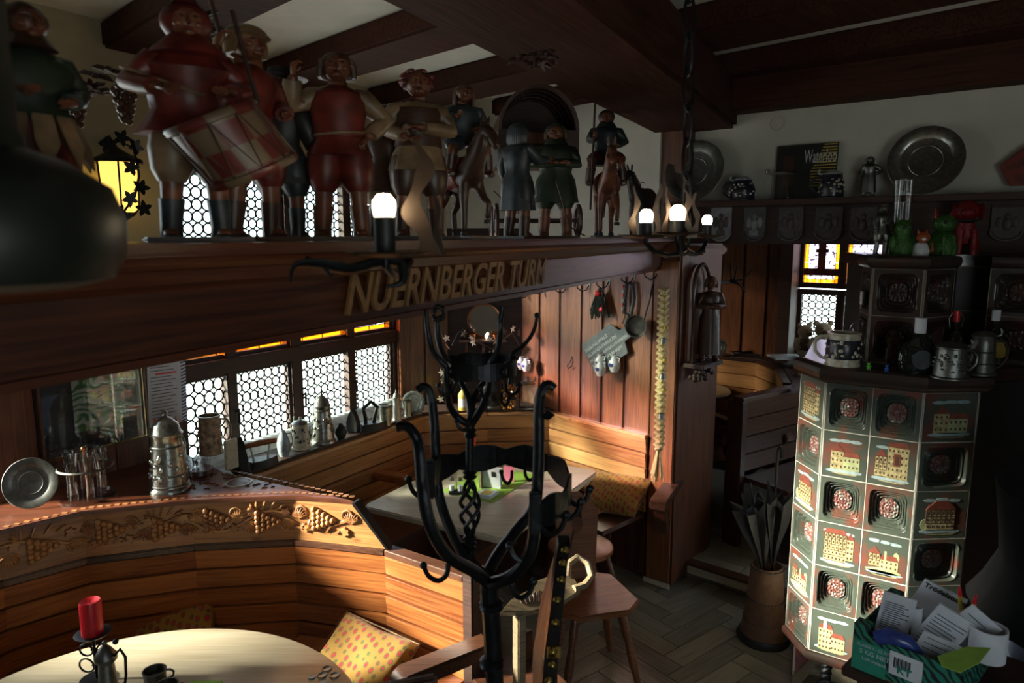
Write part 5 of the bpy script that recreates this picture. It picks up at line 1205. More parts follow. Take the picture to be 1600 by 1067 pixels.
obj('wagon_box', B().box(-Rw, Rw, .0, .32, zc-Rw*.95, zc-Rw*.12), M['dark'], wg, bevel=.004); obj('head_board', B().box(-Rw*.55, Rw*.55, -.012, .0, zc-Rw*.45, zc-Rw*.2), M['skin'], wg)
for sx_ in (-1, 1):
    for y in (.04, .27):
        b = B(); c = (sx_*Rw*1.04, y, .075); b.tube([(c[0], c[1]+.065*math.cos(a*PI/10), c[2]+.065*math.sin(a*PI/10)) for a in range(20)], .008, 6, closed=True)
        for a in range(8): b.tube([c, (c[0], c[1]+.065*math.cos(a*PI/4), c[2]+.065*math.sin(a*PI/4))], .004, 5)
        obj('wheel', b, M['brownp'], wg)
obj('axle', B().tube([(-Rw*1.05, .04, .075), (Rw*1.05, .04, .075)], .008, 6), M['dark'], wg); obj('axle', B().tube([(-Rw*1.05, .27, .075), (Rw*1.05, .27, .075)], .008, 6), M['dark'], wg)
p = onshelf(808, .12); h = hgt(p, 200, 368)
figure('shaggy_figure', 'dark shaggy-haired figure before the left side of the wagon hood', p, h, facing(p, 2.4), 'bluegrey', 'black', 'long', 'bluegrey', L_='down', R_='fwd', hem=.25)
p = onshelf(868, .10); h = hgt(p, 200, 366)
t, v = figure('green_boy_figure', 'carved boy in dark green with folded arms in front of the wagon', p, h, facing(p, .0), 'green', 'green', 'bob', 'hair', hat='coif', hatm='green', L_='cross', R_='cross', hem=.32, fat=1.15, boots='skin')
obj('rope', B().tube([v(-.42, -.10, .42), v(-.25, -.16, .22), v(.0, -.17, .50), v(.1, -.15, .1), v(.2, -.16, .02)], .006*h, 5), M['brownp'], t)
p = onshelf(948, .13); hh = hgt(p, 245, 368)
horse('knight_horse', 'carved golden-brown horse with raised foreleg under the knight', Vector((p.x, p.y, TOPZ+.01)), hh*1.0, facing(p, .1), 'skin', cloth='redpaint')
t, v = figure('knight_figure', 'carved knight in grey armour with lance, riding the golden-brown horse', Vector((p.x, p.y+.06, TOPZ+.01+hh*.42)), hgt(p, 153, 368)*.62, facing(p, .05), 'bluegrey', 'redpaint', None, hat='coif', hatm='bluegrey', L_='bent', R_='fwd', hem=.40, sit=True, base=False)
obj('lance', B().tube([v(-.13, -.2, -.1), v(-.10, -.2, 1.3), v(-.08, -.2, 1.75)], [.010*hh, .010*hh, .004*hh], 6), M['dark'], t)
p = onshelf(1005, .10); h = hgt(p, 270, 368)
horse('dark_horse', 'small dark carved horse near the post at the end of the beam', Vector((p.x, p.y, TOPZ+.004)), h*.95, facing(p, -.5), 'black', raised=False, cloth='dark')
# nearest figures at the left edge
p = onshelf(62, .10); h = hgt(p, 20, 360)
t, v = figure('petal_skirt_figure', 'dark carved hooded figure in a white petal skirt at the left edge', p, h, facing(p, .4), 'green', 'cream', None, hat='coif', hatm='brownp', L_='bent', R_='drum', hem=.5, fat=1.2)
b = B()
for k in range(11):
    a = 2*PI*k/11
    for j, (r, z, w) in enumerate(((.115, .53, .03), (.15, .40, .05), (.165, .30, .03))): pass
    b.T = Matrix.Rotation(a, 4, 'Z'); b.add([v(.12, -.035, .55), v(.12, .035, .55), v(.165, .04, .42), v(.175, 0, .30), v(.165, -.04, .42), v(.10, 0, .45)], [(0, 1, 2, 3, 4), (1, 0, 5), (2, 1, 5), (3, 2, 5), (4, 3, 5), (0, 4, 5)])
obj('petal_skirt', b, M['cream'], t, bevel=.002)
b = B(); elli_lathe(b, [tuple(q*h for q in z) for z in [(.10, .09, .56, 0, 0), (.13, .11, .40, 0, 0), (.14, .12, .24, 0, 0)]], 22, .12, 11); obj('under_skirt', b, M['redpaint'], t, smooth=True)
# dark cask in the very foreground
p = Vector(D(-22, 452, .62)); ck = thing('hanging_dark_jug', 'big dark green-black rounded jug hanging in the very near left foreground', 'jug', p)
obj('body', B().lathe([(0, 0), (.07, 0), (.10, .008), (.112, .03), (.114, .06), (.104, .09), (.07, .112), (.042, .122), (.036, .14), (.036, .26), (.044, .275), (0, .275)], 40), M['darkgreen'], ck, smooth=True)
obj('hanging_rod', B().tube([(0, 0, .27), (0, 0, CEIL-p.z)], .006, 8), M['iron'], ck)
# ================================================================ PERSON at the right edge
pp_ = Vector((1.90, 2.30, 0))
t, v = figure('person', 'person in black sweater and blue jeans standing at the right edge', pp_, 1.74, 1.1, 'soft_black', 'jeans', 'bob', 'hair', L_='bent', R_='hip', hem=.47, skinm='humanskin' if 'humanskin' in M else 'skin', boots='black', base=False, pants=True, cat='person', fat=1.35)
b = B()
for sgn in (-1, 1): b.tube([v(sgn*.055, 0, .50), v(sgn*.07, -.01, .27), v(sgn*.08, 0, .05)], [.075*1.74, .06*1.74, .045*1.74], 12)
obj('jeans', b, M['jeans'], t, smooth=True)
# ================================================================ LAMPS
M['bulb'] = emis('lit_bulb', (1.0, .80, .50), 30); M['lampglass'] = emis('lit_amber_lamp_glass', (1.0, .62, .12), 1.6)
M['ironwarm'] = mat('brown_iron', (.05, .032, .022), .4, .6)
def lamp_light(p, e, r=.02, col=(1, .62, .30)):
    ld = bpy.data.lights.new('bulb_light', 'POINT'); ld.energy = e; ld.shadow_soft_size = r; ld.color = col; o = bpy.data.objects.new('bulb_light', ld); C.objects.link(o); o.location = p
ch = thing('iron_chandelier', 'wrought-iron chandelier with bare bulbs and wavy iron blades hung on a chain beside the beam', 'chandelier')
hub = Vector(D(1072, 392, 2.0))
bl = [(600, 322, 1.06, .0175, 8.5), (1010, 338, 1.85, .018, 1.0), (1059, 333, 1.92, .0215, 1.2), (1105, 344, 2.15, .015, .7)]
for i, (px, py, Y, r, e) in enumerate(bl):
    if i == 0: chx = ch; ch = thing('beam_lamp', 'bare bulb on a black candle tube with wavy iron blades, mounted on the beam', 'lamp')
    elif i == 1: ch = chx
    p = Vector(D(px, py, Y)); obj('bulb', B().lathe([(0, r*1.05), (r*.55, r*.95), (r*.95, r*.45), (r, 0), (r*.95, -r*.4), (r*.8, -r*1.1), (0, -r*1.1)], 18, p), M['bulb'], ch, smooth=True)
    th = .055 if i == 0 else .035
    obj('candle_tube', B().lathe([(r*.9, -th-r), (r*.95, -r*.9), (0, -r*.9)], 14, p), M['black'], ch, smooth=True)
    q = p+Vector((0, 0, -th-r)); n = 16
    obj('drip_pan', B().lathe([(0, -.004), (r*1.6, -.003), (r*3.4, .004), (r*3.5, .006), (r*1.5, .001), (0, 0)], 18, q, wob=lambda a, z: 1+.18*math.sin(5*a)), M['ironwarm'], ch, smooth=True)
    hub_ = hub; hub = (Vector((onshelf(640, .02).x, onshelf(640, .02).y, 2.09)) if i == 0 else hub)
    mid_ = q.lerp(hub, .5)+Vector((0, 0, -.03)); obj('arm', B().tube([q, q+Vector((0, 0, -.015)), q.lerp(hub, .2)+Vector((0, 0, -.03)), mid_, q.lerp(hub, .8)+Vector((0, 0, -.015)), hub], [.005, .006, .007, .007, .008, .009], 8), M['iron'], ch, smooth=True)
    hub = hub_; bllamp = ch if i == 0 else bllamp
    lamp_light(p+Vector((0, -.0, .0)), e, r)
def blade(px, py0, py1, w_, Y, ph, lean=0):
    b = B(); n = 26; vs = []
    for i in range(n+1):
        t = i/n; y = py0+(py1-py0)*t; cx = px+lean*t+w_*.25*math.sin(t*9+ph); hw = w_*.5*(1-t)**.35*(.75+.25*math.cos(t*16+ph))
        a = Vector(D(cx-hw, y, Y)); c = Vector(D(cx+hw, y, Y)); vs += [a, c, c+Vector((0, .006, 0)), a+Vector((0, .006, 0))]
    fs = [(i*4+k, (i)*4+(k+1) % 4, (i+1)*4+(k+1) % 4, (i+1)*4+k) for i in range(n) for k in range(4)]+[(3, 2, 1, 0), (n*4, n*4+1, n*4+2, n*4+3)]
    b.add(vs, fs); obj('wavy_blade', b, M['ironwarm'], ch if py0 < 390 else bllamp)
blade(658, 398, 215, 46, 1.12, 1.0, -6); blade(690, 398, 285, 14, 1.16, 2.0, -14)
blade(1024, 372, 285, 14, 1.9, 0, 6); blade(990, 372, 290, 14, 1.9, 2, 4); blade(1040, 372, 290, 10, 1.95, 3, 4)
blade(1076, 372, 295, 16, 1.93, 1, -4); blade(1088, 372, 300, 12, 1.97, 4, -2)
# leaf curl below the near bulb
b = B(); P = path([(455, 440, .98), (462, 414, .98), (500, 412, 1.0), (545, 420, 1.03), (590, 410, 1.06), (625, 412, 1.08), (628, 440, 1.09), (604, 448, 1.08)], 5)
b.tube(P, [.003+.010*math.sin(PI*min(1, i/len(P)*1.1)) for i in range(len(P))], 8, flat=.5); obj('curled_leaf', b, M['iron'], bllamp, smooth=True)
obj('curled_leaf', B().tube(path([(478, 402, 1.0), (500, 412, 1.0), (520, 432, 1.0)], 5), .003, 6), M['iron'], bllamp, smooth=True)
# chain
top = Z(1060, 170, JB); c_ = Vector(D(1060, 175, 2.0)); c_.z = JB; P0, P1 = Vector((hub.x-.02, hub.y, JB)), hub+Vector((0, 0, .02)); nl = 9
for i in range(nl):
    m_ = P0.lerp(P1, (i+.5)/nl); hl_ = (P0-P1).length/nl*.62; T = Matrix.Translation(m_) @ Matrix.Rotation((i % 2)*PI/2+.4, 4, 'Z')
    pts = [T @ Vector((.016*math.sin(a*PI/8), 0, hl_*math.cos(a*PI/8))) for a in range(16)]
    obj('chain_link', B().tube(pts, .0045, 6, closed=True), M['iron'], ch, smooth=True)
# wall lantern with vine leaves
lp = onwall(163, 295, WP, WU); Nn = Vector((WU.y, -WU.x, 0)); lp = Vector((lp.x, lp.y, lp.z))+Nn*.12
ln = thing('vine_lantern', 'lit amber wall lantern wrapped in iron vine leaves on the cream wall', 'lamp', lp)
obj('lamp_glass', B().lathe([(.045, -.11), (.075, -.09), (.085, .10), (.08, .11)], 6), M['lampglass'], ln)
obj('lamp_cap', B().lathe([(.10, .105), (.098, .12), (.04, .15), (.01, .17), (0, .17)], 18), M['iron'], ln, smooth=True)
obj('lamp_foot', B().lathe([(0, -.15), (.02, -.14), (.055, -.115), (.06, -.105), (0, -.105)], 18), M['iron'], ln, smooth=True)
b = B()
for k in range(6): a = k*PI/3; b.tube([(.088*math.cos(a), .088*math.sin(a), .11), (.078*math.cos(a), .078*math.sin(a), -.09), (.05*math.cos(a), .05*math.sin(a), -.12)], .004, 5)
o = obj('cage_bars', b, M['iron'], ln); o['kind'] = 'stuff'
rnd = random.Random(9)
obj('vine', B().tube([(.02, -.1, .15), (.06, -.09, .19), (.10, -.05, .16), (.11, -.04, .05), (.10, -.07, -.04), (.06, -.10, -.11), (.0, -.11, -.13)], .005, 6), M['iron'], ln, smooth=True)
for x, y, z in ((.07, -.08, .20), (.11, -.05, .17), (.10, -.08, .08), (.12, -.05, -.0), (.09, -.09, -.05), (.05, -.11, -.11), (.12, -.04, -.09), (-.01, -.12, -.13), (.02, -.1, .17)):
    P = [(.028*(1+.35*math.cos(5*t*PI/10))*math.cos(t*PI/10), .028*(1+.35*math.cos(5*t*PI/10))*math.sin(t*PI/10)) for t in range(20)]
    bb = B(); bb.T = Matrix.Translation((x, y, z)) @ Matrix.Rotation(rnd.uniform(0, 3), 4, 'Y') @ Matrix.Rotation(PI/2+rnd.uniform(-.5, .5), 4, 'X'); bb.prism(P, -.002, .002); obj('vine_leaf', bb, M['iron'], ln)
obj('bracket', B().tube([Nn*-.119+Vector((0, 0, .2)), Nn*-.05+Vector((0, 0, .22)), (0, 0, .17)], .006, 6), M['iron'], ln, smooth=True)
lamp_light(lp+Nn*.0+Vector((0, 0, -.02)), 7, .05, (1, .62, .18)); 
# carved grapes and leaves under the joists
def grape_swag(label, p, s, seed, n=26, leaves=5):
    t = thing('carved_grape_cluster', label, 'decoration', p); rnd = random.Random(seed); b = B()
    for k in range(n):
        z = -k/n; r = .36*(1-k/n)+.08; a = k*2.4; b.sph((s*r*math.cos(a), s*r*math.sin(a), s*z*1.5-.1*s), s*.17, 10, 7)
    if n: o = obj('grapes', b, M['copper2'], t, smooth=True); o['kind'] = 'stuff'
    obj('stalk', B().tube([(0, 0, s*.3), (0, 0, -s*.1)], s*.06, 6), M['dark'], t)
    for k in range(leaves):
        a = rnd.uniform(0, 6.28); R = s*.75; P = [(R*(.6+.4*math.cos(5*q*PI/12))*math.cos(q*PI/12), R*(.6+.4*math.cos(5*q*PI/12))*math.sin(q*PI/12)) for q in range(24)]
        bb = B(); bb.T = Matrix.Translation((s*1.1*math.cos(a), s*1.1*math.sin(a), s*(.25+.15*rnd.random()))) @ Matrix.Rotation(rnd.uniform(-.5, .5), 4, 'X') @ Matrix.Rotation(rnd.uniform(-.5, .5), 4, 'Y'); bb.prism(P, -.004, .006, .3); obj('leaf', bb, M['dark'], t)
    return t
M['copper2'] = mat('varnished_grape_wood', (.10, .04, .02), .3)
grape_swag('hanging carved wooden grape cluster with leaves left of the drummer', Vector(D(193, 130, 1.7)), .055, 1, 30, 7)
grape_swag('carved leaves and small grapes under the ceiling above the petal-skirt figure', Vector(D(118, 150, 1.9)), .05, 2, 18, 6)
grape_swag('carved leaf rosette under the joist above the drummer', Vector(D(315, 45, 1.8)), .05, 3, 12, 8)
grape_swag('carved leaf rosette under the girder above the wagon', Vector(D(835, 100, 2.2)), .05, 4, 0, 8)
# ================================================================ VESSELS
def stein(name, label, loc, r, h, m, lidm='pewter', taper=.85, lid=True, handle=True, hdir=0, relief=0, reliefm=None, dome=.25, foot=1.12, bands=None, cat='stein', knob=True, bulge=0):
    t = thing(name, label, cat, loc, hdir); k = taper
    prof = [(0, 0), (r*foot, 0), (r*foot, h*.04), (r*1.03, h*.08)]+[(r*(1+(k-1)*q/8)+r*bulge*math.sin(PI*q/8), h*(.08+.86*q/8)) for q in range(9)]+[(r*k*1.05, h*.96), (r*k*1.05, h), (r*k*.92, h), (r*k*.9, h*.5 if not lid else h*.98), (0, h*.5 if not lid else h*.98)]
    obj('body', B().lathe(prof, 28), M[m], t, smooth=True)
    if bands:
        for z in bands: obj('band', B().lathe([(r*(1+(k-1)*z)*1.0, h*(z-.02)), (r*(1+(k-1)*z)*1.06, h*z), (r*(1+(k-1)*z)*1.0, h*(z+.02))], 28), M[lidm], t, smooth=True)
    if handle:
        x0 = r*.98; obj('handle', B().tube([(x0*k, 0, h*.88), (x0+r*.45, 0, h*.86), (x0+r*.75, 0, h*.68), (x0+r*.7, 0, h*.42), (x0+r*.3, 0, h*.22), (x0, 0, h*.18)], [r*.10, r*.12, r*.12, r*.11, r*.10, r*.09], 8), M[m if m not in ('glass',) else 'glass'], t, smooth=True)
    if lid:
        q = r*k; L0 = B().lathe([(q*1.1, h*.99), (q*1.12, h*1.01), (q*1.0, h*1.03), (q*.85, h*(1.03+dome*.5)), (q*.45, h*(1.03+dome*.85)), (q*.2, h*(1.03+dome)), (0, h*(1.03+dome))], 24); lo = obj('lid', L0, M[lidm], t, smooth=True)
        if knob: obj('finial', B().lathe([(q*.1, 0), (q*.2, h*.02), (q*.12, h*.05), (q*.22, h*.08), (q*.0, h*.13)], 12, (0, 0, h*(1.03+dome))), M[lidm], lo, smooth=True)
        if handle: obj('thumb_rest', B().tube([(q*1.1, 0, h*1.0), (q*1.45, 0, h*1.03), (q*1.5, 0, h*1.12), (q*1.38, 0, h*1.22)], [r*.08, r*.09, r*.13, r*.06], 7), M[lidm], t, smooth=True)
    if relief:
        rnd = random.Random(relief); b = B()
        for q in range(46):
            a = rnd.uniform(0, 6.28); z = rnd.uniform(.22, .80); rr = r*(1+(k-1)*(z-.08)/.86)+r*bulge*math.sin(PI*(z-.08)/.86); b.sph((rr*math.cos(a), rr*math.sin(a), h*z), (r*.12, r*.12, h*rnd.uniform(.02, .07)), 6, 5)
        o = obj('relief_figures', b, M[reliefm or m], t, smooth=True); o['kind'] = 'stuff'
    return t
def px2m(n, Y): return n/F*Y
def S1_(px, py, z=SILL+.014): return Z(px, py, z)
M['painted_cer'] = mat('painted_ceramic', (.32, .20, .12), .3, var=.7, scale=50); M['creamcer'] = mat('cream_stoneware', (.50, .44, .33), .3, var=.3, scale=40)
M['bluegreycer'] = mat('grey_blue_stoneware', (.28, .33, .36), .35, var=.4, scale=60); M['darkcer'] = mat('black_stoneware', (.02, .02, .03), .3)
def ps(px, py, pxtop, z=SILL+.014):
    p = S1_(px, py, z); hh_ = Vector(D(px, pxtop, p.y)).z-p.z; return p, hh_
p, h = ps(505, 690, 612); stein('tall_pewter_stein', 'tall pewter stein with domed lid standing on the sill before the third window', p, px2m(18, p.y), h*.72, 'pewter', taper=.7, relief=3, hdir=2.2, dome=.26, bands=(.1, .9))
p, h = ps(471, 700, 655); stein('painted_stein', 'painted cream ceramic stein with pewter lid between jug and tall pewter stein', p, px2m(14, p.y), h*.86, 'creamcer', taper=.9, relief=5, reliefm='green', hdir=2.4, dome=.12)
p, h = ps(444, 712, 672); t = stein('small_pewter_jug', 'small grey pewter jug with narrow neck on the sill beside the wooden-handled iron', p, px2m(8, p.y), h, 'bluegreycer', taper=.45, lid=False, bulge=.55, hdir=.3, cat='jug', foot=.9)
p, h = ps(533, 686, 662); stein('green_vase', 'little dark green vase on the sill right of the tall pewter stein', p, px2m(6, p.y), h, 'darkgreen', taper=.6, lid=False, handle=False, bulge=.7, cat='vase', foot=.8)
p, h = ps(602, 664, 632); stein('pewter_beaker', 'plain shiny pewter beaker on the sill right of the loop-handled iron', p, px2m(9, p.y), h, 'pewter', taper=1.2, lid=False, handle=False, cat='beaker', foot=1.05)
p, h = ps(620, 656, 612); stein('small_lidded_stein', 'small lidded pewter stein at the right end of the window sill', p, px2m(7, p.y), h*.8, 'pewter', taper=.75, hdir=.2, dome=.2)
p, h = ps(637, 650, 625); stein('pewter_cup', 'tiny pewter cup next to the scalloped pewter plate', p, px2m(6, p.y), h, 'pewter', taper=1.1, lid=False, handle=False, cat='cup')
p, h = ps(653, 646, 630); stein('tiny_jug', 'tiny rounded pewter jug at the corner of the sill', p, px2m(6, p.y), h, 'pewter', taper=.7, lid=False, bulge=.4, cat='jug', hdir=0)
def plate(name, label, loc, R, m, normal, scallop=0, rim=.22, lip=True):
    t = thing(name, label, 'plate', loc); t.rotation_euler = Vector(normal).to_track_quat('Z', 'Y').to_euler()
    wob = (lambda a, z: 1+scallop*abs(math.sin(a*6))) if scallop else None
    b = B().lathe([(0, 0), (R*.66, 0), (R*.70, R*.03), (R*.75, R*.055), (R*.97, R*.065), (R, R*.075), (R*.985, R*.09), (R*.75, R*.08), (R*.68, R*.035), (R*.64, R*.02), (0, R*.02)], 40, wob=wob); obj('dish', b, M[m], t, smooth=True)
    if lip: obj('centre_ring', B().lathe([(R*.42, R*.02), (R*.44, R*.035), (R*.46, R*.02)], 32), M[m], t, smooth=True)
    return t
def leaning(label, name, px, py, Rpx, p0, z, m, n2, **k): pass
q = Z(645, 650, SILL+.014); Rr = px2m(19, q.y); plate('scalloped_pewter_plate', 'scalloped pewter plate standing upright at the right end of the sill', q+Vector((0, .05, Rr*.98)), Rr, 'pewter', (-.2, -1, .25), scallop=.05)
# irons
M['castiron'] = mat('cast_iron', (.015, .015, .016), .45, .3, bump=.3)
def iron(name, label, loc, rz, s, upright=False, handle='loop'):
    t = thing(name, label, 'iron', loc, rz); O = [(-.06*s, .04*s), (-.065*s, 0), (-.06*s, -.04*s), (.0, -.042*s), (.06*s, -.02*s), (.085*s, 0), (.06*s, .02*s), (0, .042*s)]
    b = B()
    if upright: b.T = Matrix.Translation((0, 0, .062*s)) @ Matrix.Rotation(-PI/2, 4, 'Y')
    b.prism(O, 0, .035*s, .08); obj('sole', b, M['castiron'], t, bevel=.002)
    if handle == 'loop' and not upright: obj('handle', B().tube([(-.03*s, 0, .03*s), (-.03*s, 0, .06*s), (-.04*s, 0, .11*s), (.0, 0, .14*s), (.03*s, 0, .11*s), (.015*s, 0, .06*s), (.01*s, 0, .03*s)], .010*s, 8), M['castiron'], t, smooth=True)
    elif handle == 'wood':
        for x in (-.045, .045): obj('handle_post', B().tube([(x*s*.7, 0, .03*s), (x*s*.8, 0, .055*s), (x*s, 0, .10*s)], .005*s, 6), M['white'], t, smooth=True)
        obj('handle', B().tube([(-.075*s, 0, .105*s), (0, 0, .108*s), (.075*s, 0, .105*s)], [.012*s, .015*s, .012*s], 10), M['pine'], t, smooth=True)
    return t
p = Z(408, 728, SILL+.014); iron('wooden_handled_iron', 'old flat iron with wooden handle on white posts on the sill', p, .75, 1.15, handle='wood')
p = Z(377, 742, SILL+.014); iron('upright_iron', 'black flat iron stood on its heel at the left end of the sill', p+Vector((0, .03, 0)), .9, 1.3, upright=True)
p = Z(553, 676, SILL+.014); iron('small_upright_iron', 'dark flat iron stood on its heel between green vase and loop-handled iron', p+Vector((0, .03, 0)), 1.2, 1.0, upright=True)
p = Z(580, 672, SILL+.014); iron('loop_handled_iron', 'black flat iron with tall loop handle near the right of the sill', p+Vector((0, .02, 0)), .5, 1.25)
# ledge objects (z = CT+.008)
LZ1 = CT+.008
p, h = ps(266, 764, 640, LZ1); t = stein('large_pewter_stein', 'large embossed pewter stein with domed lid on the carved ledge under the notice', p, px2m(29, p.y), h*.70, 'pewter', taper=.78, relief=8, hdir=1.5, dome=.28, bands=(.12, .30, .80))
p, h = ps(325, 712, 652, LZ1); stein('brown_relief_stein', 'brown relief stoneware stein without lid at the left window post', p+Vector((0, .04, 0)), px2m(18, p.y), h*1.0, 'painted_cer', lidm='painted_cer', taper=.92, lid=False, relief=11, hdir=.4, foot=1.05)
q = Z(36, 800, LZ1); Rr = px2m(42, q.y); plate('grey_pewter_plate', 'dull grey pewter plate leaning upright at the left end of the carved ledge', q+Vector((0, .06, Rr*.97)), Rr, 'pewterd', (.25, -1, .28))
def tumbler(label, loc, r, h, m='glass', group=None, flare=1.2, name='shot_glass'):
    o = obj(name, B().lathe([(0, 0), (r*.85, 0), (r*.75, h*.25), (r*.8, h*.5), (r*flare, h), (r*flare*.93, h), (r*.7, h*.5), (r*.5, h*.12), (0, h*.12)], 14), M[m], smooth=True); o.location = loc; return tag(o, label, 'glass', group)
p = Z(138, 778, LZ1); t = thing('glass_carrier', 'round glass carrier with central post on the ledge beside the pewter plate', 'rack', p)
obj('tray', B().lathe([(0, 0), (.10, 0), (.105, .012), (0, .012)], 28), M['glass'], t, smooth=True); obj('ring', B().lathe([(.095, .135), (.10, .14), (.105, .135), (.10, .13)], 28), M['pewterd'], t, smooth=True); obj('post', B().tube([(0, 0, .01), (0, 0, .2)], .006, 8).sph((0, 0, .21), .012), M['copper'], t, smooth=True)
for k in range(6): a = k*PI/3+.2; tumbler('slender schnapps glass standing in the round glass carrier on the ledge', p+Vector((.062*math.cos(a), .062*math.sin(a), .0125)), .019, .19, group='schnapps glasses in the glass carrier', flare=1.35, name='schnapps_glass')
p = Z(313, 740, LZ1); t = thing('shot_glass_rack', 'small round wooden rack of shot glasses before the brown stein', 'rack', p)
obj('tray', B().lathe([(0, 0), (.055, 0), (.06, .006), (.058, .025), (.05, .026), (0, .026)], 24), M['walnut'], t, smooth=True)
for k in range(5): a = k*2*PI/5; tumbler('small shot glass standing in the round wooden rack', p+Vector((.034*math.cos(a), .034*math.sin(a), .0265)), .015, .05, group='shot glasses in the wooden rack')
# carved standing panel at the left end of sill
b = B(); p = Z(350, 738, LZ1); o = obj('carved_bracket', B().box(-.008, .008, -.0, .07, 0, .14), M['table'], bevel=.003); o.location = p+Vector((0, .02, 0)); o.rotation_euler = (0, 0, -.5); tag(o, 'small pale carved board standing on end between ledge and sill', 'board')
# framed picture and notice on the wall
def wallquad(pts, off=.03): return [onwall(x, y, WP+Vector((WU.y, -WU.x))*off, WU) for x, y in pts]
a_s = ws(30, 640)[0]; 
P4 = wallquad([(32, 560), (215, 552), (232, 681), (66, 727)], .04)
s0_, s1_ = (Vector(P4[3][:2])-WP).dot(WU), (Vector(P4[2][:2])-WP).dot(WU); z0_ = (P4[3].z+P4[2].z)/2; z1_ = z0_+.46
pic = thing('framed_picture', 'black framed green abstract watercolour on the dark panelling', 'picture'); pic.matrix_local = WT @ Matrix.Translation((s0_, -.045, z0_)); Wd = s1_-s0_
pic['label'] = 'black framed green abstract watercolour leaning on the dark panelling'
obj('backing_board', B().box(0, Wd, 0, .012, 0, .46), M['black'], pic)
for nm, x0, x1, z0, z1 in (('frame_bar', 0, Wd, 0, .012), ('frame_bar', 0, Wd, .448, .46), ('frame_bar', 0, .012, .012, .448), ('frame_bar', Wd-.012, Wd, .012, .448)): obj(nm, B().box(x0, x1, -.012, 0, z0, z1), M['walnut'] if x1-x0 > .1 or 1 else M['brass'], pic, bevel=.002)
obj('gilt_slip', B().box(.012, Wd-.012, -.006, 0, .012, .016), M['brass'], pic); obj('gilt_slip', B().box(Wd-.016, Wd-.012, -.006, 0, .012, .448), M['brass'], pic)
def art():
    m, n, l, p_ = _base('watercolour'); p_.inputs['Roughness'].default_value = .6; t_ = n.new('ShaderNodeTexCoord'); wv = n.new('ShaderNodeTexWave'); wv.wave_type = 'RINGS'; wv.inputs['Scale'].default_value = 9; wv.inputs['Distortion'].default_value = 16; wv.inputs['Detail'].default_value = 2; l.new(t_.outputs['Object'], wv.inputs['Vector'])
    r = n.new('ShaderNodeValToRGB'); e = r.color_ramp.elements; e[0].position = .0; e[0].color = (.03, .10, .03, 1); e[1].position = .45; e[1].color = (.22, .28, .20, 1); x = e.new(.25); x.color = (.05, .16, .04, 1); x = e.new(.7); x.color = (.34, .35, .32, 1)
    l.new(wv.outputs['Color'], r.inputs[0]); l.new(r.outputs[0], p_.inputs['Base Color']); return m
M['art'] = art()
obj('painting', B().box(Wd*.30, Wd*.78, -.003, 0, .10, .33), M['art'], pic)
obj('glazing', B().box(.012, Wd-.012, -.0075, -.0065, .012, .448), M['glass'], pic)
n0_, n1_ = ws(222, 600)[0], ws(283, 600)[0]; nz0 = ws(250, 662)[1]; nz1 = ws(250, 548)[1]+.03
nt = thing('printed_notice', 'white printed notice with red headings and blue striped edge beside the left window', 'notice'); nt.matrix_local = WT @ Matrix.Translation((n0_, -.03, nz0)) @ Matrix.Rotation(.04, 4, 'Y')
NW = n1_-n0_; NH = nz1-nz0; obj('sheet', B().box(0, NW, 0, .003, 0, NH), M['paper'], nt)
b = B()
for k in range(22): z = NH*(.94-.04*k); 
b = B(); b2_ = B(); b3 = B()
for k in range(21):
    z = NH*(.95-.042*k)
    if k in (0, 7): b2_.box(NW*.2, NW*.75, -.0006, 0, z-.004, z+.004)
    else: b.box(NW*.08, NW*(.6+.2*((k*7) % 5)/5), -.0006, 0, z-.0016, z+.0016)
for k in range(24): z = NH*k/24; b3.add([(NW*.86, -.0006, z), (NW, -.0006, z+.008), (NW, -.0006, z+.015), (NW*.86, -.0006, z+.007)], [(0, 1, 2, 3)])
for nm, q_, m_ in (('printed_lines', b, 'bluegrey'), ('red_headings', b2_, 'red'), ('blue_stripes', b3, 'blueglaze')): o = obj(nm, q_, M[m_], nt); o['kind'] = 'stuff'
obj('red_seal', B().lathe([(0, 0), (.010, 0), (.010, .001), (0, .001)], 16).at(Matrix.Identity(4)), M['red'], nt).matrix_local = Matrix.Translation((NW*.15, 0, .03)) @ Matrix.Rotation(PI/2, 4, 'X')
# ================================================================ NOOK BACK CORNER
NB = SILL+.014
p, h = ps(724, 640, 598, NB); 
def bottle(label, loc, r, h, m, neck=.3, group=None, capm='white', labelm=None, name='bottle', nr=.35):
    t = thing(name, label, 'bottle', loc, group=group); b0 = h*(1-neck)
    obj('glass_body', B().lathe([(0, 0), (r, 0), (r*1.02, h*.02), (r*1.02, b0*.78), (r*.8, b0*.92), (r*nr, b0*1.05), (r*nr*.9, h*.97), (r*nr, h*.98), (0, h*.98)], 22), M[m], t, smooth=True)
    obj('cap', B().lathe([(r*nr*1.15, h*.80), (r*nr*1.15, h), (0, h)], 14), M[capm], t, smooth=True)
    if labelm:
        b = B(); n = 8
        for i in range(n):
            a0, a1_ = -PI/2-.9+1.8*i/n, -PI/2-.9+1.8*(i+1)/n; rr = r*1.035; b.add([(rr*math.cos(a0), rr*math.sin(a0), b0*.18), (rr*math.cos(a1_), rr*math.sin(a1_), b0*.18), (rr*math.cos(a1_), rr*math.sin(a1_), b0*.62), (rr*math.cos(a0), rr*math.sin(a0), b0*.62)], [(0, 1, 2, 3)])
        obj('label', b, M[labelm], t)
    return t
M['yellow'] = mat('ochre_label', (.5, .36, .06), .5); bottle('amber bottle with yellow label in the nook corner', p, px2m(8, p.y), h, 'yellow', labelm='paper', capm='white')
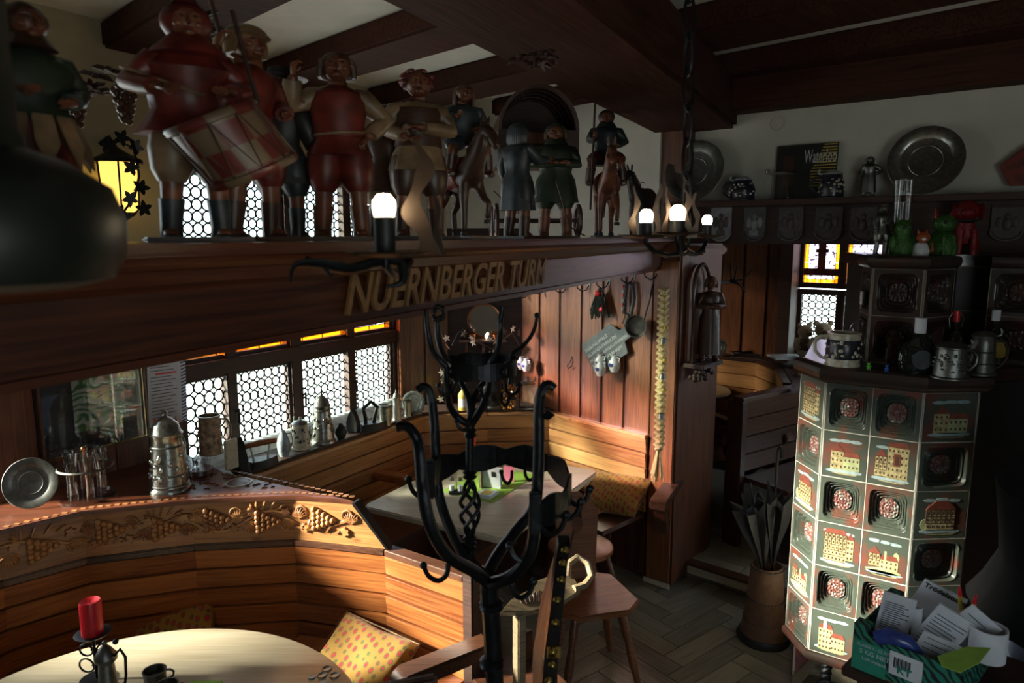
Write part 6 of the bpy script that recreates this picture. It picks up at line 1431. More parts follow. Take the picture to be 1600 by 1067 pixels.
p, h = ps(824, 637, 592, NB); t = stein('glass_stein', 'clear glass stein with pewter lid on the ledge below the hanging little jugs', p, px2m(12, p.y), h*.85, 'glass', hdir=.7, dome=.12, taper=.95)
p, h = ps(797, 639, 596, NB); t = thing('amber_lantern', 'square glass jar full of amber glass pebbles in the nook corner', 'lantern', p); w_ = px2m(15, p.y)
obj('glass_case', B().box(-w_, w_, -w_, w_, 0, h), M['glass'], t)
M['amber'] = mat('amber_pebble', (.35, .14, .02), .12); b = B(); rnd = random.Random(2)
for k in range(70): b.sph((rnd.uniform(-.85, .85)*w_, rnd.uniform(-.9, .9)*w_, rnd.uniform(.06, .85)*h), w_*.16, 8, 5)
o = obj('glass_pebbles', b, M['amber'], t, smooth=True); o['kind'] = 'stuff'
for sx_ in (-1, 1):
    for sy in (-1, 1): obj('corner_bar', B().box(sx_*w_-.003, sx_*w_+.003, sy*w_-.003, sy*w_+.003, 0, h), M['iron'], t)
p = Z(770, 641, NB); t = thing('dark_lidded_pot', 'black iron pot on a grey foot in the nook corner behind the coat stand', 'pot', p+Vector((0, .06, 0)))
obj('pot', B().lathe([(.05, 0), (.055, .03), (.04, .045), (.04, .06), (.075, .10), (.085, .16), (.06, .21), (0, .22)], 24), M['castiron'], t, smooth=True); obj('foot_ring', B().lathe([(.056, .0), (.06, .015), (.05, .03)], 24), M['pewterd'], t, smooth=True)
# bracket shelf with mirror, tealights and dried vine
NT = T2; 
def onT(px, py, T, p0, u0):
    q = onwall(px, py, p0, u0); return (Vector(q[:2])-Vector(p0)).dot(u0), q.z
u2 = (PC-PB).normalized(); s_m, z_m = onT(757, 500, T2, PB, u2)
t = thing('round_mirror', 'round dark mirror with glinting rim above the nook corner shelf', 'mirror'); t.matrix_local = T2 @ Matrix.Translation((s_m, -.02, z_m)) @ Matrix.Rotation(PI/2, 4, 'X')
M['mirror'] = mat('mirror_glass', (.6, .55, .5), .05, 1, var=0); obj('mirror_glass', B().lathe([(0, .004), (.11, .004), (.11, 0), (0, 0)], 36), M['mirror'], t, smooth=True); obj('rim', B().lathe([(.108, 0), (.112, .010), (.122, .008), (.124, 0)], 36), M['copper'], t, smooth=True)
s_b, z_b = onT(757, 528, T2, PB, u2); t = thing('corner_shelf', 'small dark bracket shelf in the nook corner holding tealights', 'shelf'); t.matrix_local = T2 @ Matrix.Translation((s_b, 0, z_b))
obj('board', B().box(-.17, .17, -.12, -.0, -.015, 0), M['dark'], t, bevel=.003); obj('bracket', B().box(-.01, .01, -.10, -.0, -.09, -.015), M['dark'], t); obj('bracket', B().box(-.13, -.11, -.10, 0, -.09, -.015), M['dark'], t)
for dx, on in ((.02, 1), (-.08, 0), (.09, 0)):
    t = thing('tealight_glass', ('lit tealight glowing pink-white on the corner shelf' if on else ('unlit tealight glass at the left of the corner shelf' if dx < 0 else 'unlit tealight glass at the right of the corner shelf')), 'candle'); t.matrix_local = T2 @ Matrix.Translation((s_b+dx, -.07, z_b))
    obj('cup', B().lathe([(0, 0), (.018, 0), (.024, .035), (.022, .035), (.016, .003), (0, .003)], 16), M['copper'] if not on else M['glass'], t, smooth=True)
    obj('flame' if on else 'wax', B().sph((0, 0, .022), (.010, .010, .016) if on else (.014, .014, .006), 8, 6), M['bulb'] if on else M['paper'], t, smooth=True)
    if on: lamp_light(t.matrix_local @ Vector((0, -.0, .045)), .35, .01, (1, .6, .4))
def vine(label, pts, m, seed, nleaf, s=.03, name='dried_vine', grow=True):
    t = thing(name, label, 'decoration'); obj('stem', B().tube(pts, .004, 6), M[m], t, smooth=True); rnd = random.Random(seed); b = B()
    for k in range(nleaf):
        f = rnd.random()*(len(pts)-1); i = min(int(f), len(pts)-2); c = Vector(pts[i]).lerp(Vector(pts[i+1]), f-i)+Vector((rnd.uniform(-.05, .05), rnd.uniform(-.04, 0), rnd.uniform(-.05, .05)))
        P = [(s*(.65+.35*math.cos(5*q*PI/10))*math.cos(q*PI/10), s*(.65+.35*math.cos(5*q*PI/10))*math.sin(q*PI/10)) for q in range(20)]
        bb = B(); bb.T = Matrix.Translation(c) @ Matrix.Rotation(rnd.uniform(0, 3), 4, 'Z') @ Matrix.Rotation(rnd.uniform(.8, 2), 4, 'X'); bb.prism(P, -.001, .002, .2); obj('leaf', bb, M['leafdry'], t)
    return t
M['leafdry'] = mat('dry_leaf', (.16, .13, .09), .7)
vine('dried grey vine twig with leaves hanging down the left of the niche', [Vector(D(x, y, 4.85)) for x, y in ((690, 520), (700, 545), (694, 575), (700, 600), (696, 630))], 'brownp', 3, 12)
vine('dried grey vine twig with leaves along the right of the corner shelf', [Vector(D(x, y, 4.85)) for x, y in ((735, 530), (770, 545), (800, 520), (812, 540))], 'brownp', 5, 12)
vine('bare twisted twig in front of the left niche post', [Vector(D(x, y, 4.8)) for x, y in ((706, 540), (716, 520), (726, 512), (712, 505))], 'iron', 6, 0)
# hung on the end wall
def onE(px, py): return onT(px, py, T3, EW0, eu)
for i, (px, py) in enumerate([(830, 456), (854, 450), (889, 448), (924, 445), (955, 440), (994, 432), (1031, 426)]):
    s, z = onE(px, py)
    t = thing('coat_hook', ['first', 'second', 'third', 'fourth', 'fifth', 'sixth', 'seventh'][i]+' small iron coat hook from the left on the nook panelling', 'hook', group='coat hooks on the nook panelling'); t.matrix_local = T3 @ Matrix.Translation((s, -.024, z))
    obj('back_plate', B().prism([(-.012, -.02), (.012, -.02), (.014, .015), (0, .03), (-.014, .015)], 0, .003).at(Matrix.Identity(4)), M['pewterd'], t).matrix_local = Matrix.Rotation(PI/2, 4, 'X')
    obj('hook_arm', B().tube([(0, -.003, 0), (-.004, -.02, -.03), (-.02, -.045, -.04), (-.045, -.06, -.02), (-.05, -.062, .0)], .004, 6).sph((-.05, -.062, .004), .006, 6, 5), M['iron'], t, smooth=True)
def wallthing(name, label, cat, px, py, off=-.026, rot=0, group=None):
    s, z = onE(px, py); t = thing(name, label, cat, group=group); t.matrix_local = T3 @ Matrix.Translation((s, off, z)) @ Matrix.Rotation(rot, 4, 'Y'); return t
# chalkboard
sa, za = onE(955, 543); t = wallthing('chalkboard', 'grey slate chopping-board shaped wine list with white chalk writing', 'chalkboard', 957, 541, -.05, -.62)
k_ = px2m(1, 4.55)*1.28; P = [(-34, -20), (26, -22), (30, -8), (48, -7), (52, 0), (48, 7), (30, 8), (22, 22), (-34, 22), (-37, 18), (-37, -16)]
P = [(x*k_*.92, z*k_*.95) for x, z in P]; M['slate'] = mat('slate', (.075, .09, .10), .55); M['chalk'] = mat('chalk', (.5, .52, .52), .9)
bb = B(); bb.T = Matrix.Rotation(PI/2, 4, 'X'); bb.prism(P, 0, .012); obj('slate_board', bb, M['slate'], t, bevel=.002)
for i, tx in enumerate(('RIESLING/PFALZ', 'SILVANER/FRANKEN', 'MÜLLER-THURGAU/FRANKEN', 'BACCHUS/FRANKEN')):
    text(tx, .030 if i != 2 else .026, M['chalk'], t, Matrix.Translation((-.165, -.0125, .060-.038*i)) @ Matrix.Rotation(PI/2, 4, 'X'), .0005, 'chalk_writing', align='LEFT')
# little jugs on strings
def hjug(label, px, py, group, s=1.0, dy=0):
    t = wallthing('hanging_jug', label, 'jug', px, py, -.07+dy, 0, group); k = px2m(1, 4.55)*s
    obj('jug_body', B().lathe([(0, -11*k), (5*k, -11*k), (8*k, -4*k), (8*k, 2*k), (4.5*k, 7*k), (4*k, 9*k), (5*k, 11*k), (0, 11*k)], 18), M['white'], t, smooth=True)
    obj('blue_flower', B().sph((0, -7.2*k, -1*k), (3.5*k, 1.2*k, 3.5*k), 8, 6), M['blueglaze'], t, smooth=True); obj('jug_ear', B().tube([(4*k, 0, 8*k), (8*k, 0, 8*k), (7.5*k, 0, 1*k)], 1*k, 6), M['white'], t, smooth=True)
    obj('string', B().tube([(0, 0, 11*k), (0, .02, 22*k)], .6*k, 4), M['cream'], t); return t
hjug('little white and blue jug hanging leftmost, above the glass stein', 826, 565, 'hanging jug pair'); hjug('little white and blue jug hanging right of its twin, above the glass stein', 838, 567, 'hanging jug pair', dy=-.03)
hjug('left of three little white and blue jugs hung below the slate board', 949, 563, 'hanging jug trio', 1.1); hjug('middle and lowest of three little jugs hung below the slate board', 957, 571, 'hanging jug trio', 1.1, -.05); hjug('right of three little white and blue jugs hung below the slate board', 971, 566, 'hanging jug trio', 1.15)
# small key-like fitting
t = wallthing('iron_key_rack', 'small curled iron fitting on the third nook panel board', 'fitting', 897, 563); obj('hook_arm', B().tube([(0, 0, .03), (0, -.01, 0), (-.02, -.02, -.03), (-.01, -.02, -.05), (.02, -.02, -.03)], .004, 6), M['iron'], t, smooth=True)
# herb bunch, bell strap, pan, garlic braid
t = wallthing('dried_herb_bunch', 'bunch of dried herbs with red ribbon hanging from the fifth hook', 'decoration', 948, 462, -.07); b = B(); rnd = random.Random(8)
for k in range(40): a = rnd.uniform(-.6, .6); L_ = rnd.uniform(.07, .15); b.tube([(0, 0, .06), (a*.05, rnd.uniform(-.02, .02), 0), (a*.12, rnd.uniform(-.03, .03), -L_)], [.002, .003, .006], 4)
o = obj('stems', b, M['green'], t); o['kind'] = 'stuff'; obj('ribbon', B().sph((0, -.02, .02), (.02, .015, .02), 8, 6), M['red'], t, smooth=True); obj('ribbon', B().sph((.03, -.02, -.08), (.02, .01, .018), 8, 6), M['red'], t, smooth=True)
t = wallthing('bell_strap', 'dark leather strap with red and white trim and a small bell', 'strap', 991, 465, -.05); obj('strap_loop', B().tube([(-.02, 0, .09), (-.035, 0, 0), (-.03, -.01, -.09), (.02, -.01, -.10), (.035, 0, 0), (.02, 0, .09)], .007, 6, closed=True, flat=2.2), M['black'], t, smooth=True)
for k in range(6): obj('trim_bead', B().sph((-.033, -.018, .07-.028*k), .008, 6, 5), M[('red', 'white')[k % 2]], t, smooth=True)
obj('bell', B().lathe([(.045, -.155), (.03, -.125), (.02, -.10), (0, -.095)], 16), M['brownp'], t, smooth=True)
t = wallthing('iron_pan', 'small dark copper frying pan hanging by its long handle', 'pan', 1010, 507, -.10); t.rotation_euler.rotate_axis('X', .0)
bb = B(); bb.T = Matrix.Rotation(PI/2, 4, 'X') @ Matrix.Rotation(.35, 4, 'Y'); bb.lathe([(0, -.02), (.055, -.02), (.068, .02), (.064, .02), (.052, -.014), (0, -.014)], 28); obj('pan_bowl', bb, M['pewterd'], t, smooth=True); obj('handle', B().tube([(.05, 0, .04), (.075, .02, .16), (.08, .04, .25)], .006, 6), M['iron'], t, smooth=True)
g0_ = Vector(onwall(1037, 455, n3.xy+(-en)*-.10, eu)); t = thing('garlic_braid', 'long pale straw braid with garlic and bells hanging down the timber post', 'braid', Vector((g0_.x, g0_.y, 0)))
zt_ = g0_.z; zb_ = Vector(D(1037, 705, g0_.y)).z; ze_ = Vector(D(1034, 748, g0_.y)).z; rnd = random.Random(4); n = 26
for k in range(n):
    z = zt_+(zb_-zt_)*k/n
    for sg in (-1, 1): obj('braid_knot', B().tube([(sg*.026, 0, z+.012), (0, -.022, z-.004), (-sg*.018, 0, z-.024)], [.013, .017, .010], 6), M['garlic'], t, smooth=True)
for k, z in enumerate((.28, .5, .75)): obj('small_bell', B().lathe([(.02, -.03), (.014, 0), (0, .004)], 12, (.0, -.035, zt_+(zb_-zt_)*z)), M['pewterd'], t, smooth=True)
for z in (.22, .42, .6): obj('yellow_bead', B().sph((.01, -.03, zt_+(zb_-zt_)*z), .013, 8, 6), M['yellow'], t, smooth=True)
b = B()
for k in range(40): a = rnd.uniform(-1, 1); b.tube([(a*.008, rnd.uniform(-.01, .01), zb_+.02), (a*.04, rnd.uniform(-.02, .02), ze_+rnd.uniform(-.02, .04))], .003, 4)
o = obj('straw_tassel', b, M['garlic'], t); o['kind'] = 'stuff'
# ================================================================ HEADER SHELF
def onH(px, py): return hs(px, py)
def hworld(s, off, z): return HT @ Vector((s, off, z))
HY = math.atan2(HU.y, HU.x)
def hthing(px, off): s, z = hs(px, 311); return hworld(s, off, HZ)
def hrot(v): return (HT.to_3x3() @ Vector(v))
s, z = hs(1097, 266); Rr = px2m(46, 4.1); plate('embossed_wall_plate', 'embossed old pewter plate leaning behind the chain at the left end of the plate shelf', hworld(s, -.10, HZ+Rr*.98), Rr, 'pewterd', hrot((0, -1, .25)), scallop=.02)
s, z = hs(1452, 250); Rr = px2m(51, 3.45); t = plate('large_pewter_plate', 'large plain pewter plate with wide rim standing on the shelf above the stove', hworld(s, -.10, HZ+Rr*.98), Rr, 'pewter', hrot((0, -1, .22)))
def hst(px, r, h, *a, **k):
    p = hthing(px, -.10); return stein(*a, p, px2m(r, p.y), px2m(h, p.y), **k)
hst(1170, 17, 31, 'blue_flower_stein', 'squat dark stein with white flowers, first from the left on the plate shelf', m='darkcer', lidm='bluegreycer', taper=.75, bulge=.25, relief=21, reliefm='white', hdir=PI-.4, knob=False, dome=.15)
hst(1230, 16, 38, 'shelf_glass_stein', 'clear faceted glass mug standing in front of the record sleeve', m='glass', taper=.98, hdir=PI-.4, knob=False, dome=.08)
hst(1307, 17, 36, 'crest_stein', 'dark stein with a pale crest and grey lid right of the record sleeve', m='darkcer', lidm='bluegreycer', taper=.8, bulge=.15, relief=23, reliefm='creamcer', hdir=PI-.4, knob=False, dome=.12)
# record sleeve
s0_, z0_ = hs(1213, 305); s1_, _ = hs(1307, 305); t = thing('record_sleeve', 'black record sleeve lettered Waterloo with yellow stripes leaning on the white wall', 'record sleeve'); t.matrix_local = HT @ Matrix.Translation((s0_, -.035, HZ)) @ Matrix.Rotation(-.05, 4, 'X')
Wr = s1_-s0_; Hr = Wr*.93; obj('sleeve', B().box(0, Wr, 0, .006, 0, Hr), M['black'], t)
for k in range(15): obj('yellow_stripe', B().box(Wr*(.78-.2*min(1, k/9.)+.0), Wr*.985, -.001, 0, Hr*(.965-.052*k), Hr*(.985-.052*k)), M['yellowd'] if 'yellowd' in M else M['yellow'], t)
text('Waterloo', Hr*.27, M['chalk'], t, Matrix.Translation((Wr*.47, -.007, Hr*.76)) @ Matrix.Rotation(PI/2, 4, 'X') @ Matrix.Diagonal((.52, 1.25, 1, 1)), .0005, 'title', align='LEFT')
obj('dim_portrait', B().box(Wr*.12, Wr*.3, -.0008, 0, Hr*.25, Hr*.8), M['brownp'], t)
# statuette on shelf, dark red box edge
p = hthing(1362, -.09); figure('pewter_watchman', 'small dark pewter watchman statuette on the shelf left of the large plate', p, px2m(60, p.y), HY+.2, 'pewterd', 'pewterd', 'bob', 'pewterd', hem=.12, skinm='pewterd', boots='pewterd', L_='hip', R_='down', pants=False, hat='coif', hatm='pewterd', base=True)
s, z = hs(1605, 265); t = obj('red_wall_box', B().prism([(-.13, .02), (-.09, -.07), (.1, -.07), (.1, .10), (-.04, .10)], 0, .05), M['redpaint'], bevel=.004); t.matrix_local = HT @ Matrix.Translation((s+.03, -.002, z)) @ Matrix.Rotation(PI/2, 4, 'X'); tag(t, 'dark red angular wall ornament at the right edge of the white wall', 'ornament')
# relief plaques on the header
M['plq1'] = mat('pale_relief', (.20, .20, .21), .6, bump=.6); M['plq2'] = mat('brown_relief', (.07, .055, .055), .6, bump=.6)
for i, (px, w_, lab) in enumerate(((1131, 26, 'pale shield-shaped relief plaque with an eagle, first from the left under the plate shelf'), (1183, 27, 'grey shield-shaped relief plaque with a standing figure, second under the plate shelf'), (1239, 29, 'dark relief plaque of a rounded shield, third under the plate shelf'), (1298, 32, 'dark relief plaque, fourth under the plate shelf'), (1352, 30, 'dark relief plaque behind the grey soldier statuette'), (1575, 34, 'dark relief plaque under the shelf above the right end of the stove'))):
    s, z = hs(px, 350); Yq = (HT @ Vector((s, 0, 0))).y; w2 = px2m(w_, Yq)*.62; h2 = px2m(24, Yq)*1.05
    t = thing('relief_plaque', lab, 'plaque'); t.matrix_local = HT @ Matrix.Translation((s, -.032, z))
    P = [(-w2, h2), (-w2, -h2*.45)]+[(-w2*math.cos(a*PI/8), -h2*.45-h2*.55*math.sin(a*PI/8)) for a in range(1, 8)]+[(w2, -h2*.45), (w2, h2)]
    bb = B(); bb.T = Matrix.Rotation(PI/2, 4, 'X'); bb.prism(P, 0, .012); obj('shield', bb, M['plq1'] if i < 1 else (M['stone'] if i == 1 else M['plq2']), t, bevel=.002)
    bb = B(); bb.T = Matrix.Rotation(PI/2, 4, 'X')
    bb.sph((0, h2*.45, .012), (w2*.22, h2*.2, .008), 8, 6); bb.sph((0, -h2*.05, .012), (w2*.3, h2*.4, .010), 8, 6)
    for sg in (-1, 1): bb.sph((sg*w2*.5, h2*.1, .012), (w2*.25, h2*.35, .006), 8, 6)
    bb.box(-w2*.4, w2*.4, -h2*.7, -h2*.4, .012, .018); o = obj('relief', bb, M['plq1'] if i == 1 else M['plq2'], t, smooth=True); o['kind'] = 'stuff'
    obj('lower_rim', B().tube([(x*.97, -.014, z_) for x, z_ in P[1:-1]], .008, 6), M['plq1'] if i < 1 else M['plq2'], t, smooth=True)
# ================================================================ STOVE TOP (z = UZ)
def sat(px, py, z=None): return Z(px, py, UZ)
def onstove(px, Y, z): r = ray(px, 400); t_ = Y/r.y; return Vector((r.x*t_, Y, z))
p = onstove(1375, 3.08, UZ); figure('pewter_soldier', 'grey pewter soldier statuette with tall hat, leftmost on the stove top', p, px2m(76, 3.08), .3, 'pewterd', 'pewterd', 'bob', 'pewterd', hat='brim', hatm='pewterd', skinm='pewterd', boots='pewterd', L_='cross', R_='down', hem=.42)
for i, (px, Y) in enumerate(((1396, 3.3), (1404, 3.36), (1413, 3.3))):
    p = onstove(px, Y, UZ); tumbler('%s tall thin glass flute behind the green owl' % ('leftmost', 'middle', 'rightmost')[i], p, .016, px2m(112, Y), group='thin glass flutes on the stove', flare=1.5, name='glass_flute')
p = onstove(1407, 3.06, UZ); s = px2m(30, 3.06); t = thing('green_owl', 'glittering green owl ornament with big eyes on the stove top', 'ornament', p, .1)
obj('body', B().lathe([(0, 0), (s*.5, 0), (s*.58, s*.25), (s*.52, s*.7), (s*.38, s*1.05), (s*.44, s*1.3), (s*.42, s*1.6), (s*.25, s*1.8), (0, s*1.85)], 22), M['greenglz'], t, smooth=True)
for sg in (-1, 1):
    obj('ear', B().tube([(sg*s*.28, 0, s*1.65), (sg*s*.42, 0, s*2.0)], [s*.12, s*.01], 6), M['greenglz'], t, smooth=True); obj('eye', B().sph((sg*s*.18, -s*.38, s*1.45), (s*.13, s*.06, s*.13), 10, 8), M['black'], t, smooth=True); obj('wing', B().sph((sg*s*.5, 0, s*.6), (s*.14, s*.3, s*.5), 10, 8), M['greenglz'], t, smooth=True)
p = onstove(1437, 3.03, UZ); s = px2m(20, 3.03); t = thing('orange_fox', 'small orange and white fox ornament between the green owl and green cat', 'ornament', p)
obj('body', B().lathe([(0, 0), (s*.6, 0), (s*.65, s*.4), (s*.45, s*.95), (0, s*1.1)], 18), M['white'], t, smooth=True); obj('head', B().sph((s*.1, -s*.1, s*1.4), (s*.5, s*.42, s*.42), 14, 10), M['orange'], t, smooth=True); obj('muzzle', B().sph((-s*.05, -s*.5, s*1.25), (s*.2, s*.15, s*.12), 8, 6), M['white'], t, smooth=True)
obj('ear', B().tube([(-s*.2, 0, s*1.7), (-s*.3, 0, s*2.05)], [s*.14, s*.01], 6), M['orange'], t); obj('ear', B().tube([(s*.35, 0, s*1.7), (s*.45, 0, s*2.05)], [s*.14, s*.01], 6), M['orange'], t); obj('tail', B().tube([(s*.5, 0, s*.2), (s*.9, 0, s*.4), (s*.85, 0, s*1.0)], [s*.12, s*.2, s*.05], 8), M['orange'], t, smooth=True)
p = onstove(1470, 3.08, UZ); s = px2m(36, 3.08); t = thing('green_cat', 'large glittering green cat ornament with red inner ears on the stove top', 'ornament', p)
obj('body', B().lathe([(0, 0), (s*.55, 0), (s*.62, s*.3), (s*.5, s*.8), (s*.3, s*1.05), (0, s*1.1)], 22), M['greenglz'], t, smooth=True); obj('head', B().sph((0, -s*.08, s*1.35), (s*.48, s*.40, s*.40), 16, 12), M['greenglz'], t, smooth=True)
for sg in (-1, 1):
    obj('ear', B().tube([(sg*s*.3, 0, s*1.6), (sg*s*.42, 0, s*2.02)], [s*.15, s*.01], 6), M['redglz'], t); obj('eye', B().sph((sg*s*.18, -s*.44, s*1.42), (s*.08, s*.05, s*.09), 8, 6), M['black'], t, smooth=True); obj('front_leg', B().tube([(sg*s*.2, -s*.4, s*.8), (sg*s*.22, -s*.5, 0)], s*.12, 8), M['greenglz'], t, smooth=True)
p = onstove(1505, 3.2, UZ); s = px2m(42, 3.2); t = thing('red_dog', 'glossy red dog ornament with studded collar, right of the green cat', 'ornament', p, -.4)
obj('body', B().tube([(0, .1*s, s*.5), (0, 0, s*.8), (-.0, -.1*s, s*1.2)], [s*.32, s*.38, s*.25], 14), M['redglz'], t, smooth=True); obj('head', B().sph((-s*.05, -s*.3, s*1.6), (s*.42, s*.5, s*.38), 16, 12), M['redglz'], t, smooth=True); obj('muzzle', B().sph((-s*.1, -s*.75, s*1.5), (s*.24, s*.22, s*.2), 10, 8), M['redglz'], t, smooth=True)
for sg in (-1, 1): obj('ear', B().sph((sg*s*.42, -s*.15, s*1.55), (s*.1, s*.18, s*.32), 8, 8), M['redglz'], t, smooth=True); obj('front_leg', B().tube([(sg*s*.2, -s*.3, s*.9), (sg*s*.24, -s*.35, 0)], [s*.14, s*.12], 8), M['redglz'], t, smooth=True); obj('hind_leg', B().tube([(sg*s*.3, s*.2, s*.5), (sg*s*.35, s*.1, 0)], [s*.22, s*.14], 8), M['redglz'], t, smooth=True)
obj('collar', B().lathe([(s*.34, -s*.04), (s*.36, 0), (s*.34, s*.04)], 20, (-.02*s, -.18*s, s*1.25)), M['black'], t, smooth=True)
# ================================================================ STOVE LEDGE (z = LZ)
def ledge(px, py): return Z(px, py, LZ)
p = ledge(1316, 570); t = stein('ridged_stoneware_stein', 'large grey stoneware stein with white relief dancers at the left of the stove ledge', p, px2m(25, p.y), px2m(52, p.y), 'creamcer', lid=False, taper=.95, relief=31, reliefm='creamcer', hdir=PI-.2, foot=1.05)
r_s, h_s = px2m(25, p.y), px2m(52, p.y); obj('dark_band', B().lathe([(r_s*1.0, h_s*.22), (r_s*1.03, h_s*.24), (r_s*.99, h_s*.78), (r_s*.96, h_s*.8)], 28), M['darkcer'], t, smooth=True)
bottle('tall clear glass bottle with pale cap standing behind the stoneware stein', ledge(1343, 556), px2m(17, 3.1), px2m(105, 3.1), 'glass', neck=.45, capm='pewterd')
t = thing('salt_bowl_of_candy', 'heap of red and white wrapped sweets behind the stoneware stein', 'sweets', ledge(1334, 556)+Vector((-.02, .05, 0)))
for k, (x, y, z, m_) in enumerate(((0, 0, .02, 'red'), (.03, .0, .02, 'white'), (.01, .01, .05, 'red'), (-.03, 0, .02, 'white'))): obj('sweet', B().sph((x, y, z), (.018, .014, .02), 8, 6), M[m_], t, smooth=True)
t.name = 'sweets_heap'
def toy(label, p, m, s):
    t = thing('little_toy_animal', label, 'toy', p); b = B(); b.sph((0, 0, s*.9), (s*.5, s*.45, s*.6), 10, 8); obj('body', b, M[m], t, smooth=True); obj('head', B().sph((0, -s*.1, s*1.7), (s*.42, s*.4, s*.4), 10, 8), M[m], t, smooth=True)
    for sg in (-1, 1): obj('ear', B().sph((sg*s*.35, 0, s*2.05), s*.18, 6, 5), M[m], t, smooth=True); obj('leg', B().tube([(sg*s*.3, 0, s*.6), (sg*s*.35, -s*.1, 0)], s*.18, 6), M[m], t, smooth=True); obj('arm', B().tube([(sg*s*.4, 0, s*1.2), (sg*s*.75, -s*.2, s*1.0)], s*.13, 6), M[m], t, smooth=True)
M['toygreen'] = mat('bright_green_plastic', (.08, .42, .03), .4, var=.1); M['toyblue'] = mat('blue_plastic', (.02, .09, .42), .4, var=.1)
toy('tiny bright green toy frog on the stove ledge', ledge(1357, 578), 'toygreen', .014); toy('tiny blue toy animal on the stove ledge', ledge(1385, 581), 'toyblue', .014)
p = ledge(1398, 572); t = figure('dark_bronze_bust', 'small dark bronze figure on a block on the stove ledge behind the blue toy', p+Vector((0, .03, 0)), px2m(56, p.y), .2, 'brownp', 'brownp', 'curly', 'brownp', skinm='brownp', boots='brownp', L_='cross', R_='cross', hem=.2)
p = ledge(1432, 583); R_ = px2m(30, p.y); t = thing('flask_bottle', 'black flattened round flask bottle with grey label and pale capsule on the stove ledge', 'bottle', p, -.1)
M['blackglass'] = mat('black_bottle_glass', (.008, .010, .008), .08)
b = B(); b.T = Matrix.Diagonal((1, .5, 1, 1)); b.lathe([(0, 0), (R_*.75, 0), (R_*.98, R_*.35), (R_*1.02, R_*.9), (R_*.8, R_*1.5), (R_*.35, R_*1.9), (R_*.26, R_*2.2), (R_*.26, R_*2.6), (0, R_*2.6)], 28); obj('glass_body', b, M['blackglass'], t, smooth=True)
obj('capsule', B().lathe([(R_*.28, R_*2.15), (R_*.28, R_*2.95), (0, R_*2.95)], 16), M['paper'], t, smooth=True)
b = B(); b.T = Matrix.Translation((0, -R_*.50, R_*.8)) @ Matrix.Rotation(PI/2-.05, 4, 'X'); b.lathe([(0, 0), (R_*.5, 0), (R_*.5, .002), (0, .002)], 24); obj('label', b, M['bluegrey'], t)
p = ledge(1484, 590); stein('pewter_tankard', 'lidded pewter tankard with an embossed deer on the stove ledge', p, px2m(25, p.y), px2m(50, p.y), 'pewterd', lidm='pewterd', taper=.86, relief=41, hdir=.1, knob=False, dome=.12)
p = ledge(1499, 572); t = bottle('dark swing-top bottle with red seal behind the pewter tankard', p+Vector((0, .05, 0)), px2m(13, p.y), px2m(86, p.y), 'blackglass', capm='red', neck=.35)
k_ = px2m(1, p.y); obj('swing_wire', B().tube([(-9*k_, 0, 60*k_), (-12*k_, 0, 74*k_), (-6*k_, 0, 84*k_), (6*k_, 0, 84*k_), (12*k_, 0, 74*k_), (9*k_, 0, 60*k_)], .0015, 5), M['pewter'], t)
p = ledge(1537, 586); stein('tall_pewter_jug', 'tall ribbed pewter jug near the right end of the stove ledge', p+Vector((0, .02, 0)), px2m(20, p.y), px2m(62, p.y), 'pewterd', lidm='pewterd', taper=.8, hdir=-.3, knob=False, dome=.1, cat='jug', bands=(.3, .6))
p = ledge(1561, 572); t = bottle('dark wine bottle with a round pale label behind the pewter jug', p+Vector((0, .05, 0)), px2m(16, p.y), px2m(88, p.y), 'blackglass', capm='paper', neck=.35)
b = B(); b.T = Matrix.Translation((0, -px2m(17, p.y), px2m(26, p.y))) @ Matrix.Rotation(PI/2, 4, 'X'); b.lathe([(0, 0), (.036, 0), (.036, .002), (0, .002)], 24); obj('label', b, M['yellow'], t)
# ================================================================ REAR ROOM
def bear(label, p, s, rz):
    t = thing('teddy_bear', label, 'teddy bear', p, rz)
    M['plush'] = M.get('plush') or mat('cream_plush', (.42, .33, .20), .95, bump=1, scale=300, sheen=.5)
    obj('torso', B().sph((0, 0, s*.32), (s*.24, s*.2, s*.30), 14, 10), M['plush'], t, smooth=True); obj('jumper', B().lathe([(s*.235, s*.16), (s*.26, s*.34), (s*.17, s*.54), (s*.1, s*.56)], 18), M['cream'], t, smooth=True)
    hd_ = obj('head', B().sph((0, -s*.03, s*.74), (s*.22, s*.2, s*.20), 14, 10), M['plush'], t, smooth=True); obj('muzzle', B().sph((0, -s*.22, s*.70), (s*.09, s*.08, s*.07), 10, 8), M['cream'], hd_, smooth=True); obj('nose', B().sph((0, -s*.30, s*.72), (s*.03, s*.02, s*.022), 6, 5), M['black'], hd_, smooth=True)
    for sg in (-1, 1):
        obj('ear', B().sph((sg*s*.18, 0, s*.92), (s*.08, s*.04, s*.08), 8, 6), M['plush'], t, smooth=True); obj('eye', B().sph((sg*s*.08, -s*.20, s*.79), s*.02, 6, 5), M['black'], hd_, smooth=True)
        obj('arm', B().tube([(sg*s*.2, 0, s*.5), (sg*s*.32, -s*.08, s*.35), (sg*s*.30, -s*.18, s*.24)], [s*.09, s*.09, s*.08], 8), M['plush'], t, smooth=True); obj('leg', B().tube([(sg*s*.13, -s*.05, s*.12), (sg*s*.18, -s*.3, s*.1), (sg*s*.19, -s*.42, s*.14)], [s*.11, s*.10, s*.10], 8), M['plush'], t, smooth=True)
p1 = Z(1247, 556, 1.18); lsx = thing('teddy_stand', 'small white box shelf under the left teddy bear', 'stand', Vector((p1.x, p1.y, 1.105))); obj('board', B().box(-.22, .22, -.1, .1, .06, .075), M['white'], lsx); obj('post', B().box(-.02, .02, -.05, .05, 0, .06), M['dark'], lsx)
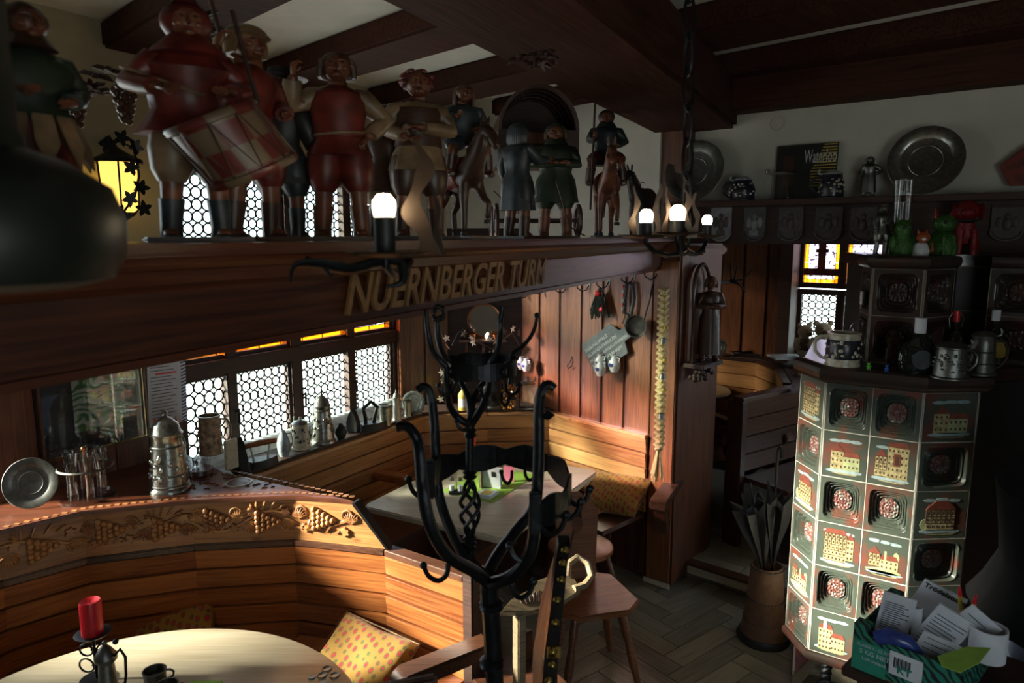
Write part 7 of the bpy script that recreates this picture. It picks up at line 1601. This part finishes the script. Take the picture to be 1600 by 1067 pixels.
bear('pale cream teddy bear in knitted jumper sitting left by the rear window', Vector((p1.x+.04, p1.y, 1.18)), px2m(52, p1.y)*1.02, .25)
p2 = Z(1283, 560, 1.18); st2 = thing('teddy_stand', 'dark block under the right teddy bear', 'stand', Vector((p2.x, p2.y, 1.105))); obj('block', B().box(-.12, .12, -.1, .1, 0, .075), M['dark'], st2); obj('board', B().box(-.13, .13, -.11, .11, .0745, .08), M['dark'], st2)
bear('darker backlit teddy bear sitting right, in front of the rear leaded window', Vector((p2.x, p2.y, 1.185)), px2m(60, p2.y), -.1)
p = Z(1249, 585, 1.105); stein('small_painted_mug', 'small colourful painted mug on the rear ledge below the teddy bears', p, px2m(10, p.y), px2m(26, p.y), 'painted_cer', lid=False, relief=51, hdir=.2, cat='mug')
p = Z(1272, 587, 1.105); bottle('small dark bottle on the rear ledge beside the painted mug', p, px2m(9, p.y), px2m(36, p.y), 'blackglass', capm='black')
p = Z(1298, 578, 1.105)
p = Z(1180, 556, 1.105); t = thing('root_ornament', 'gnarled dark root ornament lying on the rear ledge', 'ornament', p+Vector((0, .05, 0))); rnd = random.Random(12)
for k in range(7):
    a = rnd.uniform(0, PI); P = [Vector((0, 0, .02))]
    for q in range(5): P.append(P[-1]+Vector((math.cos(a)*.05+rnd.uniform(-.02, .02), rnd.uniform(-.01, .01), rnd.uniform(-.01, .035))))
    obj('twig', B().tube(P, [.014, .011, .009, .007, .005, .002], 6), M['iron'], t, smooth=True)
t2_ = obj('slab', B().box(-.18, .2, -.05, .05, 0, .015), M['stone'], t)
s, z = ks(1221, 510); o = thing('key_plate', 'small pale key plate on the rear panelled wall', 'fitting'); o.matrix_local = KT @ Matrix.Translation((s, -.034, z)); obj('plate', B().box(-.02, .02, -.004, 0, -.03, .03), M['pewter'], o); obj('drop', B().tube([(0, -.006, .05), (0, -.006, -.0)], .008, 6), M['iron'], o)
# candle holder plate behind pillar
p = Z(1121, 556, 1.105); Rr = px2m(14, p.y); plate('small_round_plate', 'small grey round plate standing on the rear ledge beside the post', p+Vector((0, .0, Rr)), Rr, 'pewter', (-.2, -1, .2))
# tower silhouette in the rear stained pane
t = struct(obj('window_picture', B().box(0, .06, .052, .058, 0, .22).box(.0-.02, .08, .052, .058, .13, .16).box(-.12, .18, .052, .058, -.06, .0), M['painted2'] if 'painted2' in M else M['redpaint'])); t.matrix_local = KT @ Matrix.Translation((k0+(k1-k0)*.5-.03, 0, kz[1]+.12)); t.parent = None
# carved niche relief on the post
t = thing('carved_niche', 'arched carved niche board with grape bracket on the dark post, holding two painted figures', 'carving'); pr_ = Vector((1.33, 4.47))-Vector((.976, 4.069)); T = frame(Vector((.976, 4.069)), pr_)
sN = .15; zN = Vector(D(1105, 560, 4.2)).z
t.matrix_local = T @ Matrix.Translation((sN, -.012, zN)); hN = Vector(D(1105, 405, 4.2)).z-zN
P = [(-.10, 0), (.10, 0), (.10, hN*.72)]+[(.10*math.cos(a*PI/10), hN*.72+.14*math.sin(a*PI/10)) for a in range(1, 10)]+[(-.10, hN*.72)]
bb = B(); bb.T = Matrix.Rotation(PI/2, 4, 'X'); bb.prism(P, -.0, .02); obj('back_board', bb, M['darkv'], t); obj('arch_rim', B().tube([(x, -.045, z_) for x, z_ in P], .012, 8, closed=True), M['brownp'], t, smooth=True)
obj('bracket', B().box(-.13, .13, -.14, -.0, -.03, -.005), M['dark'], t, bevel=.005); obj('canopy', B().box(-.14, .16, -.12, 0, hN+.03, hN+.08), M['darkv'], t, bevel=.012)
b = B(); rnd = random.Random(7)
for k in range(30): b.sph((rnd.uniform(-.1, .1), rnd.uniform(-.10, -.03), rnd.uniform(-.11, -.04)), .016, 7, 5)
o = obj('carved_grapes', b, M['dark'], t, smooth=True); o['kind'] = 'stuff'
for dx, cm, lab in ((-.045, 'bluegrey', 'small painted woman in blue-grey dress, left in the arched niche'), (.045, 'brownp', 'small painted figure in dark brown, right in the arched niche')):
    q = t.matrix_local @ Vector((dx, -.08, -.004)); figure('niche_figure', lab, q, hN*.84, math.atan2(-q.y, -q.x)+PI/2+.3, cm, cm, 'bob', 'blond' if dx < 0 else 'hair', hem=.08, pants=False, base=False, L_='cross', R_='cross')
t = thing('antler_rack', 'small dark curled iron rack with hooks beside the carved niche', 'rack', Vector(D(1142, 440, 4.6)))
for a in ((.03, -.02, .10), (.13, -.03, .08), (.08, -.05, -.06), (-.02, -.04, .12)): obj('prong', B().tube([(0, 0, 0), (a[0]*.5, a[1], a[2]*.2), Vector(a)], [.008, .006, .004], 6), M['iron'], t, smooth=True)
obj('mount', B().tube([(0, 0, 0), Vector((1.30, 4.47, 0))-Vector((D(1142, 440, 4.6).x, D(1142, 440, 4.6).y, 0))], .010, 6), M['iron'], t)
# ================================================================ TABLE ITEMS
TZ = .7505
M['runner'] = mat('green_runner', (.25, .42, .05), .8, var=.1)
r4 = [Z(*q, TZ).xy for q in ((690, 768), (770, 786), (838, 742), (760, 730))]
o = obj('green_runner', B().prism([tuple(q) for q in r4], 0, .003), M['runner']); o.location = (0, 0, TZ-.0); tag(o, 'lime green cloth runner lying across the maple table', 'cloth')
TZ2 = TZ+.004
def tz(px, py): return Z(px, py, TZ2)
p = tz(713, 770); t = thing('spice_caddy', 'wire caddy with salt and pepper shakers on the green runner', 'caddy', p)
obj('tray', B().box(-.04, .04, -.03, .03, 0, .012), M['black'], t, bevel=.003); obj('carry_handle', B().tube([(0, 0, .01), (0, 0, .14), (.015, 0, .155), (0, 0, .165), (-.015, 0, .155), (0, 0, .14)], .003, 6), M['pewter'], t, smooth=True)
for dx, dy in ((-.024, 0), (.022, -.005)): s_ = obj('shaker', B().lathe([(0, .012), (.016, .012), (.017, .06), (.013, .075), (0, .075)], 14, (dx, dy, 0)), M['glass'], t, smooth=True); obj('shaker_lid', B().lathe([(.014, .073), (.014, .088), (0, .095)], 14, (dx, dy, 0)), M['pewter'], s_, smooth=True); obj('salt', B().lathe([(0, .015), (.013, .015), (.013, .045), (0, .045)], 12, (dx, dy, 0)), M['paper'], s_, smooth=True)
p = tz(768, 762); t = thing('menu_holder', 'grey menu stand with white card printed with a small black figure', 'menu', p, -.35)
obj('card', B().box(-.05, .055, -.002, .002, 0, .12).at(Matrix.Identity(4)), M['paper'], t).rotation_euler = (.12, 0, 0); obj('wooden_stand', B().box(-.062, -.05, -.03, .02, 0, .13), M['palewood'], t); obj('print_mark', B().box(.005, .03, -.0045, -.003, .07, .1), M['black'], t).rotation_euler = (.12, 0, 0)
obj('side_card', B().box(-.05, .05, .03, .034, 0, .11), M['paper'], t)
p = tz(761, 774); t = thing('beer_mat_stack', 'small stack of printed beer mats on the green runner', 'beer mats', p, -.5)
for k in range(6): obj('beer_mat', B().box(-.045, .045, -.045, .045, .002*k*1.5, .002*k*1.5+.0028), M['paper'], t, bevel=0)
obj('print', B().box(-.025, .025, -.03, .03, .0179, .0184), M['yellow'], t)
p = tz(795, 752); t = thing('pink_card', 'pink folded card standing on the green runner', 'card', p, -.3); obj('leaf_panel', B().box(-.03, .03, 0, .002, 0, .09), mat('pink_paper', (.62, .14, .25), .7, var=.05), t)
p = tz(752, 728); t = thing('white_napkin_roll', 'rolled white napkins in a little pot at the back of the maple table', 'napkins', p+Vector((.02, 0, 0)))
obj('pot', B().lathe([(0, 0), (.025, 0), (.03, .05), (.026, .05), (0, .01)], 14), M['palewood'], t, smooth=True)
for dx in (-.01, .01): obj('napkin', B().tube([(dx, 0, .01), (dx*1.8, 0, .11)], .008, 7), M['paper'], t, smooth=True)
p = tz(738, 722); t = thing('red_candle_lamp', 'small red candle on a dark holder at the back of the maple table', 'candle', Vector((p.x, p.y, TZ)))
obj('holder', B().lathe([(.035, 0), (.035, .006), (.006, .02), (.006, .09), (.03, .1), (.03, .104), (0, .104)], 16), M['iron'], t, smooth=True); obj('wax', B().lathe([(0, .104), (.022, .104), (.022, .16), (0, .163)], 16), M['red'], t, smooth=True)
# round table
p = Vector(Z(152, 1062, .7505)); t = thing('red_candle_holder', 'thick red candle on a scrolled wrought-iron holder on the round table', 'candle holder', Vector((p.x, p.y, .7505)))
zc_ = Vector(D(147, 990, p.y)).z-.7505; zt2 = Vector(D(147, 938, p.y)).z-.7505; rc = px2m(17, p.y)
obj('wax', B().lathe([(0, zc_), (rc, zc_), (rc, zt2*.97), (rc*.9, zt2), (rc*.5, zt2-.006), (0, zt2-.008)], 28, wob=lambda a, z: 1+.015*math.sin(5*a)), M['red'], t, smooth=True); obj('wick', B().tube([(0, 0, zt2-.01), (.001, 0, zt2+.004)], .0012, 5), M['black'], t)
obj('drip_dish', B().lathe([(0, zc_-.006), (rc*1.3, zc_-.004), (rc*1.65, zc_+.004), (rc*1.6, zc_+.005), (0, zc_-.001)], 32), M['iron'], t, smooth=True); obj('stem', B().tube([(0, 0, 0), (0, 0, zc_)], .005, 8), M['iron'], t, smooth=True); obj('foot', B().lathe([(0, 0), (.05, 0), (.05, .005), (0, .008)], 24), M['iron'], t, smooth=True)
for sg in (-1, 1):
    for zz, r0 in ((.62, .030), (.28, .034)):
        P = [(sg*(.006+r0*(1-a/22)*(1-math.cos(a*.42))), 0, zc_*zz+r0*(1-a/22)*math.sin(a*.42)) for a in range(20)]; obj('scroll', B().tube(P, .003, 6), M['iron'], t, smooth=True)
p = Vector(Z(172, 1100, .7505)); zz = Vector(D(172, 1005, p.y)).z-.7505; r = px2m(17, p.y); t = thing('pewter_coffee_pot', 'dull pewter pot with domed lid and long curved handle beside the red candle', 'pot', p, -.1)
obj('body', B().lathe([(0, 0), (r*1.1, 0), (r*1.0, zz*.1), (r*.75, zz*.6), (r*.7, zz*.68), (r*1.05, zz*.74), (r*1.05, zz*.80), (r*.5, zz*.93), (0, zz)], 28), M['pewterd'], t, smooth=True); obj('knob', B().sph((0, 0, zz*1.0), r*.28, 10, 8), M['pewterd'], t, smooth=True)
obj('handle', B().tube([(r*.9, 0, zz*.8), (r*1.6, 0, zz*.92), (r*2.1, 0, zz*.8), (r*2.0, 0, zz*.5), (r*1.6, 0, zz*.2), (r*1.2, 0, zz*.1)], r*.14, 8), M['iron'], t, smooth=True); obj('hinge_ball', B().sph((r*1.2, 0, zz*1.04), r*.3, 8, 6), M['iron'], t, smooth=True)
for px, py, lab, rr in ((243, 1068, 'dull pewter cup at the bottom edge of the round table', 17), (262, 1090, 'second dull pewter cup, slightly nearer than its neighbour', 17)):
    p = Vector(Z(px, py, .7505)); r = px2m(rr, p.y); t = stein('pewter_cup', lab, p, r, r*1.5, 'pewterd', lid=False, handle=True, taper=1.08, cat='cup', hdir=.3, foot=1.0)
for px, py in ((511, 1045), (523, 1055), (504, 1055), (488, 1058), (507, 1066)):
    p = Vector(Z(px, py, .7505)); r = px2m(8.5 if py < 1056 else 6, p.y); o = obj('coin', B().lathe([(0, 0), (r, 0), (r, .002), (r*.9, .0026), (r*.85, .002), (0, .0024)], 24), M['pewter'], smooth=True); o.location = p
    tag(o, 'big silver coin lying %s on the right rim of the round table' % {511: 'farthest back', 523: 'rightmost', 504: 'in the middle', 488: 'leftmost', 507: 'nearest'}[px], 'coin', 'silver coins on the round table')
p = Vector(Z(318, 1075, .7505)); o = obj('folded_green_napkin', B().box(-.05, .05, -.03, .03, 0, .006), M['runner'], bevel=.002); o.location = p; tag(o, 'yellow-green folded napkin at the bottom edge of the round table', 'napkin')
# chair top at bottom
p = Vector(D(615, 1075, 1.75)); t = thing('foreground_chair', 'dark chair backrest top peeking in at the bottom edge beside the armrest', 'chair', (p.x, p.y, 0), .3); obj('backrest', B().box(-.10, .12, -.015, .015, p.z-.35, p.z+.02), M['walnut'], t, bevel=.01); obj('seat', B().box(-.12, .14, -.0, -.38, .42, .45), M['walnut'], t, bevel=.006)
for x in (-.1, .1):
    for y in (0, -.34): obj('leg', B().box(x-.015, x+.015, y-.015, y+.015, 0, .42 if y else p.z-.3), M['walnut'], t)
# ================================================================ CRATE
c1, c2 = Vector(D(1332, 1012, 1.92)), Vector(D(1500, 1075, 1.72)); zc1 = Vector(D(1332, 984, 1.92)).z
cu_ = (c2-c1).xy; CTm = frame(c1.xy, cu_); CL = cu_.length*1.02; CW = .30; CHt = .115; cz = zc1-CHt
cr = thing('cardboard_crate', 'green tiger-striped cardboard fruit crate full of flyers beside the stove', 'crate'); cr.matrix_local = CTm @ Matrix.Translation((0, 0, cz))
def stripes():
    m, n, l, p_ = _base('striped_card'); p_.inputs['Roughness'].default_value = .6; t_ = n.new('ShaderNodeTexCoord'); wv = n.new('ShaderNodeTexWave'); wv.inputs['Scale'].default_value = 22; wv.inputs['Distortion'].default_value = 6; wv.bands_direction = 'DIAGONAL'; wv.inputs['Detail'].default_value = 1; l.new(t_.outputs['Object'], wv.inputs['Vector'])
    r = n.new('ShaderNodeValToRGB'); e = r.color_ramp.elements; e[0].position = .42; e[0].color = (.01, .02, .02, 1); e[1].position = .5; e[1].color = (.02, .20, .13, 1); l.new(wv.outputs['Color'], r.inputs[0]); l.new(r.outputs[0], p_.inputs['Base Color']); return m
M['tiger'] = stripes(); M['card'] = mat('bare_cardboard', (.22, .14, .08), .8); M['cgreen'] = mat('crate_green', (.02, .23, .15), .6, var=.08)
for nm, b in (('front_wall', B().box(0, CL, 0, .006, 0, CHt)), ('back_wall', B().box(0, CL, CW-.006, CW, 0, CHt)), ('left_wall', B().box(0, .006, 0, CW, 0, CHt)), ('right_wall', B().box(CL-.006, CL, 0, CW, 0, CHt))): obj(nm, b, M['tiger'], cr)
obj('base', B().box(0, CL, 0, CW, 0, .005), M['card'], cr)
for x, y in ((0, 0), (CL-.04, 0), (CL-.04, CW-.04), (0, CW-.04)): obj('corner_post', B().prism([(x, y), (x+.04, y), (x+.04, y+.04), (x, y+.04)], CHt-.002, CHt+.025), M['tiger'], cr)
obj('green_panel', B().box(.0, CL*.33, -.0015, 0, 0, CHt*.8), M['cgreen'], cr)
F_ = lambda x, z: Matrix.Translation((x, -.002, z)) @ Matrix.Rotation(PI/2, 4, 'X')
for tx, x, z, sz_ in (('KLASSE I - CLASSE I', CL*.04, CHt*.70, .0125), ('5 KG NETT', CL*.07, CHt*.53, .019), ('Loft ireland', CL*.10, CHt*.36, .014)): text(tx, sz_, M['chalk'], cr, F_(x, z), .0003, 'printing', align='LEFT')
obj('address_label', B().box(CL*.36, CL*.66, -.002, 0, CHt*.25, CHt*.85), M['paper'], cr); text('KT', .03, M['cgreen'], cr, Matrix.Translation((CL*.50, -.003, CHt*.42)) @ Matrix.Rotation(PI/2, 4, 'X'), .0003, 'printing', bold=.001); 
b = B()
for k in range(14): b.box(CL*.40+k*.0032, CL*.40+k*.0032+(.0016 if k % 3 else .0024), -.0025, 0, CHt*.45, CHt*.72)
o = obj('barcode', b, M['black'], cr); o['kind'] = 'stuff'
def flyer(label, px, py, Y, w_, h_, rot, n=1, lines=7, heading=None, tilt=.2, m='paper'):
    t = thing('flyer_stack', label, 'flyers', Vector(D(px, py, Y))); t.rotation_euler = (tilt, rot, -.5)
    for k in range(n):
        obj('sheet', B().box(-w_/2+.001*k, w_/2+.001*k, .004*k, .004*k+.0025, -h_/2-.001*k, h_/2-.002*k), M[m], t)
    b = B(); rr = random.Random(int(px))
    for k in range(lines): z = h_*(.30-.75*k/max(1, lines)); b.box(-w_*.40, w_*rr.uniform(.1, .42), -.0006, 0, z-.0012, z+.0012)
    if lines: o = obj('printed_lines', b, M['bluegrey'], t); o['kind'] = 'stuff'
    if heading: text(heading, w_*.19, M['black'], t, Matrix.Translation((-w_*.44, -.0015, h_*.38)) @ Matrix.Rotation(PI/2, 4, 'X'), .0003, 'heading', bold=.0006, align='LEFT')
flyer('tall grey printed flyer standing at the left of the crate', 1398, 965, 1.92, .085, .16, .12, 2, 16)
flyer('stack of white flyers headed Trödelstuben at the back of the crate', 1462, 945, 1.98, .12, .13, .35, 6, 0, 'Trödelstuben')
flyer('thick stack of printed flyers slanting in the middle of the crate', 1470, 990, 1.86, .10, .17, .45, 8, 10)
flyer('narrow edge-on stack of flyers left of centre in the crate', 1432, 990, 1.90, .03, .17, -.12, 8, 0)
flyer('white leaflets with black headings leaning right in the crate', 1510, 985, 1.84, .09, .15, -.95+1.6, 5, 5)
flyer('pale leaflet with a reddish house print near the front of the crate', 1475, 1018, 1.80, .13, .10, .25, 1, 3, None, .5)
p = Vector(D(1398, 1008, 1.86)); t = thing('blue_tape_dispenser', 'dark blue tape dispenser lying in the front of the crate', 'dispenser', p, -.4); obj('body', B().tube([(-.05, 0, .01), (-.02, 0, .025), (.03, 0, .015), (.06, 0, -.015)], [.02, .024, .024, .016], 12), M['blueglaze'], t, smooth=True); obj('roll', B().lathe([(.012, -.01), (.03, -.01), (.03, .01), (.012, .01)], 20, (.055, -.01, -.02)), M['pewter'], t, smooth=True)
M['dblue'] = M['blueglaze']
p = Vector(D(1545, 990, 1.80)); t = thing('grey_tin', 'round pale tin at the right inside the crate', 'tin', p+Vector((0, 0, -.07))); obj('wall', B().lathe([(.045, 0), (.045, .09), (.042, .09), (.042, .003), (0, .003)], 28), M['paper'], t, smooth=True)
for px, py, m_, lab, rt_ in ((1500, 930, 'red', 'red and yellow pen sticking up from the crate', -.2), (1522, 943, 'yellow', 'yellow-bodied red-tipped pen right of the other pen', .05)):
    p = Vector(D(px, py, 1.9)); t = thing('pen', lab, 'pen', p); t.rotation_euler = (.1, rt_, 0); obj('barrel', B().tube([(0, 0, -.09), (0, 0, .0)], .006, 8), M['yellow'], t, smooth=True); obj('tip', B().tube([(0, 0, .0), (0, 0, .022), (0, 0, .032)], [.006, .0045, .001], 8), M['red'], t, smooth=True)
b = B(); P = [tuple(Vector(D(x, y, Y))) for x, y, Y in ((1465, 1025, 1.74), (1510, 1010, 1.76), (1548, 1012, 1.74), (1530, 1035, 1.68), (1500, 1050, 1.66), (1472, 1040, 1.70))]
b.add(P+[(x, y, z-.003) for x, y, z in P], [tuple(range(6)), tuple(reversed(range(6, 12)))]+[(i, i+6, (i+1) % 6+6, (i+1) % 6) for i in range(6)]); o = obj('lime_tissue', b, M['runner']); tag(o, 'crumpled lime green tissue paper lying over the crate front', 'tissue')
ct = thing('side_table', 'small dark side table under the fruit crate', 'table'); ct.matrix_local = CTm
obj('tabletop', B().box(-.02, CL+.25, -.02, CW+.1, cz-.03, cz-.001), M['dark'], ct, bevel=.004)
for x in (.02, CL+.15):
    for y in (.0, CW+.04): obj('leg', B().box(x, x+.04, y, y+.04, 0, cz-.03), M['dark'], ct)
